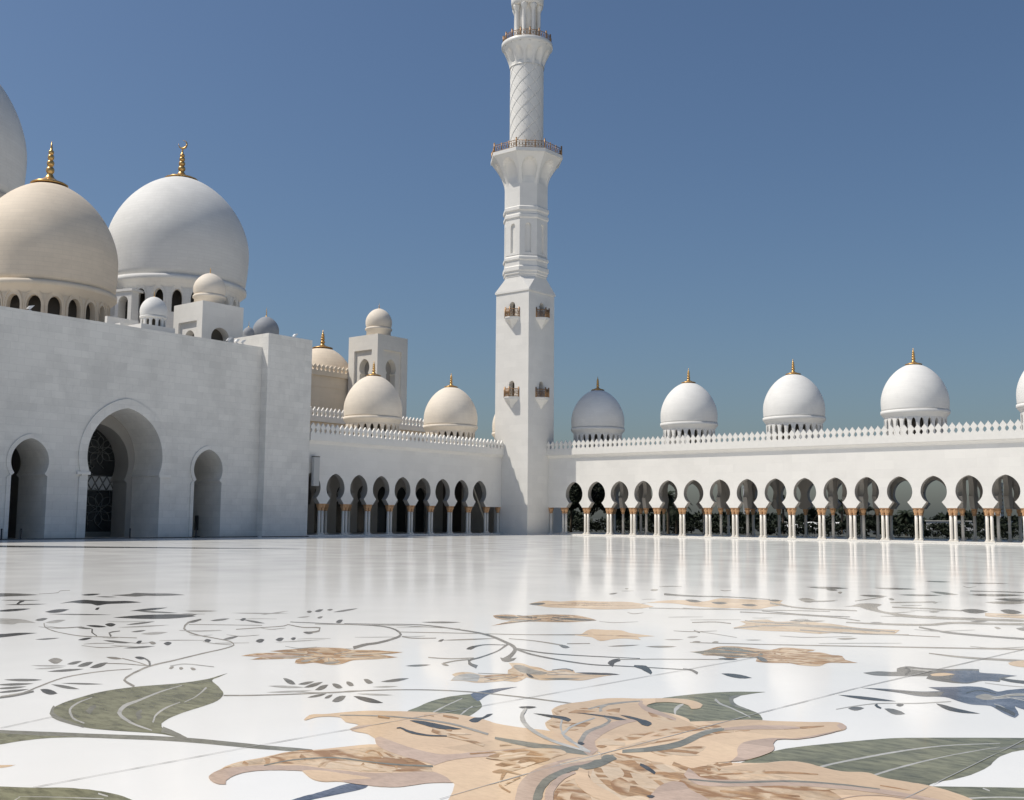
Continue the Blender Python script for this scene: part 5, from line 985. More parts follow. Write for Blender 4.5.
  (6, '-707,1029 -6,14 -4,19 -2,22 -3,20 -2,17 -2,16 -1,17 -1,17 -2,11 -1,11 -1,10 1,8 4,12 5,9 7,8 6,9 7,9 8,9 8,9 7,9 5,6 5,8 5,7 5,5 8,5 8,4 9,3 8,4 9,6 10,6 9,6 9,6 6,5 5,5 5,5 6,4 3,2 3,0 5,-3 10,-13 7,-15 2,-11 -1,-11 -2,-9 -1,-14 -2,-12 -2,-13 -2,-11 -2,-7 -3,-7 -2,-6 -3,-6 -5,-4 -5,-3 -4,-4 -3,-7 2,-10 5,-15 8,-14 6,-13 3,-12 1,-10 0,-9 0,-12 -1,-12 -1,-10 -2,-9 -3,-6 -3,-5 -4,-4 -3,-5 -6,-8 -6,-8 -6,-8 -7,-7 -6,-5 -6,-5 -7,-4 -7,-3 -11,-2 -12,-2 -12,0 -14,0 -10,0 -12,1 -11,3'),
  (6, '-711,1019 -14,6 -16,9 -17,11 -17,12 -11,8 -12,9 -13,10 -13,11 -10,11 -10,12 -5,11 -4,11 -4,9 -5,11 -15,18 -15,18 -8,17 -4,13 -2,10 0,9 1,8 0,7 2,7 2,6 2,5 1,7 1,6 0,8 1,7 1,6 3,8 3,7 5,6 4,5 7,6 7,4 7,4 7,5 5,6 6,6 5,6 6,6 5,4 5,4 5,4 7,2 5,1 7,0 7,-2 8,-3 6,-4 9,-7 8,-9 10,-25 -1,-8 -3,-5 -2,-1 -7,9 -10,12 -7,5 -7,4 -5,0 -7,-1 -7,-2 -6,-4 -4,-6 -3,-4 -1,-7 0,-7 1,-10 7,-16 8,-13 7,-5 7,-1 6,0 7,-1 7,-1 6,0 7,-2 7,-2 7,-3 7,-4 8,-5 8,-7 9,-12 7,-12 -2,-18 -5,-14 -4,-14 -3,-17 1,-19 2,-20 2,-21 3,-21 3,-18 4,-19 4,-17 1,-14 -2,-5 -3,-3 -4,0'),
  (7, '-921,668 -7,5 -5,6 -5,8 -3,6 -1,5 -1,6 1,4 1,4 2,4 2,4 2,4 2,4 2,4 3,4 3,3 4,4 5,3 4,3 5,3 3,3 3,3 3,3 4,2 4,2 5,1 5,1 5,1 6,1 6,2 6,1 6,2 8,3 9,3 8,3 7,4 7,4 6,6 6,6 5,5 5,7 4,7 6,6 7,5 5,0 7,-2 8,-3 9,-4 10,-7 7,-5 -2,-2 -5,-4 -6,-6 -4,-6 -2,-5 -2,-7 -2,-6 -2,-6 -2,-4 -3,-3 -3,-3 -4,-2 -4,-3 -4,-1 -4,-2 -5,-1 -6,-2 -6,-2 -7,-1 -8,-1 -5,2 -7,2 -7,3 -6,1 -6,1 -6,-1 -6,-1 -5,0 -5,-1 -5,-1 -5,-1 -4,-1 -5,-2 -4,-2 -3,-3 -4,-2 -4,-3 -4,-4 -4,-3 -3,-4 -2,-3 -2,-2 -1,-3 -1,-3 -1,-4 -1,-3 0,-4 1,-4 1,-5 2,-5 3,-6 3,-4 4,-6 12,-9 -1,-1 -4,-3 -5,0 -6,1 -9,3'),
  (6, '-875,748 0,4 2,3 4,3 4,3 5,2 7,2 7,1 7,1 7,2 8,1 8,2 9,1 5,0 4,-1 -2,-2 -4,-6 -5,-7 -4,-7 -4,-4 -3,-5 -4,-4 -4,-4 -3,-1 -5,0 -5,1 -9,3 -11,5 -8,4'),
  (5, '-943,700 -2,3 -2,8 -3,9 -2,7 0,9 0,8 0,9 0,8 0,8 -1,7 -1,8 1,7 2,7 3,6 4,6 4,6 5,8 5,7 6,8 5,8 5,8 4,9 5,7 8,6 7,1 10,-1 12,-3 11,-3 16,-5 17,-5 17,-6 17,-7 8,-6 6,-6 -3,-7 -6,-6 -7,-6 -6,-6 -6,-5 -5,-6 -6,-5 -7,-5 -8,-3 -9,-3 -9,-2 -9,-3 -6,-1 -7,-1 -6,-2 -6,-1 -6,-2 -5,-2 -6,-3 -5,-3 -7,-5 -6,-5 -7,-6 -5,-6 -4,-5 -3,-5 -2,-6 -2,-6 -2,-5 -1,-7 0,-6'),
  (8, '-869,773 -6,7 -7,10 -3,8 3,5 5,3 7,3 7,2 8,3 9,2 8,2 9,1 7,1 7,1 7,1 2,0 1,-3 -1,-5 -1,-5 -6,-6 -6,-5 -7,-5 -6,-5 -5,-2 -5,-3 -5,-2 -5,-2 -4,-3 -4,-2 -4,-2'),
  (4, '-945,726 6,-1 6,-1 -8,8 -8,3 -8,3'),
  (4, '-948,757 9,-5 10,-8 6,0 -15,14 -17,10'),
  (4, '-948,787 1,5 0,4 1,4 1,4 2,3 3,2 3,2 3,2 -9,8 -3,-2 -2,-3 -3,-3 -2,-3 0,-4 -1,-5 0,-5 1,-5'),
  (4, '-926,787 9,-4 9,-3 -7,9 -11,5 -11,5'),
  (4, '-874,769 -4,8 -5,8 -3,6 -3,6 -10,6 4,-7 4,-6 5,-8 5,-9'),
  (4, '-827,785 -8,8 -6,7 -4,5 -3,5 -7,4 4,-6 4,-6 9,-9 8,-9'),
  (4, '-837,814 10,-5 8,-4 8,-2 6,-2 7,-1 -6,7 -6,1 -7,2 -7,2 -8,4 -9,4'),
  (4, '-909,816 1,5 0,5 0,5 2,4 5,2 5,1 6,1 6,1 -4,4 -6,-1 -6,-1 -5,-1 -4,-3 -3,-4 0,-4 -1,-6 0,-5'),
  (4, '-876,836 -6,9 -5,7 -1,4 1,3 5,0 7,-4 10,-7 10,-6 -4,6 -10,7 -11,7 -9,4 -4,-1 -2,-3 0,-4 5,-8 7,-10'),
  (4, '-878,865 9,-5 10,-5 9,-4 6,-1 5,-1 5,-1 -4,5 -6,1 -6,2 -6,2 -9,5 -10,6 -11,5'),
  (4, '-815,797 3,4 3,3 3,3 1,5 -4,7 -8,9 -4,1 6,-8 4,-4 -1,-5 -2,-3 -3,-4 -3,-3'),
  (4, '-844,860 -1,4 3,4 4,2 4,2 6,-1 7,-8 4,-8 0,-5 -2,-4 -2,-1 -5,3 -11,6'),
  (4, '-793,833 7,-3 5,-1 5,0 3,2 1,3 -6,2 -5,1 -4,-1 -4,-1'),
  (9, '-921,736 0,8 0,8 0,7 1,7 2,6 2,5 3,5 3,5 4,5 3,6 4,5 5,4 6,3 7,2 7,1 7,2 8,2 9,2 8,2 8,2 6,2 5,2 5,2 5,2 7,4 7,4 7,4 7,4 -6,6 -7,-4 -6,-4 -7,-5 -7,-4 -5,-2 -5,-2 -5,-2 -5,-2 -8,-3 -9,-2 -8,-2 -9,-2 -7,-1 -7,-2 -7,-2 -6,-3 -5,-4 -4,-5 -4,-5 -3,-6 -3,-5 -2,-5 -3,-5 -1,-6 -1,-7 0,-8 0,-8 0,-8'),
  (7, '-939,921 4,-2 10,-3 13,-4 11,-3 9,-3 9,-2 8,-3 9,-1 9,-2 9,-1 8,-1 8,0 6,0 4,1 5,2 3,3 4,6 4,7 2,8 4,7 9,17 11,20 8,16 4,7 0,-7 1,-15 0,-18 -1,-14 -4,-10 -5,-8 -6,-8 -4,-8 -2,-6 -2,-6 -1,-7 -1,-7 1,-6 1,-8 1,-6 0,-2 -3,1 -8,2 -7,1 -11,2 -10,1 -10,1 -11,2 -12,3 -12,3 -14,5 -15,7 -10,7 -12,10 -11,10 -3,8'),
  (7, '-989,922 -9,6 -5,9 -3,8 -1,7 1,5 2,5 3,3 1,1 3,-7 4,-10 1,-6 0,-6 0,-6'),
  (3, '-1075,980 11,8 10,8 11,7 11,7 13,6 14,5 14,4 14,3 12,2 12,1 12,0 13,0 10,-2 11,-2 10,-3 11,-3 9,-3 10,-2 9,-3 10,-3 -7,10 -10,2 -9,3 -10,3 -9,2 -11,3 -11,3 -10,2 -10,1 -13,0 -12,0 -12,-2 -11,-2 -14,-4 -14,-4 -14,-5 -12,-6 -12,-7 -10,-8 -11,-8 -10,-8'),
  (9, '-828,999 10,-2 10,-2 10,-2 9,-1 9,-1 9,-1 9,0 8,0 7,0 7,1 7,1 7,1 8,2 8,2 8,1 9,2 -9,14 -11,2 -11,2 -11,2 -11,1 -6,-2 -6,-2 -7,-2 -6,-2 -8,0 -8,-1 -8,0 -8,0 -8,-1 -8,-1 -9,0 -8,-1'),
  (4, '-1027,1002 4,1 5,1 4,1 4,1 -8,9 -5,0 -6,0 -5,0 -6,0'),
  (4, '-988,1047 5,2 4,1 5,1 -10,11 -5,-1 -5,-1 -5,-1'),
  (4, '-970,1064 6,-1 6,-1 5,0 6,1 5,0 -7,9 -7,2 -8,2 -6,1 -5,-1 -5,-1'),
  (4, '-913,981 8,-3 8,-2 8,-2 7,-2 10,-1 8,-1 9,-1 9,-1 8,-2 9,-2 9,-3 9,-3 -7,11 -10,3 -10,4 -9,3 -10,3 -10,2 -9,1 -10,2 -10,3 -8,3 -9,3 -9,4 -9,3'),
  (4, '-896,979 -1,6 0,6 0,5 -1,6 -12,12 1,-6 0,-6 0,-5 1,-6'),
  (4, '-798,972 2,3 2,4 2,3 1,3 -6,7 -1,-3 -2,-3 -2,-4 -2,-3'),
  (8, '-906,989 12,-1 10,0 8,2 6,5 5,6 -11,1 -9,-1 -8,-3 -8,-3'),
  (2, '-983,1015 1,2 2,3 4,2 5,1 5,1 6,0 7,-1 7,0 6,-1 6,0 7,-1 6,0 6,-1 8,-1 7,0 4,-1 -1,-1 -2,-4 -3,-4 -4,-2 -3,-3 -4,-2 -5,-1 -5,0 -6,0 -6,1 -7,2 -7,2 -9,2 -12,3 -9,3'),
  (2, '-958,967 2,4 9,-4 9,-5 9,-3 7,-2 6,0 6,0 5,1 5,1 4,1 5,3 4,3 4,3 4,3 -5,5 -4,-2 -5,-3 -4,-3 -5,-2 -5,-1 -5,0 -6,0 -6,0 -7,2 -7,1 -7,2 -9,4 -8,2 -1,-5'),
  (2, '-927,1066 -5,10 -3,10 1,3 3,2 2,4 -4,10 -5,10 1,7 2,2 3,-7 5,-11 3,-11 4,-11 5,-10 4,-9 -1,-4 -5,-1'),
  (4, '-770,914 -3,6 -3,9 -1,8 0,11 1,10 2,10 2,9 3,5 4,5 4,3 4,4 5,3 4,4 6,2 6,1 9,-4 9,-8 1,-7 0,-7 0,-8 1,-6 1,-7 2,-6 0,-8 0,-7 0,-7 0,-7 1,-8 1,-7 0,-8 0,-6 0,-6 -1,-6 -1,-5 -2,-4 -3,-2 -5,0 -3,2 -1,5 0,7 0,6 -1,5 -4,2 -6,-1 -5,1 -1,5 0,8 1,6 0,3 -3,-1 -7,-3 -9,-2'),
  (8, '-769,937 3,12 4,12 5,9 2,3 4,-8 4,-11 -3,-11 -4,-10 -4,-7 -2,-3'),
  (8, '-729,889 0,5 1,12 2,15 2,12 4,2 4,-2 2,-10 0,-11 0,-11 -2,-9 -2,-3 -5,0 -4,-1'),
  (8, '-746,910 1,3 4,7 3,8 2,3 4,-10 4,-10 -3,0 -6,-1 -7,0'),
  (4, '-761,914 6,9 7,8 6,8 6,9 -5,6 -6,-8 -7,-9 -6,-8 -6,-9'),
  (4, '-794,916 7,13 8,12 7,13 8,13 -6,6 -7,-13 -8,-12 -7,-13 -8,-13'),
  (4, '-700,859 -7,11 -5,9 -2,7 0,5 1,5 0,6 -6,8 -1,-6 -1,-5 0,-6 1,-7 6,-12 8,-12'),
  (4, '-705,861 7,-10 7,-10 7,-9 8,-6 6,-3 6,-3 6,-3 -3,5 -6,3 -6,3 -6,4 -5,4 -5,5 -6,9 -6,10'),
  (4, '-714,880 6,-1 6,0 6,0 7,-1 -4,6 -6,0 -7,1 -6,0 -6,0'),
  (4, '-679,835 -2,8 -2,9 -2,9 -2,9 -4,4 2,-9 2,-9 2,-9 2,-9'),
  (5, '-584,785 -5,4 -7,8 -8,12 -7,10 -7,10 -6,11 -6,11 -5,10 -4,10 -3,9 -3,9 0,6 0,4 0,6 -2,9 -2,9 -1,5 6,-8 15,-19 18,-22 15,-19 13,-14 13,-15 11,-13 4,-8 -2,-11 -7,-8 -9,-5'),
  (4, '-599,811 -7,10 -7,9 -6,10 -5,9 -3,9 -1,4 3,0 4,-1 6,-3 6,-11 7,-11 7,-4 6,-3 6,-4 8,-8 8,-9 4,-5 -2,-3 -4,-6 -6,-5 -7,-2 -4,5 -7,9'),
  (4, '-640,872 -1,5 -1,7 -1,7 0,6 -1,9 0,5 7,-11 8,-14 0,-6 -1,-4 -2,-3 -4,-2'),
  (4, '-653,949 -3,10 -1,9 -3,11 -5,11 -7,13 -6,13 -3,9 1,5 4,1 5,0 5,0 6,0 6,-1 7,-1 7,-2 7,-4 8,-4 8,-5 7,-4 9,-1 7,0 7,-1 9,-4 9,-8 10,-13 6,-10 -1,-5 -3,-4 -5,-2 -4,-2 -4,-2 -5,0 -4,-1 -2,0 3,-2 7,-6 9,-7 6,-7 4,-9 3,-9 2,-8 1,-7 0,-6 -2,-4 -2,-1 -4,0 -3,1 -3,-1 -2,-3 -2,-4 -2,-4 -3,-1 -5,1 -7,4 -7,5 -8,5 -8,6 -8,7 -9,8 -9,8 -8,8 -8,9'),
  (8, '-660,973 -1,6 4,3 4,1 5,-1 5,-3 6,-5 8,-8 9,-10 5,-8 3,-9 0,-8 0,-6 0,-3 -4,3 -7,6 -9,7 -10,12 -11,12'),
  (8, '-617,962 2,1 4,0 6,0 6,-2 5,-3 6,-4 7,-5 6,-5 8,-7 9,-7 7,-6 3,-3 -1,-1 -5,-2 -5,-1 -6,-1 -4,2 -6,2 -6,3 -6,5 -8,8 -10,12 -8,10'),
  (8, '-626,1017 2,-1 4,0 6,-1 6,-1 7,-2 7,-2 7,-3 4,-3 1,-4 0,-5 -3,-5 -2,-2 -4,1 -6,2 -5,4 -6,4 -7,6 -8,8'),
  (5, '-609,914 -3,10 -1,10 0,4 4,-2 8,-5 9,-7 8,-13 8,-14 3,-7 -1,-1 -3,-1 -4,-1 -5,2 -7,6 -9,10'),
  (8, '-653,1023 2,0 4,0 6,-1 7,-2 9,-10 7,-7 -1,-1 -4,-1 -4,0 -6,1 -7,7 -9,9'),
  (2, '-626,995 6,-4 5,-4 6,-5 5,-3 5,-4 6,-4 -4,9 -6,6 -7,6 -6,5 -5,3 -5,3 -5,2'),
  (5, '-569,1022 9,15 13,8 15,4 16,3 10,2 11,0 12,-1 12,-3 9,-4 10,-5 11,-6 10,-8 9,-8 9,-10 9,-11 9,-11 6,-10 6,-12 3,-5 -14,-15 -34,-33 -43,-38 -41,-27 -6,3 -10,10 -10,13 -7,12 -5,12 -2,13 -1,13 -1,13 -5,22 -6,25 -4,22'),
  (7, '-563,928 -2,9 -1,9 0,7 1,5 2,2 3,1 4,0 4,-2 5,-5 6,-7 5,-5 7,-4 5,-4 6,-3 6,-4 5,-4 6,-5 6,-6 6,-6 7,-10 7,-10 3,-4 -4,-7 -12,-13 -15,-14 -16,-7 -4,4 -7,9 -7,12 -6,11 -6,13 -6,13 -4,13'),
  (4, '-601,1019 8,-3 7,-5 7,-3 6,0 3,3 2,5 1,5 1,6 3,9 3,9 3,9 4,9 -7,11 -3,-9 -3,-9 -4,-8 -3,-9 -2,-5 -1,-6 -1,-5 -3,-2 -6,2 -7,3 -8,5 -7,4'),
  (4, '-569,1051 7,-8 6,-8 6,-8 -2,9 -6,9 -6,9 -7,10'),
  (4, '-575,1047 7,-13 7,-12 3,3 -7,12 -6,13'),
  (4, '-530,1025 8,8 8,10 8,8 9,8 7,6 8,5 9,5 8,5 -2,4 -9,-3 -9,-3 -9,-4 -8,-4 -9,-9 -7,-10 -8,-11 -7,-10'),
  (4, '-554,995 8,11 9,10 8,11 8,12 2,4 2,5 2,5 1,6 -3,7 -2,-5 -2,-6 -1,-5 -2,-4 -8,-12 -9,-11 -8,-11 -9,-11'),
  (4, '-508,950 9,3 9,3 9,3 8,4 8,5 8,5 7,6 8,5 -3,5 -8,-3 -8,-4 -9,-4 -8,-3 -9,-5 -8,-4 -8,-4 -9,-4'),
  (4, '-486,929 6,8 6,8 6,7 7,8 -5,9 -6,-8 -6,-8 -7,-7 -6,-8'),
  (4, '-456,1015 6,3 7,3 6,3 6,5 3,3 2,4 3,5 3,5 -4,8 -2,-5 -3,-5 -3,-4 -3,-4 -5,-4 -7,-3 -6,-3 -6,-3'),
  (4, '-410,1045 9,4 9,3 9,3 9,2 7,1 7,-1 7,0 7,0 -2,7 -7,0 -7,0 -7,0 -7,0 -9,-3 -10,-3 -9,-3 -9,-3'),
  (4, '-400,1076 7,0 7,0 8,0 7,0 -1,4 -8,0 -7,1 -7,0 -8,0'),
  (7, '-570,990 8,-9 9,-9 9,-8 7,-2 10,2 8,6 8,7 7,6 9,9 9,9 9,10 9,7 12,8 13,6 13,5 13,5 11,2 12,2 11,1 12,1 10,1 10,0 11,0 10,0 -3,12 -11,1 -11,1 -10,1 -11,1 -12,0 -12,-1 -12,-1 -12,-2 -14,-4 -13,-4 -14,-6 -13,-7 -10,-8 -9,-8 -9,-9 -10,-8 -8,-6 -8,-6 -9,-4 -10,0 -5,4 -7,7 -9,9 -9,8'),
  (9, '-555,973 9,3 10,3 10,4 9,5 11,10 11,12 10,12 11,10 10,6 10,6 10,4 11,4 9,3 10,2 10,2 9,2 -1,4 -10,-1 -10,-2 -10,-1 -9,-3 -11,-4 -11,-4 -10,-5 -10,-6 -11,-11 -11,-11 -10,-12 -11,-10 -9,-6 -10,-4 -10,-3 -9,-4'),
  (4, '-698,1133 0,5 -1,12 -1,16 0,13 0,12 2,11 1,10 3,10 4,9 5,7 6,7 6,5 6,-1 4,-2 0,-5 -2,-11 -3,-14 -2,-12 -4,-9 -4,-8 -3,-8 -4,-9 -1,-7 -1,-8 0,-8 -2,-7 -3,-4 -4,-3'),
  (4, '-642,1090 2,6 2,7 2,6 3,6 3,4 5,4 4,3 2,1 4,-10 4,-13 2,-12 1,-9 -1,-7 -3,-1 -5,1 -4,2 -3,-1 -2,-6 0,-9 -1,-8 -2,-4 -6,1 -8,4 -8,4 -3,3 1,3 3,7 4,9'),
  (4, '-719,1083 -1,5 -1,13 -2,14 1,12 2,7 5,7 4,4 2,2 2,-7 4,-14 2,-11 0,-7 -1,-5 -3,-5 -2,-4 -3,-4 -4,-3 -4,-3'),
  (4, '-705,1097 -1,18 0,18 0,18 1,17 3,13 3,12 5,11 4,11 -5,9 -4,-12 -5,-11 -4,-11 -2,-14 -2,-17 0,-18 1,-19 0,-18'),
  (4, '-680,1082 3,10 4,10 3,10 3,11 2,6 1,7 1,7 2,7 -6,9 -1,-7 -1,-7 -2,-7 -1,-7 -3,-11 -4,-10 -3,-10 -3,-10'),
  (4, '-649,1156 1,12 1,12 2,11 1,10 2,7 3,5 3,4 3,5 -9,18 -3,-6 -3,-6 -2,-5 -2,-7 -1,-12 -1,-13 0,-13 0,-12'),
  (4, '-634,1226 3,5 3,4 3,4 2,5 -2,4 -3,-3 -4,-4 -3,-3 -3,-4'),
  (4, '-594,1279 4,6 5,6 5,6 4,6 3,6 3,7 3,7 3,8 -3,7 -4,-5 -4,-5 -4,-5 -4,-5 -4,-5 -6,-6 -5,-4 -5,-5'),
  (8, '-692,1050 0,5 0,14 0,17 1,14 1,10 3,10 3,8 1,3 4,-10 4,-14 0,-9 0,-8 0,-7 -2,-6 -3,-9 -5,-9 -5,-7'),
  (8, '-640,1067 11,-2 9,0 8,3 6,5 4,8 -9,1 -9,-1 -7,-3 -7,-4'),
  (3, '-648,1119 -2,9 -1,10 -1,9 -2,10 -1,11 -2,11 -1,11 -1,10 1,9 1,7 2,6 2,7 -6,11 -2,-6 -3,-6 -2,-7 -1,-8 0,-9 1,-11 2,-12 2,-12 1,-10 2,-10 2,-11 2,-10'),
  (9, '-673,1034 5,7 6,7 6,8 5,8 4,8 3,10 2,10 2,13 -1,13 -2,16 -3,18 -3,16 -2,14 0,12 -1,12 2,9 2,8 3,7 4,6 3,6 -6,12 -4,-6 -4,-5 -3,-6 -3,-7 -2,-9 -2,-9 -2,-10 0,-10 0,-15 2,-15 3,-17 1,-13 -1,-14 -1,-11 -3,-10 -3,-11 -3,-11 -4,-9 -5,-9 -4,-9'),
  (7, '-649,1227 6,7 6,7 6,6 6,6 7,8 7,6 8,6 7,6 4,5 3,5 4,4 3,5 -4,10 -5,-1 -5,-1 -6,-1 -5,-1 -7,-6 -8,-7 -8,-6 -7,-8 -5,-9 -5,-9 -4,-10 -5,-10'),
  (7, '-559,1369 7,-5 8,-11 5,-12 0,-8 -2,-4 -6,7 -8,13'),
  (7, '-585,1136 -7,18 -4,15 -1,10 1,7 1,7 3,8 3,8 3,7 4,6 5,5 6,3 6,3 4,6 6,16 5,19 4,20 4,21 2,9 1,9 1,5 -1,-6 0,-11 -1,-11 -1,-13 -2,-13 -2,-13 -2,-11 -2,-7 -3,-7 -2,-6 -3,-6 -5,-4 -5,-3 -4,-4 -3,-7 2,-10 5,-15 8,-14 6,-13 3,-12 1,-10 0,-9 0,-12 -1,-11 -2,-11 -1,-9 -3,-5 -3,-5 -2,-3 -2,-1 0,5 -3,13 -4,14 -7,13'),
  (4, '-844,1121 -3,9 0,8 2,5 5,0 7,-2 6,-1 5,0 5,2 3,2 4,3 2,4 2,6 1,6 1,2 6,-13 7,-19 3,-12 2,-11 0,-7 -3,-3 -4,-2 -4,-1 -5,0 -6,1 -6,1 -7,3 -12,9'),
  (8, '-827,1127 2,1 5,3 4,3 2,1 4,-12 4,-12 -10,8'),
  (4, '-893,1201 -2,8 0,8 2,6 2,5 5,1 5,-3 1,-7 0,-8 2,-11 10,-17 8,-12 -2,0 -6,3 -14,13'),
  (4, '-863,1194 -3,9 -2,11 -2,12 0,10 2,8 4,5 4,5 4,6 0,9 0,6 3,-8 6,-17 4,-15 1,-8 -1,-7 -1,-6 -1,-6 -1,-5 -1,-6 -3,-3 -4,-3 -5,0'),
  (4, '-835,1243 -1,9 1,10 3,7 1,3 8,-13 10,-17 1,-11 -1,-7 -1,-3 -10,9'),
  (4, '-788,1274 2,0 5,0 7,0 6,-2 9,-4 10,-5 10,-7 9,-7 8,-19 -3,0 -7,0 -9,1 -10,3 -8,6 -11,11 -11,13'),
  (3, '-856,1232 0,10 -1,10 0,11 1,9 1,9 2,7 2,9 2,7 2,8 3,7 4,7 3,7 -6,9 -4,-7 -3,-6 -4,-6 -3,-7 -3,-7 -2,-7 -2,-9 0,-9 0,-11 0,-11 1,-12 1,-11'),
  (7, '-844,1346 15,-32 21,-24 14,-13 10,-7 7,-3 8,-3 7,-4 9,-5 9,-4 9,-5 9,-5 -8,15 -9,7 -11,7 -10,7 -10,7 -9,6 -9,5 -9,6 -9,6 -10,9 -6,5 -8,15'),
  (7, '-702,1030 -11,11 -8,10 -4,5 0,1 -3,4 -3,3 -5,11 -5,14 -5,13 -4,14 -4,15 -3,14 -3,14 -2,13 -1,11 0,10 1,9 1,9 -8,13 -3,-6 -4,-6 -3,-6 -2,-8 -1,-10 0,-11 1,-12 1,-12 2,-12 1,-12 4,-14 6,-17 10,-22 15,-24 18,-24 15,-17 11,-9 9,-8'),
  (8, '-708,1040 -3,13 -2,6 3,-2 5,3 8,4 6,3 -9,15 -10,2 -11,2 -9,2 -4,-2 3,-11 7,-16'),
  (4, '-716,1045 6,-4 4,-1 2,1 0,4 -1,7 -5,2 -3,0 -2,-1 -1,-3'),
  (3, '-836,1236 -10,13 -3,7 -3,11 -3,11 -9,10 3,-10 2,-11 7,-16 17,-24'),
  (3, '-734,1042 -7,14 -8,15 -8,14 -5,11 -5,14 -3,13 -1,13 -3,14 -5,15 -10,22 -16,17 -13,10 7,-13 12,-10 7,-7 4,-9 4,-14 3,-13 1,-12 2,-12 3,-15 6,-14 8,-15 8,-15 7,-14'),
  (1, '-780,1069 -5,12 -6,13 -6,12 -4,11 -4,18 -3,17 -2,16 -3,17 -5,6 2,-16 2,-16 2,-16 4,-18 3,-11 6,-12 5,-13 5,-12'),
  (1, '-847,1156 13,-18 12,-18 12,-17 15,-17 14,-17 12,-12 11,-9 10,-7 9,-5 9,-6 8,-5 7,-5 7,-5 8,-5 -5,9 -8,5 -7,5 -8,6 -7,5 -9,6 -9,5 -10,6 -10,8 -10,11 -13,14 -13,16 -11,15 -11,17 -13,18'),
  (1, '-785,1073 9,-8 9,-7 9,-8 9,-7 8,-6 8,-6 8,-6 7,-6 -5,10 -8,6 -7,6 -8,5 -8,7 -8,7 -9,7 -10,7 -9,8'),
  (1, '-931,1188 11,-19 12,-20 16,-22 16,-19 16,-15 13,-12 12,-10 19,-14 17,-11 16,-9 14,-7 18,-7 17,-5 15,-3 16,-5 -5,8 -16,5 -16,5 -18,6 -19,8 -14,8 -16,10 -17,12 -19,14 -11,10 -13,12 -12,13 -10,11 -10,12 -11,18 -13,20'),
  (2, '-742,1045 5,-5 4,-2 2,0 1,2 -2,6 -4,3 -3,2 -3,0 -1,-2'),
  (2, '-940,1184 7,-1 5,2 4,3 2,6 0,8 -6,-1 -5,-2 -3,-4 -3,-5'),
  (2, '-898,1161 2,0 5,1 6,2 5,1 5,1 5,0 5,1 6,0 5,1 7,-1 8,-4 9,-7 4,-13 -4,2 -7,3 -8,3 -5,1 -4,0 -5,1 -11,2 -13,3 -11,2'),
  (2, '-855,1201 2,1 4,2 6,3 6,1 5,1 5,1 6,0 5,0 5,1 5,1 5,0 6,0 7,-3 8,-4 4,-2 -1,-2 -4,-4 -5,-2 -5,1 -6,2 -7,1 -6,2 -6,0 -6,0 -7,0 -6,0 -6,0 -7,0 -5,0'),
  (2, '-802,1227 3,0 6,1 6,0 6,-2 7,-2 7,-3 5,-2 6,-1 6,-4 7,-5 6,-8 3,-10 1,-6 -4,0 -7,3 -9,9 -10,10 -7,4 -6,2 -6,2 -8,5 -8,4'),
  (7, '-682,1002 -3,-3 -3,-2 -3,-3 -3,-3 -3,-6 -2,-7 -2,-7 -1,-8 -1,-9 0,-9 0,-11 2,-12 2,-11 3,-12 6,-14 7,-16 9,-17 10,-16 10,-14 9,-13 10,-13 9,-12 8,-10 7,-10 18,12 -7,10 -8,9 -6,8 -5,8 -6,9 -6,8 -5,7 -3,6 -4,7 -5,9 -4,10 -4,9 -3,11 -3,11 -2,10 -1,11 -1,10 -1,9 0,9 -1,9 0,7 0,6 1,6 1,6'),
  (9, '-676,1020 0,-7 0,-7 0,-6 0,-7 0,-9 2,-9 1,-8 0,-7 -1,-6 -3,-4 -1,-5 0,-11 1,-11 2,-11 2,-13 3,-9 3,-10 5,-10 6,-12 6,-11 7,-11 7,-11 7,-10 9,-11 8,-11 7,-10 8,-9 6,5 -8,9 -7,10 -8,10 -7,9 -5,9 -6,8 -5,8 -5,8 -4,8 -4,9 -4,8 -3,8 -3,12 -2,12 -2,11 -1,10 1,6 1,5 3,3 3,3 2,6 1,6 0,7 -1,10 -2,9 -2,9 -2,10'),
  (6, '-668,945 6,-12 8,-15 14,-20 14,-15 10,-9 9,-7 8,-5 10,-6 8,-3 7,-4 8,-6 7,-7 9,-8 9,-8 9,-9 -9,31 -9,9 -10,9 -10,10 -11,8 -10,6 -8,4 -9,5 -8,6 -7,5 -7,7 -6,7 -4,3 1,-1 -6,8 -8,12'),
  (7, '-663,929 0,-7 0,-7 0,-8 2,-9 4,-10 4,-12 6,-13 8,-15 13,-19 13,-17 13,-16 11,-15 6,5 -12,15 -12,16 -11,15 -10,14 -5,9 -5,10 -5,10 -4,10 -4,10 -2,9 -2,9 -1,9'),
  (8, '-689,940 2,8 2,9 2,8 3,8 1,6 2,4 2,5 2,5 -14,20 -2,-5 -2,-5 -2,-6 -1,-5 -1,-11 -1,-11 0,-11 0,-11'),
  (9, '-681,1008 0,5 2,3 4,1 7,-5 7,-7 1,-5 0,-6 -1,-4 -4,-2 -6,3 -6,8'),
  (2, '-554,892 4,-3 2,-1 2,1 0,2 -1,5 -3,2 -2,0 -1,-1 -1,-2'),
  (7, '-415,967 2,12 2,13 2,12 3,10 4,8 5,7 5,5 5,5 6,2 5,1 6,0 5,1 -1,3 -5,0 -6,-1 -5,-1 -6,-2 -5,-5 -5,-5 -5,-7 -4,-8 -3,-10 -3,-12 -2,-13 -2,-12'),
 ]),
 ('leaf_inlay', 'sliver of dark green leaf inlay at the bottom edge under the right petal', 9, [
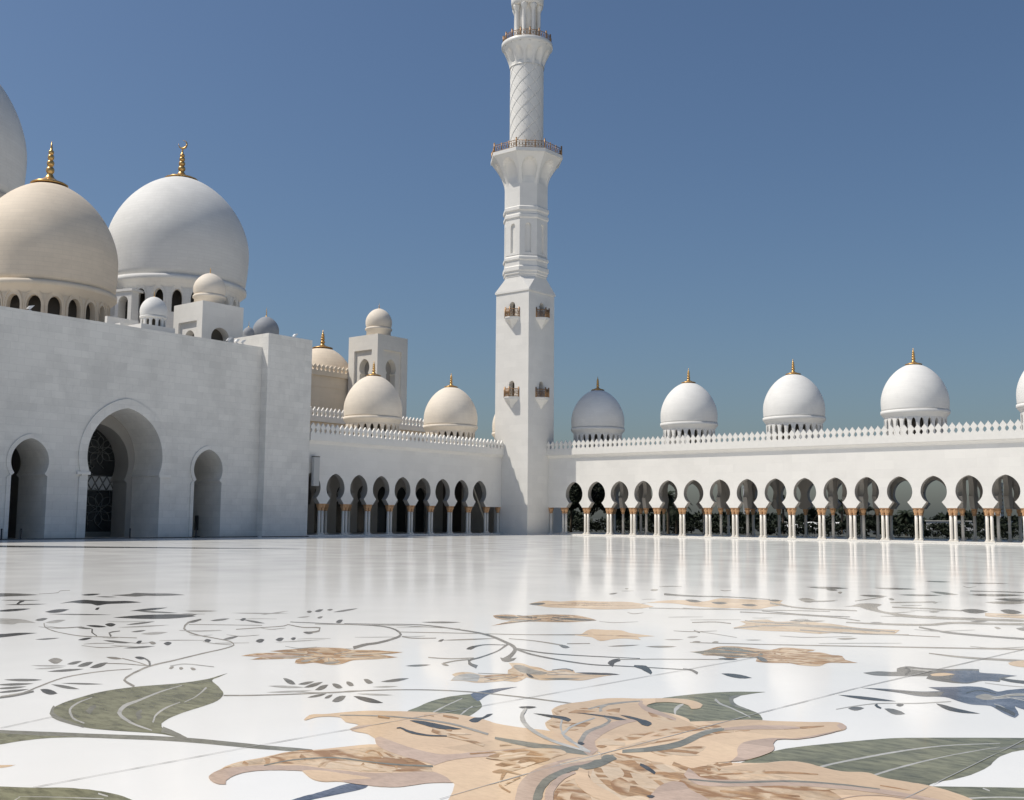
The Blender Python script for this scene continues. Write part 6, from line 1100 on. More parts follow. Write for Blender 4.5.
  (11, '-409,988 0,7 0,6 1,4 2,4 3,7 3,6 3,5 4,5 3,4 4,4 4,2 5,3 4,1 4,1 4,0 4,-1 5,-2 4,-2 5,-4 5,-6 5,-9 6,-13 2,-6 -11,-9 -23,-20 -24,-20 -10,-9 -2,4 -3,12 -4,15'),
 ]),
 ('floor_joint', None, 20, [
  (12, '-693,757 0,6 0,7 0,7 0,7 0,8 0,7 0,7 0,7 0,8 0,7 1,8 0,8 0,8 0,7 0,8 0,9 0,8 0,8 0,8 0,9 -1,1 0,-8 0,-9 -1,-8 0,-8 0,-8 0,-8 0,-8 0,-8 0,-8 0,-7 0,-8 0,-7 0,-8 0,-7 0,-7 0,-7 0,-8 0,-7 0,-6 0,-7'),
  (12, '-692,909 1,18 1,18 1,18 1,19 1,20 1,20 1,21 1,21 1,22 1,22 1,23 2,23 1,24 1,25 2,26 1,26 1,27 2,28 1,28 2,30 -2,3 -1,-30 -2,-28 -1,-28 -2,-28 -1,-26 -1,-25 -2,-25 -1,-25 -1,-23 -1,-23 -1,-22 -1,-22 -2,-21 -1,-21 -1,-20 -1,-20 -1,-19 -1,-19 0,-18 -1,-18'),
  (12, '-668,1368 1,13 1,14 0,13 1,14 1,14 1,14 1,14 1,15 1,14 0,15 1,15 1,16 1,15 1,16 1,16 1,16 1,17 1,17 1,17 1,17 -1,4 -2,-17 -1,-17 -1,-17 -1,-17 -1,-16 -1,-16 0,-16 -1,-16 -1,-15 -1,-15 -1,-15 -1,-15 -1,-14 -1,-15 -1,-14 0,-14 -1,-14 -1,-13 -1,-14 -1,-13'),
  (12, '-650,1670 3,31 3,31 3,32 3,33 3,34 3,35 4,36 3,37 3,38 4,39 4,40 4,42 3,43 4,44 5,46 4,47 4,49 5,50 5,52 5,54 -3,9 -4,-55 -5,-52 -5,-51 -4,-49 -4,-47 -5,-46 -4,-44 -4,-43 -3,-42 -4,-41 -4,-39 -3,-38 -3,-38 -4,-36 -3,-35 -3,-34 -3,-33 -3,-33 -3,-31 -2,-31'),
  (12, '-371,862 0,9 1,8 0,8 0,9 0,8 1,9 0,9 0,9 1,9 0,9 0,9 1,10 0,9 1,10 0,10 0,10 1,10 0,11 0,10 1,11 -1,2 0,-11 -1,-11 0,-10 0,-10 -1,-10 0,-10 -1,-10 0,-10 0,-9 -1,-10 0,-9 0,-9 -1,-9 0,-9 0,-9 -1,-8 0,-9 0,-8 0,-8 -1,-8'),
  (12, '-364,1049 1,19 1,19 0,20 1,21 1,21 1,22 1,22 1,23 1,24 1,25 1,25 1,26 2,27 1,28 1,29 1,30 2,31 1,33 2,33 1,35 -1,3 -1,-35 -2,-33 -1,-33 -2,-31 -1,-30 -1,-29 -1,-28 -1,-27 -2,-27 -1,-25 -1,-25 -1,-24 -1,-23 -1,-22 -1,-22 -1,-21 0,-21 -1,-20 -1,-19 -1,-19'),
  (12, '-1015,537 1,10 0,11 0,10 1,11 0,10 0,11 0,11 1,11 0,12 1,11 0,12 0,12 1,12 0,13 0,12 1,13 0,13 0,13 1,14 0,13 -1,1 0,-13 -1,-14 0,-13 -1,-13 0,-13 0,-13 -1,-12 0,-12 0,-12 -1,-12 0,-12 0,-11 -1,-11 0,-11 0,-11 -1,-11 0,-10 0,-11 -1,-10 0,-10'),
  (12, '-1008,772 1,17 1,17 2,18 1,18 1,18 1,19 1,19 2,19 1,20 1,20 2,21 1,22 1,21 2,23 1,23 2,23 1,24 2,25 2,25 1,26 -1,1 -2,-26 -1,-25 -2,-24 -2,-24 -1,-24 -2,-23 -1,-22 -1,-22 -2,-21 -1,-21 -1,-21 -2,-20 -1,-19 -1,-19 -1,-19 -2,-18 -1,-18 -1,-18 -1,-17 -1,-17'),
  (12, '-981,1190 1,14 1,15 1,15 1,16 1,15 1,16 1,16 1,16 0,17 1,17 1,17 1,17 1,18 2,18 1,18 1,18 1,19 1,19 1,19 1,20 -2,3 -1,-20 -1,-20 -1,-19 -1,-18 -1,-19 -1,-18 -1,-18 -1,-18 -1,-17 -1,-17 -1,-17 -1,-17 -1,-16 -1,-16 -1,-16 -1,-15 -1,-16 0,-15 -1,-15 -1,-15'),
  (12, '-961,1530 1,17 1,17 2,17 1,17 1,18 1,17 1,18 2,19 1,18 1,19 2,20 1,19 1,20 2,20 1,20 2,21 1,21 1,21 2,22 1,22 -2,4 -1,-22 -2,-22 -1,-21 -1,-21 -2,-21 -1,-21 -2,-20 -1,-20 -1,-19 -2,-19 -1,-19 -1,-19 -1,-18 -2,-19 -1,-18 -1,-17 -1,-18 -1,-17 -2,-17 -1,-16'),
  (12, '-1319,653 -2,5 -1,6 -2,5 -2,6 -1,5 -2,6 -2,6 -2,5 -1,6 -2,6 -2,6 -2,6 -1,6 -2,6 -2,1 2,-6 1,-6 2,-6 2,-6 2,-6 2,-6 1,-6 2,-5 2,-6 1,-5 2,-6 2,-6 1,-5 2,-5'),
 ]),
]


# inlay outlines: first point, then steps, in centimetres on the floor
def decode(s):
    x = y = 0; out = []
    for i, t in enumerate(s.split(' ')):
        a, b = t.split(','); x += int(a); y += int(b); out.append((x / 100.0, y / 100.0))
    return out
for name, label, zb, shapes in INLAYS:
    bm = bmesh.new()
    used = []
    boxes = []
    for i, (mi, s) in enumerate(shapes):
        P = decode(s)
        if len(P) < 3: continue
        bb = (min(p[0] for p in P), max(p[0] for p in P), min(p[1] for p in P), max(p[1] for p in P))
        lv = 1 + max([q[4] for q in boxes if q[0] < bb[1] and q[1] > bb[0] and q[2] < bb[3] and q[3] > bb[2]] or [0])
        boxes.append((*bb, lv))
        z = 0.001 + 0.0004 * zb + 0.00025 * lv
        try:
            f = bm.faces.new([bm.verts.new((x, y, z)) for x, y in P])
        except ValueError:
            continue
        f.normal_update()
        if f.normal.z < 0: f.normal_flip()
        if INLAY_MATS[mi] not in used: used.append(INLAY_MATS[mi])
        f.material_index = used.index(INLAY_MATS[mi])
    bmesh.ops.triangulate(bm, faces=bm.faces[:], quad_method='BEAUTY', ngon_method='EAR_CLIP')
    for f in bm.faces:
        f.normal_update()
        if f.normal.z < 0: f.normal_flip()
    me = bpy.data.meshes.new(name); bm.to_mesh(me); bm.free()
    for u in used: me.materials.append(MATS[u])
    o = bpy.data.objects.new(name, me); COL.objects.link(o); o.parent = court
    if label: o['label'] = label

# ------------------------------------------------------------------ arcades
def frame_north(s, d, z): return (s, BR_ + d, z)          # facade looks towards -y, depth runs to +y
def frame_west(s, d, z): return (AL - d, s, z)            # facade looks towards +x, depth runs to -x

def make_column(parent, loc, h0=0.10, hc=1.27, ht=1.565, r=0.072):
    mb = MB()
    mb.lathe([(r * 1.02, h0), (r * 1.02, h0 + 0.05), (r, h0 + 0.12), (r * 0.99, hc * 0.6), (r * 0.93, hc)], 'column_marble', 14)
    sh = mb.build('column', parent, loc)
    c = MB()
    c.lathe([(r * 0.98, hc - 0.03), (r * 1.25, hc - 0.015), (r * 1.25, hc + 0.015), (r * 1.1, hc + 0.03), (r * 1.32, hc + 0.08), (r * 1.62, hc + 0.13), (r * 1.84, hc + 0.18), (r * 1.86, hc + 0.215), (r * 1.7, hc + 0.245), (r * 1.4, hc + 0.255)], 'gilt_bronze', 32, lobes=8, amp=0.075)
    c.box(-r * 1.62, r * 1.62, -r * 1.62, r * 1.62, hc + 0.25, ht, 'gilt_bronze')
    c.build('capital', sh)
    b = MB()
    b.box(-r * 1.55, r * 1.55, -r * 1.55, r * 1.55, h0 - 0.035, h0 + 0.012, 'column_marble')
    b.lathe([(r * 1.5, h0 + 0.010), (r * 1.55, h0 + 0.03), (r * 1.25, h0 + 0.05), (r * 1.35, h0 + 0.065), (r * 1.05, h0 + 0.085)], 'column_marble', 14)
    b.build('base', sh)
    return sh

ARCH = dict(R=0.590, zc=2.325, crown=3.045, nw=0.345, zn=1.60, bw=0.535, zb=1.57)
def arcade(root, fr, cols, s_end0, s_end1, flat, depth, dirn, back_open, mid, domes):
    """cols: positions of the column pairs; flat: (s0,s1) stretches whose lintel is flat at capital height"""
    xy = lambda s, d: fr(s, d, 0)
    WT = 0.32
    ZT = 4.60
    w = MB()
    cs = sorted(cols)
    for a, b in zip(cs[:-1], cs[1:]):
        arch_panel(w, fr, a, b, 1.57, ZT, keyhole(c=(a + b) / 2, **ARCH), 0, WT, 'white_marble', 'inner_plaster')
    for a, b in flat:
        slabq(w, fr, a, b, 1.57, ZT, 0, WT, 'white_marble')
    w.build('facade', root)
    # cornice, parapet with cresting
    c = MB()
    slabq(c, fr, s_end0, s_end1, 4.60, 4.885, -0.17, WT, 'bright_marble')
    prof = [(0.0, 4.44), (-0.03, 4.45), (-0.05, 4.49), (-0.09, 4.54), (-0.14, 4.57), (-0.15, 4.598), (0.0, 4.598)]
    n = len(prof)
    vs = [fr(s_end0, d, z) for d, z in prof] + [fr(s_end1, d, z) for d, z in prof]
    c.add(vs, [(i, (i + 1) % n, (i + 1) % n + n, i + n) for i in range(n)] + [tuple(range(n)), tuple(range(2 * n - 1, n - 1, -1))], 'bright_marble')
    c.build('cornice', root)
    p = MB()
    merlons(p, fr, s_end0, s_end1, 4.885, BAY / 5, 0.56, -0.16, -0.05, 'bright_marble')
    p.build('cresting', root)
    # floor step, roof, back wall
    st = MB()
    slabq(st, fr, s_end0, s_end1, 0.005, 0.066, -0.14, depth + 0.2, 'bright_marble')
    st.build('step', root)
    rf = MB()
    slabq(rf, fr, s_end0, s_end1, 4.45, 4.75, WT + 0.002, depth - 0.002, 'roofing')
    rf.build('roof', root)
    bk = MB()
    if back_open:
        for a, b in zip(cs[:-1], cs[1:]):
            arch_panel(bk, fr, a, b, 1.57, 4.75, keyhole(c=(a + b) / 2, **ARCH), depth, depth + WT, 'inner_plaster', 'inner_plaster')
    else:
        for a, b in zip(cs[:-1], cs[1:]):
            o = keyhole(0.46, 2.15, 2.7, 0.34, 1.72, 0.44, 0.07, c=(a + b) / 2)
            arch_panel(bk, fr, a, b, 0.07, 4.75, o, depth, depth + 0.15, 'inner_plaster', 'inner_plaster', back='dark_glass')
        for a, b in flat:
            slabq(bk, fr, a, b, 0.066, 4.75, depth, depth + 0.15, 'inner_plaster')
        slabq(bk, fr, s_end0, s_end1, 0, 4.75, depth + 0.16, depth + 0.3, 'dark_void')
    bk.build('back_wall', root)
    proto = None
    def put(s, d):
        nonlocal proto
        x, y, _ = fr(s, d, 0)
        if proto is None: proto = make_column(root, (x, y, 0))
        else: dup(proto, root, (x, y, 0))
    for s in cs:
        put(s - 0.10, 0.16); put(s + 0.10, 0.16)
    for a, b in flat:
        s = a if abs(a - cs[0]) > abs(b - cs[0]) and abs(a - cs[-1]) > abs(b - cs[-1]) else b
        q = 0.12 if s == a else -0.12
        put(s + q, 0.16)
    if back_open:
        for s in cs:
            put(s, depth + 0.16)
    # arcaded cross walls with their own columns
    for s in mid:
        t = MB()
        fr2 = lambda a, d, z, s=s: fr(s - 0.11 + d, a, z)
        edges = [WT + 0.003, 1.55, 3.45, depth - 0.003]
        for a, b in zip(edges[:-1], edges[1:]):
            ww = (b - a) / 2
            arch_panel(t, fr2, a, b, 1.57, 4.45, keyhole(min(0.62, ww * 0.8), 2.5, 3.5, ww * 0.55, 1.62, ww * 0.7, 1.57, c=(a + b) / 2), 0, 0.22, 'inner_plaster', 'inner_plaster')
        t.build('cross_wall', root)
        for d in (1.55, 3.45): put(s, d)
    for k, (s, lab, mt) in enumerate(domes):
        x, y, _ = fr(s, 2.3, 0)
        dome(root, (x, y), 1.575, 6.28, 8.60, mt, drum=(4.74, 24, 0.56, 5.55, 5.86, None), rim=0.985, tm=0.19, band=0.03, fin=(8.58, 0.82, 0.40), lab=lab)

north = thing('arcade_wing', 'long sunlit white marble arcade with paired columns right of the minaret', 'arcade')
NC = [-35.289 + BAY * i for i in range(-1, 21)]
arcade(north, frame_north, NC, AL + 0.05, NC[-1], [(AL + 1.94, NC[0])], 5.2, 1, True, [NC[i + 1] for i in (1, 2, 5, 6, 9, 10, 13, 14, 17, 18)],
       [(-35.99, 'shaded grey dome next to the minaret', 'small_dome_stone'), (-29.84, None, 'small_dome_stone'), (-23.61, None, 'small_dome_stone'), (-17.37, None, 'small_dome_stone'), (-11.15, None, 'small_dome_stone')])
west = thing('arcade_wing', 'shaded arcade with cream domes between the great portal wall and the minaret', 'arcade')
WC = [47.333 - BAY * i for i in range(0, 10)]
arcade(west, frame_west, WC, 33.90, BR_ - 0.05, [(WC[0], BR_ - 1.94)], 4.6, 1, False, [WC[i] for i in (6, 7)],
       [(40.29, None, 'pale_dome_stone'), (46.55, None, 'pale_dome_stone'), (52.8, None, 'pale_dome_stone')])
mb = MB(); slabq(mb, frame_west, BR_, 56, 0, 4.75, 0.9, 4.9, 'white_marble'); mb.build('corner_block', west)

# ------------------------------------------------------------------ minaret
MX, MY = -39.181, 49.741
HW = 1.2368
mina = thing('minaret', 'tall white minaret with square base, octagon and twisted round shaft', 'minaret', (MX, MY, 0))
def face(k):     # 0: -y, 1: +x, 2: +y, 3: -x
    ang = (-PI / 2, 0, PI / 2, PI)[k]
    ca, sa = math.cos(ang), math.sin(ang)
    return lambda s, d, z: ((HW - d) * ca - s * sa, (HW - d) * sa + s * ca, z)
ms = MB()
DOORS = [(7.98, 8.93), (12.70, 13.62)]
for k in range(4):
    fr = face(k)
    zs = [0.0]
    for zb, zc in DOORS:
        ms.add([fr(-HW, 0, zs[-1]), fr(HW, 0, zs[-1]), fr(HW, 0, zb), fr(-HW, 0, zb)], [(0, 1, 2, 3)], 'white_marble')
        arch_panel(ms, fr, -HW, HW, zb, zc + 0.2, round_arch(0.21, zc - 0.23, zc, zb), 0, 0.35, 'white_marble', back='dark_void', bottom=True)
        zs.append(zc + 0.2)
    ms.add([fr(-HW, 0, zs[-1]), fr(HW, 0, zs[-1]), fr(HW, 0, 14.19), fr(-HW, 0, 14.19)], [(0, 1, 2, 3)], 'white_marble')
ms.box(-HW - 0.055, HW + 0.055, -HW - 0.055, HW + 0.055, 14.19, 14.30, 'bright_marble')
ms.box(-HW - 0.03, HW + 0.03, -HW - 0.03, HW + 0.03, 0.002, 0.09, 'bright_marble')
ms.build('square_shaft', mina)
def oct_pts(ri, z, rot=0.0):
    R = ri / math.cos(PI / 8)
    return [(R * math.cos(PI / 8 + PI / 4 * i + rot), R * math.sin(PI / 8 + PI / 4 * i + rot), z) for i in range(8)]
def loft(mb, rings, m, cap=True):
    n = len(rings[0])
    vs = [p for r in rings for p in r]
    fs = [(k * n + i, k * n + (i + 1) % n, (k + 1) * n + (i + 1) % n, (k + 1) * n + i) for k in range(len(rings) - 1) for i in range(n)]
    if cap: fs += [tuple(range(n))[::-1], tuple((len(rings) - 1) * n + i for i in range(n))]
    mb.add(vs, fs, m)
RI = 1.245
oc = MB()
# broach: square to octagon
b0 = [(sx * (HW + 0.05), sy * (HW + 0.05), 14.30) for sx, sy in ((1, -1), (1, 1), (-1, 1), (-1, -1))]
top = oct_pts(1.18, 15.16)
o8 = sorted(top, key=lambda p: math.atan2(p[1], p[0]))
bs = sorted(b0, key=lambda p: math.atan2(p[1], p[0]))
vs = bs + o8       # bs: angles -135,-45,45,135 ; o8: -157.5,-112.5,-67.5,-22.5,22.5,...
fs = []
for k in range(4):
    a, b = 4 + 2 * k, 4 + 2 * k + 1
    fs.append((k, b, a))                                     # corner triangle
    c = 4 + (2 * k + 2) % 8
    fs.append((k, (k + 1) % 4, c, b))                         # side slope
fs.append(tuple(range(4, 12)))
oc.add(vs, fs, 'white_marble')
oc.build('broach', mina)
os_ = MB()
loft(os_, [oct_pts(r, z) for r, z in ((1.21, 15.14), (1.21, 15.26), (1.27, 15.30), (1.27, 15.42), (1.33, 15.48), (1.33, 15.70), (1.25, 15.78), (1.25, 16.08), (1.32, 16.14), (1.32, 16.28), (RI, 16.36), (RI, 16.42))], 'white_marble')
# shaft faces with blind niches
for k in range(8):
    ang = PI / 4 * k
    ca, sa = math.cos(ang), math.sin(ang)
    fr = lambda s, d, z, ca=ca, sa=sa: ((RI - d) * ca - s * (RI - d) / RI * sa, (RI - d) * sa + s * (RI - d) / RI * ca, z)
    hw = RI * math.tan(PI / 8)
    os_.add([fr(-hw, 0, 16.40), fr(hw, 0, 16.40), fr(hw, 0, 16.56), fr(-hw, 0, 16.56)], [(0, 1, 2, 3)], 'white_marble')
    arch_panel(os_, fr, -hw, hw, 16.56, 18.62, round_arch(0.17, 18.17, 18.35, 16.56), 0, 0.10, 'white_marble', back='white_marble', bottom=True)
loft(os_, [oct_pts(r, z) for r, z in ((RI, 18.62), (1.31, 18.70), (1.31, 18.86), (1.25, 18.92), (1.25, 19.06), (1.33, 19.14), (1.33, 19.32), (RI, 19.40), (RI, 20.8))], 'white_marble')
os_.build('octagonal_shaft', mina)
# octagonal corbel with scooped niches
cb = MB()
NS, NZ = 25, 18
for k in range(8):
    ang = PI / 4 * k
    ca, sa = math.cos(ang), math.sin(ang)
    vs = []
    for j in range(NZ + 1):
        t = j / NZ
        z = 20.68 + t * 1.74
        ri = RI + (2.03 - RI) * (t ** 1.7)
        hw = ri * math.tan(PI / 8)
        for i in range(NS):
            u = -1 + 2 * i / (NS - 1)
            au = abs(u)
            # scoop: half width shrinks towards the pointed head
            top = 0.86
            wd = 0.74 * math.sqrt(max(0.0, 1 - max(0, (t - 0.42) / (top - 0.42)) ** 2)) if t < top else 0
            dep = 0.0
            if au < wd: dep = 0.36 * math.sqrt(1 - (au / wd) ** 2) * min(1, t * 3.0) * (0.35 + 0.65 * t)
            rr = ri - dep
            s = u * hw
            vs.append((rr * ca - s * sa, rr * sa + s * ca, z))
    fs = [(j * NS + i, j * NS + i + 1, (j + 1) * NS + i + 1, (j + 1) * NS + i) for j in range(NZ) for i in range(NS - 1)]
    cb.add(vs, fs, 'white_marble')
loft(cb, [oct_pts(r, z) for r, z in ((2.03, 22.42), (2.10, 22.45), (2.10, 22.66), (2.02, 22.69))], 'bright_marble')
cb.build('corbel', mina)
def railing(root, pts, z, h, name='railing', posts=True, m='bronze_rail', kn=6):
    mb = MB()
    n = len(pts)
    for i in range(n):
        a = Vector(pts[i]); b = Vector(pts[(i + 1) % n])
        L = (b - a).length
        for zz, r in ((0.03, 0.016), (h * 0.82, 0.022)):
            mb.tube([(a.x, a.y, z + zz), (b.x, b.y, z + zz)], r, m, 5)
        mb.tube([(a.x, a.y, z), (a.x, a.y, z + h * 1.06)], 0.045, m, 6)
        mb.lathe([(0.03, z + h * 1.04), (0.055, z + h * 1.1), (0.02, z + h * 1.18)], m, 6, (a.x, a.y))
        for j in range(1, kn):
            p = a.lerp(b, j / kn)
            r = 0.035 if j % 3 == 0 else 0.013
            mb.tube([(p.x, p.y, z), (p.x, p.y, z + h * (0.95 if j % 3 == 0 else 0.82))], r, m, 5)
        for j in range(kn):           # scrollwork: rings between the balusters
            p = a.lerp(b, (j + 0.5) / kn); d = (b - a).normalized()
            rr = min(0.4 * L / kn, h * 0.24)
            mb.tube([(p.x + d.x * rr * math.cos(q), p.y + d.y * rr * math.cos(q), z + h * 0.42 + rr * 1.3 * math.sin(q)) for q in [2 * PI * e / 8 for e in range(9)]], 0.014, m, 4)
    return mb.build(name, root)
railing(mina, [(p[0], p[1]) for p in oct_pts(2.03, 0)], 22.68, 0.50, kn=9)
# round shaft with crossing spiral ribs (diamond quilting)
cy = MB()
NA, NZ2 = 320, 260
vs = []
for j in range(NZ2 + 1):
    z = 22.6 + 5.9 * j / NZ2
    for i in range(NA):
        a = 2 * PI * i / NA
        t = (z - 22.6)
        f1 = (8 * a / (2 * PI) - t * 8 / 6.7) % 1.0
        g1 = abs(f1 - 0.5) * 2
        g2 = abs(((8 * a / (2 * PI) + t * 8 / 6.7) % 1.0) - 0.5) * 2
        r = 1.015 + 0.016 * f1 - 0.034 * max(0, (g1 - 0.90) / 0.10) - 0.030 * max(0, (g2 - 0.91) / 0.09)
        vs.append((r * math.cos(a), r * math.sin(a), z))
cy.add(vs, [(j * NA + i, j * NA + (i + 1) % NA, (j + 1) * NA + (i + 1) % NA, (j + 1) * NA + i) for j in range(NZ2) for i in range(NA)], 'white_marble', True)
cy.build('round_shaft', mina, fix=False)
c2 = MB()
NA2, NZ3 = 160, 20
vs = []
for j in range(NZ3 + 1):
    t = j / NZ3
    z = 28.30 + t * 1.25
    r0 = 1.06 + (1.52 - 1.06) * t ** 1.5
    for i in range(NA2):
        a = 2 * PI * i / NA2
        u = abs(((12 * a / (2 * PI)) % 1.0) - 0.5) * 2
        wd = 0.72 * math.sqrt(max(0.0, 1 - max(0, (t - 0.3) / 0.5) ** 2)) if t < 0.8 else 0
        dep = 0.15 * math.sqrt(1 - (u / wd) ** 2) * min(1, t * 4) if u < wd else 0
        r = r0 - dep
        vs.append((r * math.cos(a), r * math.sin(a), z))
c2.add(vs, [(j * NA2 + i, j * NA2 + (i + 1) % NA2, (j + 1) * NA2 + (i + 1) % NA2, (j + 1) * NA2 + i) for j in range(NZ3) for i in range(NA2)], 'white_marble', True)
c2.lathe([(1.52, 29.55), (1.57, 29.58), (1.57, 29.82), (1.50, 29.86)], 'bright_marble', 48)
c2.build('corbel', mina)
railing(mina, [(1.47 * math.cos(2 * PI * i / 16), 1.47 * math.sin(2 * PI * i / 16)) for i in range(16)], 29.85, 0.46, kn=3)
ln = MB()
ln.lathe([(0.60, 29.8), (0.60, 34.0)], 'white_marble', 24)
for i in range(8):
    a = 2 * PI * (i + 0.5) / 8
    c = (0.72 * math.cos(a), 0.72 * math.sin(a))
    ln.lathe([(0.15, 29.86), (0.15, 29.98), (0.125, 30.03), (0.12, 31.85), (0.16, 31.95), (0.24, 32.15), (0.24, 32.25)], 'white_marble', 12, c)
ln.lathe([(0.96, 32.24), (1.0, 32.5), (1.05, 33.4), (1.05, 33.6), (0.8, 33.8), (0.5, 33.9)], 'white_marble', 32)
ln.lathe([(0.5, 33.9), (0.45, 34.6), (0.6, 34.8), (0.9, 35.3), (0.95, 35.9), (0.7, 36.6), (0.25, 37.2), (0.1, 37.6), (0.05, 39)], 'gold', 32)
ln.build('lantern', mina)
# little balconies in front of the doors
def balcony(k, zb):
    """half hexagon balcony on a pointed console"""
    fr = face(k)
    mb = MB()
    plan = [(-0.57, 0.02), (-0.52, -0.06), (-0.17, -0.46), (0.17, -0.46), (0.52, -0.06), (0.57, 0.02)]
    def ring(f, z): return [fr(s * f, 0.02 + (d - 0.02) * f, z) for s, d in plan]
    rings = [ring(1.0, zb - 0.01), ring(1.0, zb - 0.09), ring(0.94, zb - 0.12), ring(0.93, zb - 0.17), ring(0.78, zb - 0.24), ring(0.60, zb - 0.34), ring(0.38, zb - 0.46), ring(0.18, zb - 0.60), ring(0.03, zb - 0.70)]
    loft(mb, rings, 'bright_marble')
    o = mb.build('balcony', mina)
    r = MB()
    path = [(-0.53, -0.02), (-0.16, -0.43), (0.16, -0.43), (0.53, -0.02)]
    for (s0, d0), (s1, d1) in zip(path[:-1], path[1:]):
        for zz, rr in ((0.02, 0.018), (0.44, 0.024)):
            r.tube([fr(s0, d0, zb + zz), fr(s1, d1, zb + zz)], rr, 'bronze_rail', 5)
        for j in range(1, 6):
            t = j / 6
            s, d = s0 + (s1 - s0) * t, d0 + (d1 - d0) * t
            r.tube([fr(s, d, zb), fr(s, d, zb + 0.44)], 0.014, 'bronze_rail', 5)
            if j % 2: r.tube([fr(s + (s1 - s0) * 0.11 * math.cos(q), d + (d1 - d0) * 0.11 * math.cos(q), zb + 0.23 + 0.10 * math.sin(q)) for q in [2 * PI * e / 8 for e in range(9)]], 0.013, 'bronze_rail', 4)
    for s, d in path:
        r.tube([fr(s, d, zb - 0.02), fr(s, d, zb + 0.56)], 0.04, 'bronze_rail', 6)
    r.build('railing', o)
for k in range(4):
    for zb, _ in DOORS: balcony(k, zb)

# ------------------------------------------------------------------ prayer hall with the great portal
BX = -40.2
hall = thing('prayer_hall', 'tall plain white marble hall with a great arched portal and huge domes', 'mosque')
def fr_h(s, d, z): return (BX - d, s, z)
HT = 8.78
hw_ = MB()
SMALL = dict(R=0.747, zc=2.96, crown=3.86, nw=0.595, zn=2.4, bw=0.71, zb=0.0, flare=False)
PORT = dict(R=1.705, zc=3.33, crown=5.353, nw=1.56, zn=2.6, bw=1.64, zb=0.0, flare=False)
PC, SA, SB, PY = 24.46, 20.44, 28.50, 31.23
hw_.add([fr_h(6, 0, 0), fr_h(18.2, 0, 0), fr_h(18.2, 0, HT), fr_h(6, 0, HT)], [(0, 1, 2, 3)], 'aged_white_marble')
arch_panel(hw_, fr_h, 18.2, 22.4, 0, HT, keyhole(c=SA, n=14, **SMALL), 0, 2.2, 'aged_white_marble', 'aged_white_marble')
arch_panel(hw_, fr_h, 22.4, 26.5, 0, HT, keyhole(c=PC, n=18, **PORT), 0, 2.05, 'aged_white_marble', 'aged_white_marble')
arch_panel(hw_, fr_h, 26.5, PY, 0, HT, keyhole(c=SB, n=14, **SMALL), 0, 2.2, 'aged_white_marble', 'aged_white_marble')
# shell: roof, ends, back
hw_.add([(BX, 6, HT), (BX, PY, HT), (-62.5, PY, HT), (-62.5, 6, HT)], [(0, 1, 2, 3)], 'roofing')
hw_.add([(BX, 6, 0), (BX, 6, HT), (-62.5, 6, HT), (-62.5, 6, 0)], [(0, 1, 2, 3)], 'aged_white_marble')
hw_.add([(-62.5, 6, 0), (-62.5, 6, HT), (-62.5, PY, HT), (-62.5, PY, 0)], [(0, 1, 2, 3)], 'aged_white_marble')
hw_.build('wall', hall)
mo = MB()
for c, K, e, pr in ((SA, SMALL, 0.16, 0.05), (SB, SMALL, 0.16, 0.05), (PC, PORT, 0.36, 0.06)):
    n = 18 if K is PORT else 14
    archivolt(mo, fr_h, keyhole(c=c, n=n, **K), keyhole(c=c, n=n, **wider(K, e)), pr, 'aged_white_marble')
for sgn in (-1, 1):
    slabq(mo, fr_h, PC + sgn * 1.84 - 0.28, PC + sgn * 1.84 + 0.28, 2.54, 2.66, -0.12, -0.002, 'bright_marble')
mo.build('arch_moulding', hall)
inn = MB()
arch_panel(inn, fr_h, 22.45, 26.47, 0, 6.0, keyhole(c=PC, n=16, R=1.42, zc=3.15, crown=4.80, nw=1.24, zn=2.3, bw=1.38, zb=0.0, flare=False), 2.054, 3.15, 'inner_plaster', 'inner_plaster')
inn.build('inner_arch', hall)
# glazed screen with flower tracery
sc = MB(); sc.box(BX - 3.26, BX - 3.18, 22.45, 26.47, 0, 6.0, 'dark_glass')
scr = sc.build('glass_screen', hall)
tr = MB()
def ring(cy_, cz, r, n=24, a0=0, a1=2 * PI, w=0.022):
    tr.tube([(BX - 3.15, cy_ + r * math.cos(a0 + (a1 - a0) * i / n), cz + r * math.sin(a0 + (a1 - a0) * i / n)) for i in range(n + 1)], w, 'tracery_metal', 4)
def rose(cy_, cz, r, n=8):
    ring(cy_, cz, r * 0.16, 12)
    for k in range(n):
        a = 2 * PI * k / n
        for sg in (-1, 1):
            path = []
            for i in range(9):
                t = i / 8
                rr = r * (0.16 + 0.84 * t)
                b = a + sg * 0.36 * math.sin(PI * t)
                path.append((BX - 3.15, cy_ + rr * math.cos(b), cz + rr * math.sin(b)))
            tr.tube(path, 0.02, 'tracery_metal', 4)
        tr.tube([(BX - 3.15, cy_ + r * math.cos(a), cz + r * math.sin(a)), (BX - 3.15, cy_ + r * 1.3 * math.cos(a + 0.25), cz + r * 1.3 * math.sin(a + 0.25))], 0.018, 'tracery_metal', 4)
for cy_, cz, r in ((PC - 0.7, 3.75, 0.62), (PC + 0.7, 3.75, 0.62), (PC, 4.6, 0.42), (PC - 0.75, 1.2, 0.72), (PC + 0.75, 1.2, 0.72), (PC, 2.95, 0.36)): rose(cy_, cz, r)
for i in range(-5, 6):       # interlaced strap band between the panels
    y0 = PC + i * 0.36
    tr.tube([(BX - 3.15, y0, 2.02), (BX - 3.15, y0 + 0.36, 2.62)], 0.03, 'tracery_metal', 4)
    tr.tube([(BX - 3.15, y0 + 0.36, 2.02), (BX - 3.15, y0, 2.62)], 0.03, 'tracery_metal', 4)
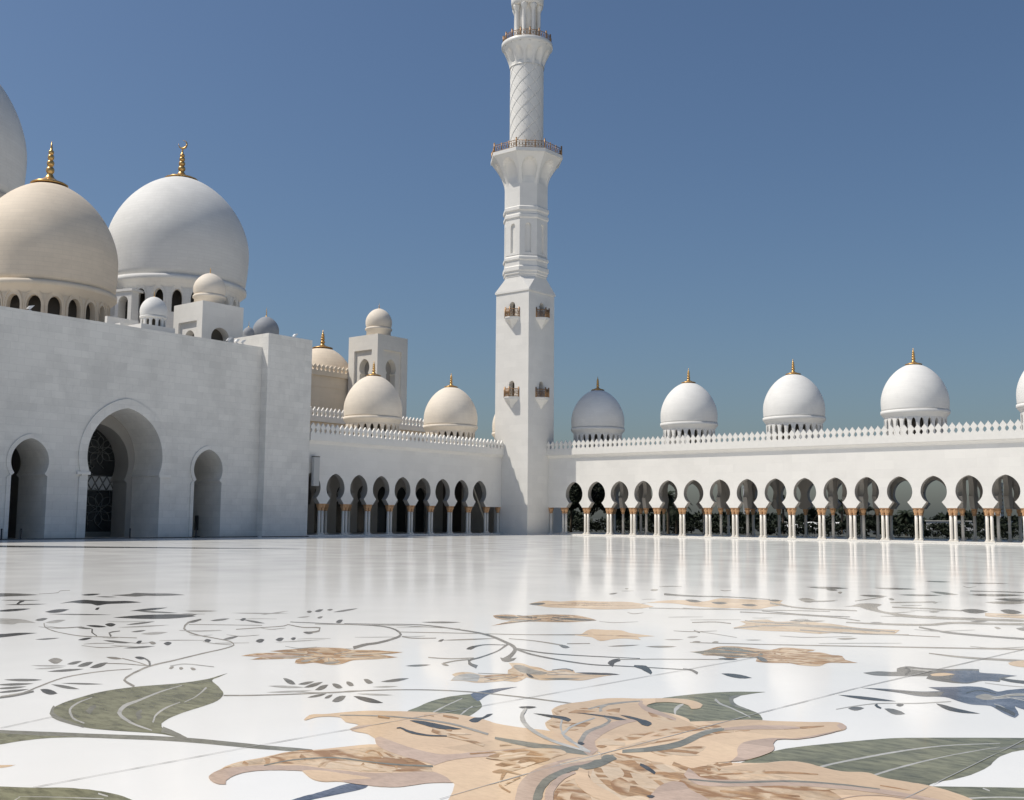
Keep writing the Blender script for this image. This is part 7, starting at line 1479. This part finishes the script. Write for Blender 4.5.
tr.box(BX - 3.178, BX - 3.165, 22.5, 26.42, 2.02, 2.62, 'grey_paint_and_reflection')  # pale panel behind the straps: white reflection in the glass, put in as colour
for z in (2.0, 2.64): tr.tube([(BX - 3.15, 22.5, z), (BX - 3.15, 26.4, z)], 0.03, 'tracery_metal', 4)
tr.box(BX - 3.17, BX - 3.12, 22.45, 26.47, 0, 0.22, 'tracery_metal')
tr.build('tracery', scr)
# rooms behind the small arches
for c in (SA, SB):
    r = MB()
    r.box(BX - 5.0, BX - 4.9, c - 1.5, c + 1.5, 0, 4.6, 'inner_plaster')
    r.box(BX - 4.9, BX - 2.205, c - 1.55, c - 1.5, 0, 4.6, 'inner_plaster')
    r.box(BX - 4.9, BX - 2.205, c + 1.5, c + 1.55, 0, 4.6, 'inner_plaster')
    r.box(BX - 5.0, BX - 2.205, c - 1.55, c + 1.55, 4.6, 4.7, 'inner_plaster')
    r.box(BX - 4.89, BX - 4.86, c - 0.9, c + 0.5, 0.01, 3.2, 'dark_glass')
    r.build('side_entrance', hall)
# tall end pier
pi = MB(); pi.box(-42.38, -39.75, PY + 0.002, 33.86, 0, 9.415, 'aged_white_marble'); pi.box(-39.76, -39.71, PY - 0.01, 33.87, 0.002, 0.07, 'bright_marble')
pi.build('end_pier', hall, bevel=0.02)
# roof bodies that carry the domes
rb = MB(); rb.box(-62.45, -42.4, PY + 0.002, 33.5, 0, HT - 0.003, 'roofing'); rb.box(-62.48, -48.6, 33.502, 40.4, 0, 9.0, 'aged_white_marble'); rb.box(-62.6, -53.4, 33.6, 42.8, 0, 10.6, 'cream_stone')
rb.build('roof_block', hall)
rb = MB(); rb.box(-74, -62.6, 20, 34, 0, 16.0, 'cream_stone'); rb.build('roof_block', hall)
dome(hall, (-50.0, 25.62), 3.36, 11.66, 17.1, 'cream_dome_stone', drum=(8.7, 21, 0.68, 10.50, 10.98, None), drum_mat='cream_stone', rim=0.975, tm=0.28, q=0.56, fin=(17.05, 2.2, 0.86), seg=96, lab='cream dome nearest the portal wall with small arched windows below')
dome(hall, (-58.0, 38.284), 4.33, 15.12, 22.2, 'white_dome_stone', drum=(10.3, 22, 0.56, 13.75, 14.30, 12.9), rim=0.955, tm=0.32, q=0.56, fin=(22.12, 2.1, 1.0), seg=96, lab='great white dome with a crescent finial', cres=True)
dome(hall, (-68.0, 26.787), 5.8, 20.1, 30.0, 'white_dome_stone', drum=(15.0, 28, 0.5, 17.6, 18.3, None), drum_mat='cream_stone', rim=0.955, tm=0.30, q=0.56, fin=(29.9, 3.4, 1.3), seg=96, lab='largest white dome cut off by the left edge')
dome(hall, (-50.5, 39.459), 0.757, 11.45, 12.62, 'grey_dome_stone', drum=(9.0, 14, 0.5, 10.9, 11.15, None), rim=0.97, tm=0.3, fin=(12.58, 0.62, 0.13), lab='small dark grey dome behind the end pier')
dome(hall, (-50.5, 38.218), 0.337, 11.28, 11.83, 'grey_dome_stone', drum=(9.0, 10, 0.5, 11.0, 11.12, None), rim=0.97, tm=0.3, fin=(11.81, 0.42, 0.07), lab='tiny dark dome beside the small grey dome')
# projecting window bays round the great drum (the sunlit one shows beside the cream dome)
for k in range(6):
    a = RAD(-107 + 33 * k)
    Rb = 4.1
    ca, sa = math.cos(a), math.sin(a)
    fr = lambda s, d, z: (-58.0 + (Rb + 0.45 - d) * ca - s * sa, 38.284 + (Rb + 0.45 - d) * sa + s * ca, z)
    bw_ = MB()
    if k == 1:
        arch_panel(bw_, fr, -0.62, 0.62, 11.0, 13.98, round_arch(0.36, 13.35, 13.72, 11.0), 0, 0.6, 'white_dome_stone', back='dark_glass')
        slabq(bw_, fr, -0.72, 0.72, 13.98, 14.12, -0.08, 0.9, 'white_dome_stone')
        for s in (-0.62, 0.62):
            bw_.add([fr(s, 0, 11.0), fr(s, 0.6, 11.0), fr(s, 0.6, 13.98), fr(s, 0, 13.98)], [(0, 1, 2, 3)], 'white_dome_stone')
        bw_.build('window_bay', hall)

# ------------------------------------------------------------------ rooftop turret, kiosk, low parapet
def mini_dome(c, R, z0, zt, fz, m, base):
    mb = MB()
    mb.lathe([(R * 0.92, base), (R * 0.92, z0 - R * 0.22), (R * 1.02, z0 - R * 0.18), (R * 1.02, z0 - R * 0.06), (R * 0.96, z0)], m, 40, c)
    mb.lathe(dome_profile(R, z0, zt, 0.93, 0.3, 1.8, 0.55, 16), m, 48, c)
    return mb
tur = thing('rooftop_turret', 'square white turret with a small round dome on the hall roof', 'turret')
t = MB()
tx0, tx1, ty0, ty1, tz = -45.88, -43.5, 30.188, 32.57, 11.24
def fr_ts(s, d, z): return (s, ty0 + d, z)                    # face towards -y
def fr_te(s, d, z): return (tx1 - d, s, z)                    # face towards +x
cx_, cy0 = (tx0 + tx1) / 2, (ty0 + ty1) / 2
arch_panel(t, fr_te, ty0, ty1, HT, tz, round_arch(0.52, 9.55, 10.05, HT, c=cy0 - 0.13, n=12), 0, 0.5, 'white_marble', back='dark_void')
# recessed panel with an arch inside it
arch_panel(t, fr_ts, tx0, tx1, HT, tz, [(cx_ - 0.75, HT), (cx_ - 0.75, 10.32), (cx_ + 0.75, 10.32), (cx_ + 0.75, HT)], 0, 0.14, 'white_marble', plain=True)
arch_panel(t, lambda s, d, z: fr_ts(s, d + 0.137, z), cx_ - 0.76, cx_ + 0.76, HT, 10.33, round_arch(0.42, 9.45, 9.92, HT, c=cx_, n=12), 0, 0.4, 'white_marble', back='dark_void')
t.add([(tx0, ty0, tz), (tx1, ty0, tz), (tx1, ty1, tz), (tx0, ty1, tz)], [(0, 1, 2, 3)], 'white_marble')
t.add([(tx0, ty0, HT), (tx0, ty1, HT), (tx0, ty1, tz), (tx0, ty0, tz)], [(0, 1, 2, 3)], 'white_marble')
t.add([(tx0, ty1, HT), (tx1, ty1, HT), (tx1, ty1, tz), (tx0, ty1, tz)], [(0, 1, 2, 3)], 'white_marble')
t.build('turret_body', tur)
d = mini_dome((cx_, cy0), 0.79, 11.80, 12.93, 0, 'pale_dome_stone', 11.235).build('dome', tur)
finial(d, (cx_, cy0), 12.9, 0.34, 0.12)

kio = thing('rooftop_kiosk', 'low open kiosk with a little white dome behind the portal wall', 'kiosk')
KC = (-42.62, 27.0)
k = MB(); k.box(-43.4, -41.8, 25.9, 27.6, HT + 0.002, 9.31, 'white_marble'); k.build('kiosk_base', kio)
k = MB()
drum_ring(k, KC, 0.54, 9.308, 9.78, 12, 0.55, 9.58, 9.69, 0.1, 'small_dome_stone')
k.lathe([(0.36, 9.31), (0.36, 9.80)], 'dark_void', 16, KC)
k.build('colonnade', kio)
k = MB(); k.lathe([(0.57, 9.74), (0.60, 9.77), (0.60, 9.83), (0.55, 9.84)], 'small_dome_stone', 40, KC); k.lathe(dome_profile(0.6, 9.84, 10.76, 0.95, 0.28), 'small_dome_stone', 48, KC)
d = k.build('dome', kio)
finial(d, KC, 10.74, 0.27, 0.09)
k = MB(); k.box(-44.5, -43.41, 25.86, 27.5, HT + 0.002, 9.50, 'white_marble'); k.box(-44.66, -44.46, 25.82, 27.4, HT + 0.002, 9.92, 'white_marble')
tag(k.build('roof_parapet', bevel=0.02), 'low sunlit white parapet wall left of the rooftop kiosk', 'parapet')

# ------------------------------------------------------------------ rear buildings behind the west arcade
rear = thing('rear_hall', 'cream stone hall with pierced cresting and a half hidden dome behind the arcade', 'building')
r = MB(); r.box(-51.6, -47.0, 33.0, 51.0, 0, 6.32, 'cream_stone'); r.box(-51.65, -46.85, 33.0, 51.1, 6.32, 6.56, 'bright_marble'); r.build('lower_wall', rear)
r = MB(); merlons(r, lambda s, d, z: (-47.0 - d, s, z), 33.0, 51.05, 6.56, BAY / 5, 0.60, -0.10, 0.02, 'bright_marble'); r.build('cresting', rear)
r = MB(); r.box(-61.0, -55.0, 46.6, 54.1, 0, 10.36, 'cream_stone'); r.box(-61.1, -54.86, 46.5, 54.2, 10.36, 10.62, 'cream_stone'); r.box(-55.001, -54.96, 46.6, 54.1, 9.6, 9.72, 'cream_stone'); r.build('upper_wall', rear)
r = MB(); merlons(r, lambda s, d, z: (-54.9 - d, s, z), 46.5, 54.2, 10.62, 0.36, 0.50, -0.02, 0.1, 'cream_stone')
merlons(r, lambda s, d, z: (s, 46.55 + d, z), -61, -55.0, 10.62, 0.36, 0.50, -0.02, 0.1, 'cream_stone'); r.build('cresting', rear)
dome(rear, (-58.0, 50.35), 2.31, 10.0, 12.9, 'cream_dome_stone', rim=0.96, tm=0.12, fin=(12.85, 1.3, 0.72), lab='cream dome behind pierced cresting')

tow = thing('domed_tower', 'square white tower with keyhole windows and a small dome behind the arcade', 'tower')
t = MB()
tx0, tx1, ty0, ty1, tz = -54.861, -52.0, 49.979, 52.841, 13.245
cx_, cy0 = (tx0 + tx1) / 2, (ty0 + ty1) / 2
KH = dict(R=0.50, zc=11.02, crown=11.66, nw=0.36, zn=10.5, bw=0.44, zb=8.6, flare=False)
for fr, a, b, c in ((lambda s, d, z: (s, ty0 + d, z), tx0, tx1, cx_), (lambda s, d, z: (tx1 - d, s, z), ty0, ty1, cy0)):
    t.add([fr(a, 0, 0), fr(b, 0, 0), fr(b, 0, 8.6), fr(a, 0, 8.6)], [(0, 1, 2, 3)], 'warm_marble')
    arch_panel(t, fr, a, b, 8.6, tz, [(c - 0.86, 8.6), (c - 0.86, 12.22), (c + 0.86, 12.22), (c + 0.86, 8.6)], 0, 0.16, 'warm_marble', plain=True)
    arch_panel(t, lambda s, d, z, fr=fr: fr(s, d + 0.157, z), c - 0.87, c + 0.87, 8.6, 12.23, keyhole(c=c, n=10, **KH), 0, 0.5, 'warm_marble', back='inner_plaster', bottom=True)
t.add([(tx0, ty0, tz), (tx1, ty0, tz), (tx1, ty1, tz), (tx0, ty1, tz)], [(0, 1, 2, 3)], 'warm_marble')
t.add([(tx0, ty0, 0), (tx0, ty1, 0), (tx0, ty1, tz), (tx0, ty0, tz)], [(0, 1, 2, 3)], 'warm_marble')
t.add([(tx0, ty1, 0), (tx1, ty1, 0), (tx1, ty1, tz), (tx0, ty1, tz)], [(0, 1, 2, 3)], 'warm_marble')
t.build('tower_body', tow)
d = mini_dome((cx_, cy0), 0.914, 13.95, 15.33, 0, 'pale_dome_stone', 13.24).build('dome', tow)
finial(d, (cx_, cy0), 15.3, 0.40, 0.13)

# ------------------------------------------------------------------ small fittings
def fix_bollard():
    mb = MB()
    mb.lathe([(0.055, 0.0), (0.055, 0.02), (0.03, 0.035), (0.026, 0.36), (0.034, 0.37), (0.034, 0.40), (0.015, 0.42)], 'black_paint', 12)
    return mb
bol = thing('bollard', 'short black post in front of the left small arch', 'post', (-39.85, 20.08, 0), group='black posts before the portal wall')
fix_bollard().build('post', bol)
for (x, y), lab in (((-39.85, 24.62), 'short black post in the middle of the great portal'), ((-39.85, 27.78), 'short black post at the left foot of the right small arch'), ((-39.9, 19.37), 'short black post at the far left edge of the wall')):
    dup_thing(bol, (x, y, 0), lab)
b = MB(); b.box(-0.02, 0.02, -0.09, 0.09, 0.30, 0.95, 'black_paint'); b.box(-0.025, 0.025, -0.02, 0.02, 0.03, 0.3, 'black_paint'); b.box(-0.12, 0.12, -0.12, 0.12, 0, 0.03, 'black_paint')
tag(b.build('notice_stand', loc=(-41.6, 29.0, 0)), 'narrow dark notice stand inside the right small arch', 'sign')
pn = MB(); pn.box(-0.09, 0.09, -0.17, 0.17, 2.40, 3.78, 'grey_paint_and_reflection'); pn.box(-0.10, 0.10, -0.18, 0.18, 3.78, 3.82, 'black_paint'); pn.box(-0.20, -0.09, -0.04, 0.04, 2.6, 2.7, 'black_paint'); pn.box(-0.20, -0.09, -0.04, 0.04, 3.4, 3.5, 'black_paint')
tag(pn.build('wall_panel', loc=(-39.66, 34.2, 0)), 'tall narrow grey panel hung on the shaded arcade beside the pier', 'panel')
fl = thing('floodlight', 'small white floodlight on top of the end pier', 'floodlight', (-39.95, 32.94, 9.415), group='floodlights on the hall roof edge')
f = MB(); f.box(-0.05, 0.05, -0.05, 0.05, 0, 0.04, 'white_paint'); f.tube([(0, 0, 0.02), (0, 0, 0.12)], 0.015, 'white_paint'); f.build('stand', fl)
f = MB(); f.add([(-.06, -.12, .08), (.06, -.12, .08), (.06, .02, .08), (-.06, .02, .08), (-.06, -.02, .2), (.06, -.02, .2), (.06, .16, .24), (-.06, .16, .24)], [(0, 3, 2, 1), (4, 5, 6, 7), (0, 1, 5, 4), (1, 2, 6, 5), (2, 3, 7, 6), (3, 0, 4, 7)], 'white_paint'); f.build('lamp_head', fl)
for (x, y, z), lab in (((-40.32, 20.16, HT), 'small white floodlight on the wall edge below the cream dome'), ((-40.32, 29.43, HT), 'small white floodlight on the wall edge, first of three before the pier'), ((-40.32, 29.87, HT), 'small white floodlight on the wall edge, middle of three before the pier'), ((-40.32, 30.21, HT), 'small white floodlight on the wall edge, nearest the pier')):
    dup_thing(fl, (x, y, z), lab, rz=random.uniform(-.4, .4))

# ------------------------------------------------------------------ beyond the north arcade: palms, trees, tent, far buildings
def leaf_crown(mb, c, rx, rz, n, ls, m, rnd):
    """many small leaf faces in uneven clumps through the crown's volume"""
    cl = [(rnd.gauss(0, 0.45), rnd.gauss(0, 0.45), rnd.uniform(-0.7, 0.8), rnd.uniform(0.25, 0.5)) for _ in range(14)]
    vs = []; fs = []
    for i in range(n):
        q = rnd.choice(cl)
        while True:
            d = Vector((rnd.uniform(-1, 1), rnd.uniform(-1, 1), rnd.uniform(-1, 1)))
            if 0.2 < d.length < 1: break
        p = Vector((c[0] + (q[0] + d.x * q[3]) * rx, c[1] + (q[1] + d.y * q[3]) * rx, c[2] + (q[2] + d.z * q[3] * 0.8) * rz))
        a = Vector((rnd.gauss(0, 1), rnd.gauss(0, 1), rnd.gauss(0, 1))).normalized()
        b = a.orthogonal().normalized()
        s = ls * rnd.uniform(0.6, 1.4)
        k = len(vs)
        vs += [p + a * s, p + b * s * 0.45, p - a * s, p - b * s * 0.45]
        fs.append((k, k + 1, k + 2, k + 3))
    mb.add(vs, fs, m)
def make_tree(name, label, loc, h, rx, seed, n=1500):
    rnd = random.Random(seed)
    o = thing(name, label, 'tree', loc, group='trees beyond the arcade')
    t = MB()
    path = [(0, 0, -0.08), (0.02, 0.01, h * 0.2), (0.05, -0.03, h * 0.45)]
    t.tube(path, [0.11, 0.085, 0.06], 'bark', 8)
    for k in range(5):
        a = 2 * PI * k / 5 + rnd.random()
        t.tube([path[2], (math.cos(a) * rx * .3, math.sin(a) * rx * .3, h * 0.62), (math.cos(a) * rx * .6, math.sin(a) * rx * .6, h * 0.8)], [0.05, 0.03, 0.012], 'bark', 6)
    t.build('trunk', o, fix=False)
    c = MB(); leaf_crown(c, (0, 0, h * 0.62), rx, h * 0.40, n, 0.10, 'foliage', rnd); c.build('crown', o, fix=False)
    return o
def make_palm(name, label, loc, h, seed, rl=1.15):
    rnd = random.Random(seed)
    o = thing(name, label, 'palm tree', loc, group='palms beyond the arcade')
    t = MB()
    prof = []
    for i in range(15):
        z = -0.08 + (h + 0.08) * i / 14
        prof += [(0.115 - 0.03 * i / 14, z), (0.095 - 0.03 * i / 14, z + h / 28)]
    t.lathe(prof, 'bark', 10)
    t.build('trunk', o, fix=False)
    c = MB()
    for k in range(34):
        az = k * 2.39996 + rnd.uniform(-.2, .2)
        el = RAD(rnd.uniform(-25, 80))
        L = rl * rnd.uniform(0.8, 1.1)
        pts = []
        ca, sa = math.cos(az), math.sin(az)
        x = 0; z = h
        e = el
        N = 9
        for i in range(N + 1):
            pts.append(Vector((ca * x, sa * x, z)))
            x += L / N * math.cos(e); z += L / N * math.sin(e)
            e -= RAD(9 + 5 * i / N * 2)
        c.tube(pts, [0.018 * (1 - i / (N + 1)) + 0.003 for i in range(N + 1)], 'palm_leaf', 4)
        side = Vector((-sa, ca, 0))
        for i in range(1, N):
            for sub in (0, .33, .66):
                p = pts[i].lerp(pts[i + 1], sub); d = (pts[i + 1] - pts[i]).normalized()
                ll = 0.30 * rl * math.sin(PI * (0.15 + 0.8 * (i + sub) / N))
                for sg in (-1, 1):
                    tip = p + (side * sg * 0.75 + d * 0.6 + Vector((0, 0, -0.35))) * ll
                    w = d * 0.022
                    c.add([p - w, p + w, tip], [(0, 1, 2)], 'palm_leaf')
    c.build('crown', o, fix=False)
    return o
TREES = [(-46.8, 61.5, 4.0, 1.6, 'dense dark tree standing closest to the minaret behind the arcade'), (-44.6, 62.0, 3.7, 1.5, 'second dense dark tree from the minaret behind the arcade'), (-42.4, 60.8, 3.9, 1.5, 'dark tree behind the second open arch from the minaret'), (-41.0, 63.0, 3.6, 1.4, 'dark tree behind the third open arch from the minaret'),
         (-40.0, 66.0, 2.4, 1.3, 'low dark tree left of the first tall palm'), (-36.6, 85.0, 2.0, 1.0, 'small round tree beyond the white tent'), (-35.7, 95.0, 2.2, 1.3, 'small round tree right of the white tent'), (-20.3, 76.0, 1.7, 1.2, 'low bushy tree behind the arches at the right'), (-30.0, 88.0, 1.6, 1.5, 'low spreading tree behind the clear open arches'),
         (-48.8, 63.0, 3.8, 1.6, 'dark tree hidden deepest behind the minaret base')]
for i, (x, y, h, r, lab) in enumerate(TREES):
    make_tree('broadleaf_tree', lab, (x, y, -0.05), h, r, 20 + i, 5200 if h > 3 else 2200)
for i, (x, y, h, rl, lab) in enumerate([(-36.7, 62.0, 2.45, 0.8, 'tall palm filling the fifth open arch from the minaret'), (-37.0, 63.6, 1.75, 1.35, 'low palm with spreading fronds against the sky'), (-33.2, 72.0, 2.3, 0.9, 'palm behind the arch above the white tent'), (-32.1, 80.0, 2.2, 0.9, 'palm right of the white tent'), (-25.2, 74.0, 1.3, 0.9, 'short palm near the clear open arches')]):
    make_palm('palm_tree', lab, (x, y, -0.05), h, 60 + i, rl)
tent = thing('event_tent', 'white peaked canvas tent seen through the arches', 'tent', (-33.7, 78.0, -0.05))
t = MB()
n = 12
vs = [(-2.2 + 4.4 * i / n, sy * 0.9, 0.42 + 0.07 * math.cos(4 * PI * i / n)) for sy in (-1, 1) for i in range(n + 1)]
rid = [(-2.2 + 4.4 * i / n, 0, 0.66 + 0.22 * abs(math.cos(2 * PI * i / n))) for i in range(n + 1)]
vs += rid
fs = []
for i in range(n):
    fs += [(i, i + 1, 2 * (n + 1) + i + 1, 2 * (n + 1) + i), (n + 1 + i, 2 * (n + 1) + i, 2 * (n + 1) + i + 1, n + 2 + i)]
t.add(vs, fs, 'canvas')
t.build('canopy', tent, fix=False)
t = MB()
for sx in (-2.15, -0.7, 0.7, 2.15):
    for sy in (-.85, .85): t.tube([(sx, sy, 0), (sx, sy, 0.45)], 0.03, 'white_paint', 6)
t.build('tent_frame', tent)
def tower_block(x, y, w, h, lab):
    o = thing('apartment_tower', lab, 'building', (x, y, -0.06))
    b = MB(); b.box(-w / 2, w / 2, -w / 2, w / 2, 0, h, 'far_concrete'); b.box(-w * .55, w * .55, -w * .55, w * .55, h, h + 0.25, 'far_concrete'); b.build('wall', o)
    k = MB()
    nz = 9
    for i in range(nz):
        z = h * (0.06 + 0.92 * i / nz)
        for sx in (-0.24, 0.24):
            k.box(w * (sx - .15), w * (sx + .15), -w / 2 - 0.04, -w / 2 + 0.02, z, z + h * 0.055, 'dark_glass')
            k.box(w / 2 - 0.02, w / 2 + 0.04, w * (sx - .15), w * (sx + .15), z, z + h * 0.055, 'dark_glass')
    k.build('window', o)
tower_block(-149.0, 300, 3.0, 10.6, 'distant white apartment tower seen through an arch near the middle of the arcade')
tower_block(-78.8, 300, 3.2, 10.8, 'distant white apartment tower seen through the arches at the right')
def shed(x, y, w, d, h, m, lab):
    b = MB(); b.box(-w / 2, w / 2, -d / 2, d / 2, 0, h, m); b.box(-w / 2 - 0.1, w / 2 + 0.1, -d / 2 - 0.1, d / 2 + 0.1, h, h + 0.08, 'roofing')
    k = int(w / 1.2)
    for i in range(k):
        q = -w / 2 + w * (i + 0.5) / k
        b.box(q - 0.28, q + 0.28, -d / 2 - 0.03, -d / 2 + 0.02, h * 0.35, h * 0.7, 'dark_glass')
    tag(b.build('low_building', loc=(x, y, -0.06)), lab, 'building')
shed(-36.0, 126, 8, 4, 1.0, 'far_concrete', 'low pale building beyond the road behind the clear open arches')
# the distant wood along the horizon reads as one mass
rnd = random.Random(5)
w = MB()
for i in range(150):
    x = -140 + 230 * i / 150 + rnd.uniform(-1, 1); y = rnd.uniform(128, 165)
    h = rnd.uniform(1.2, 2.2)
    leaf_crown(w, (x, y, h * 0.45), 2.2, h * 0.62, 130, 0.42, 'foliage', rnd)
o = w.build('far_wood', fix=False); o['kind'] = 'stuff'
h = MB()
for i in range(110):
    x = -56 + 60 * i / 110; leaf_crown(h, (x, 68.5 + rnd.uniform(-.3, .3), 0.40), 0.7, 0.50 + rnd.uniform(-.06, .06), 260, 0.09, 'foliage', rnd)
o = h.build('clipped_hedge', fix=False); tag(o, 'long low dark hedge running behind the arcade', 'hedge')


# ------------------------------------------------------------------ done
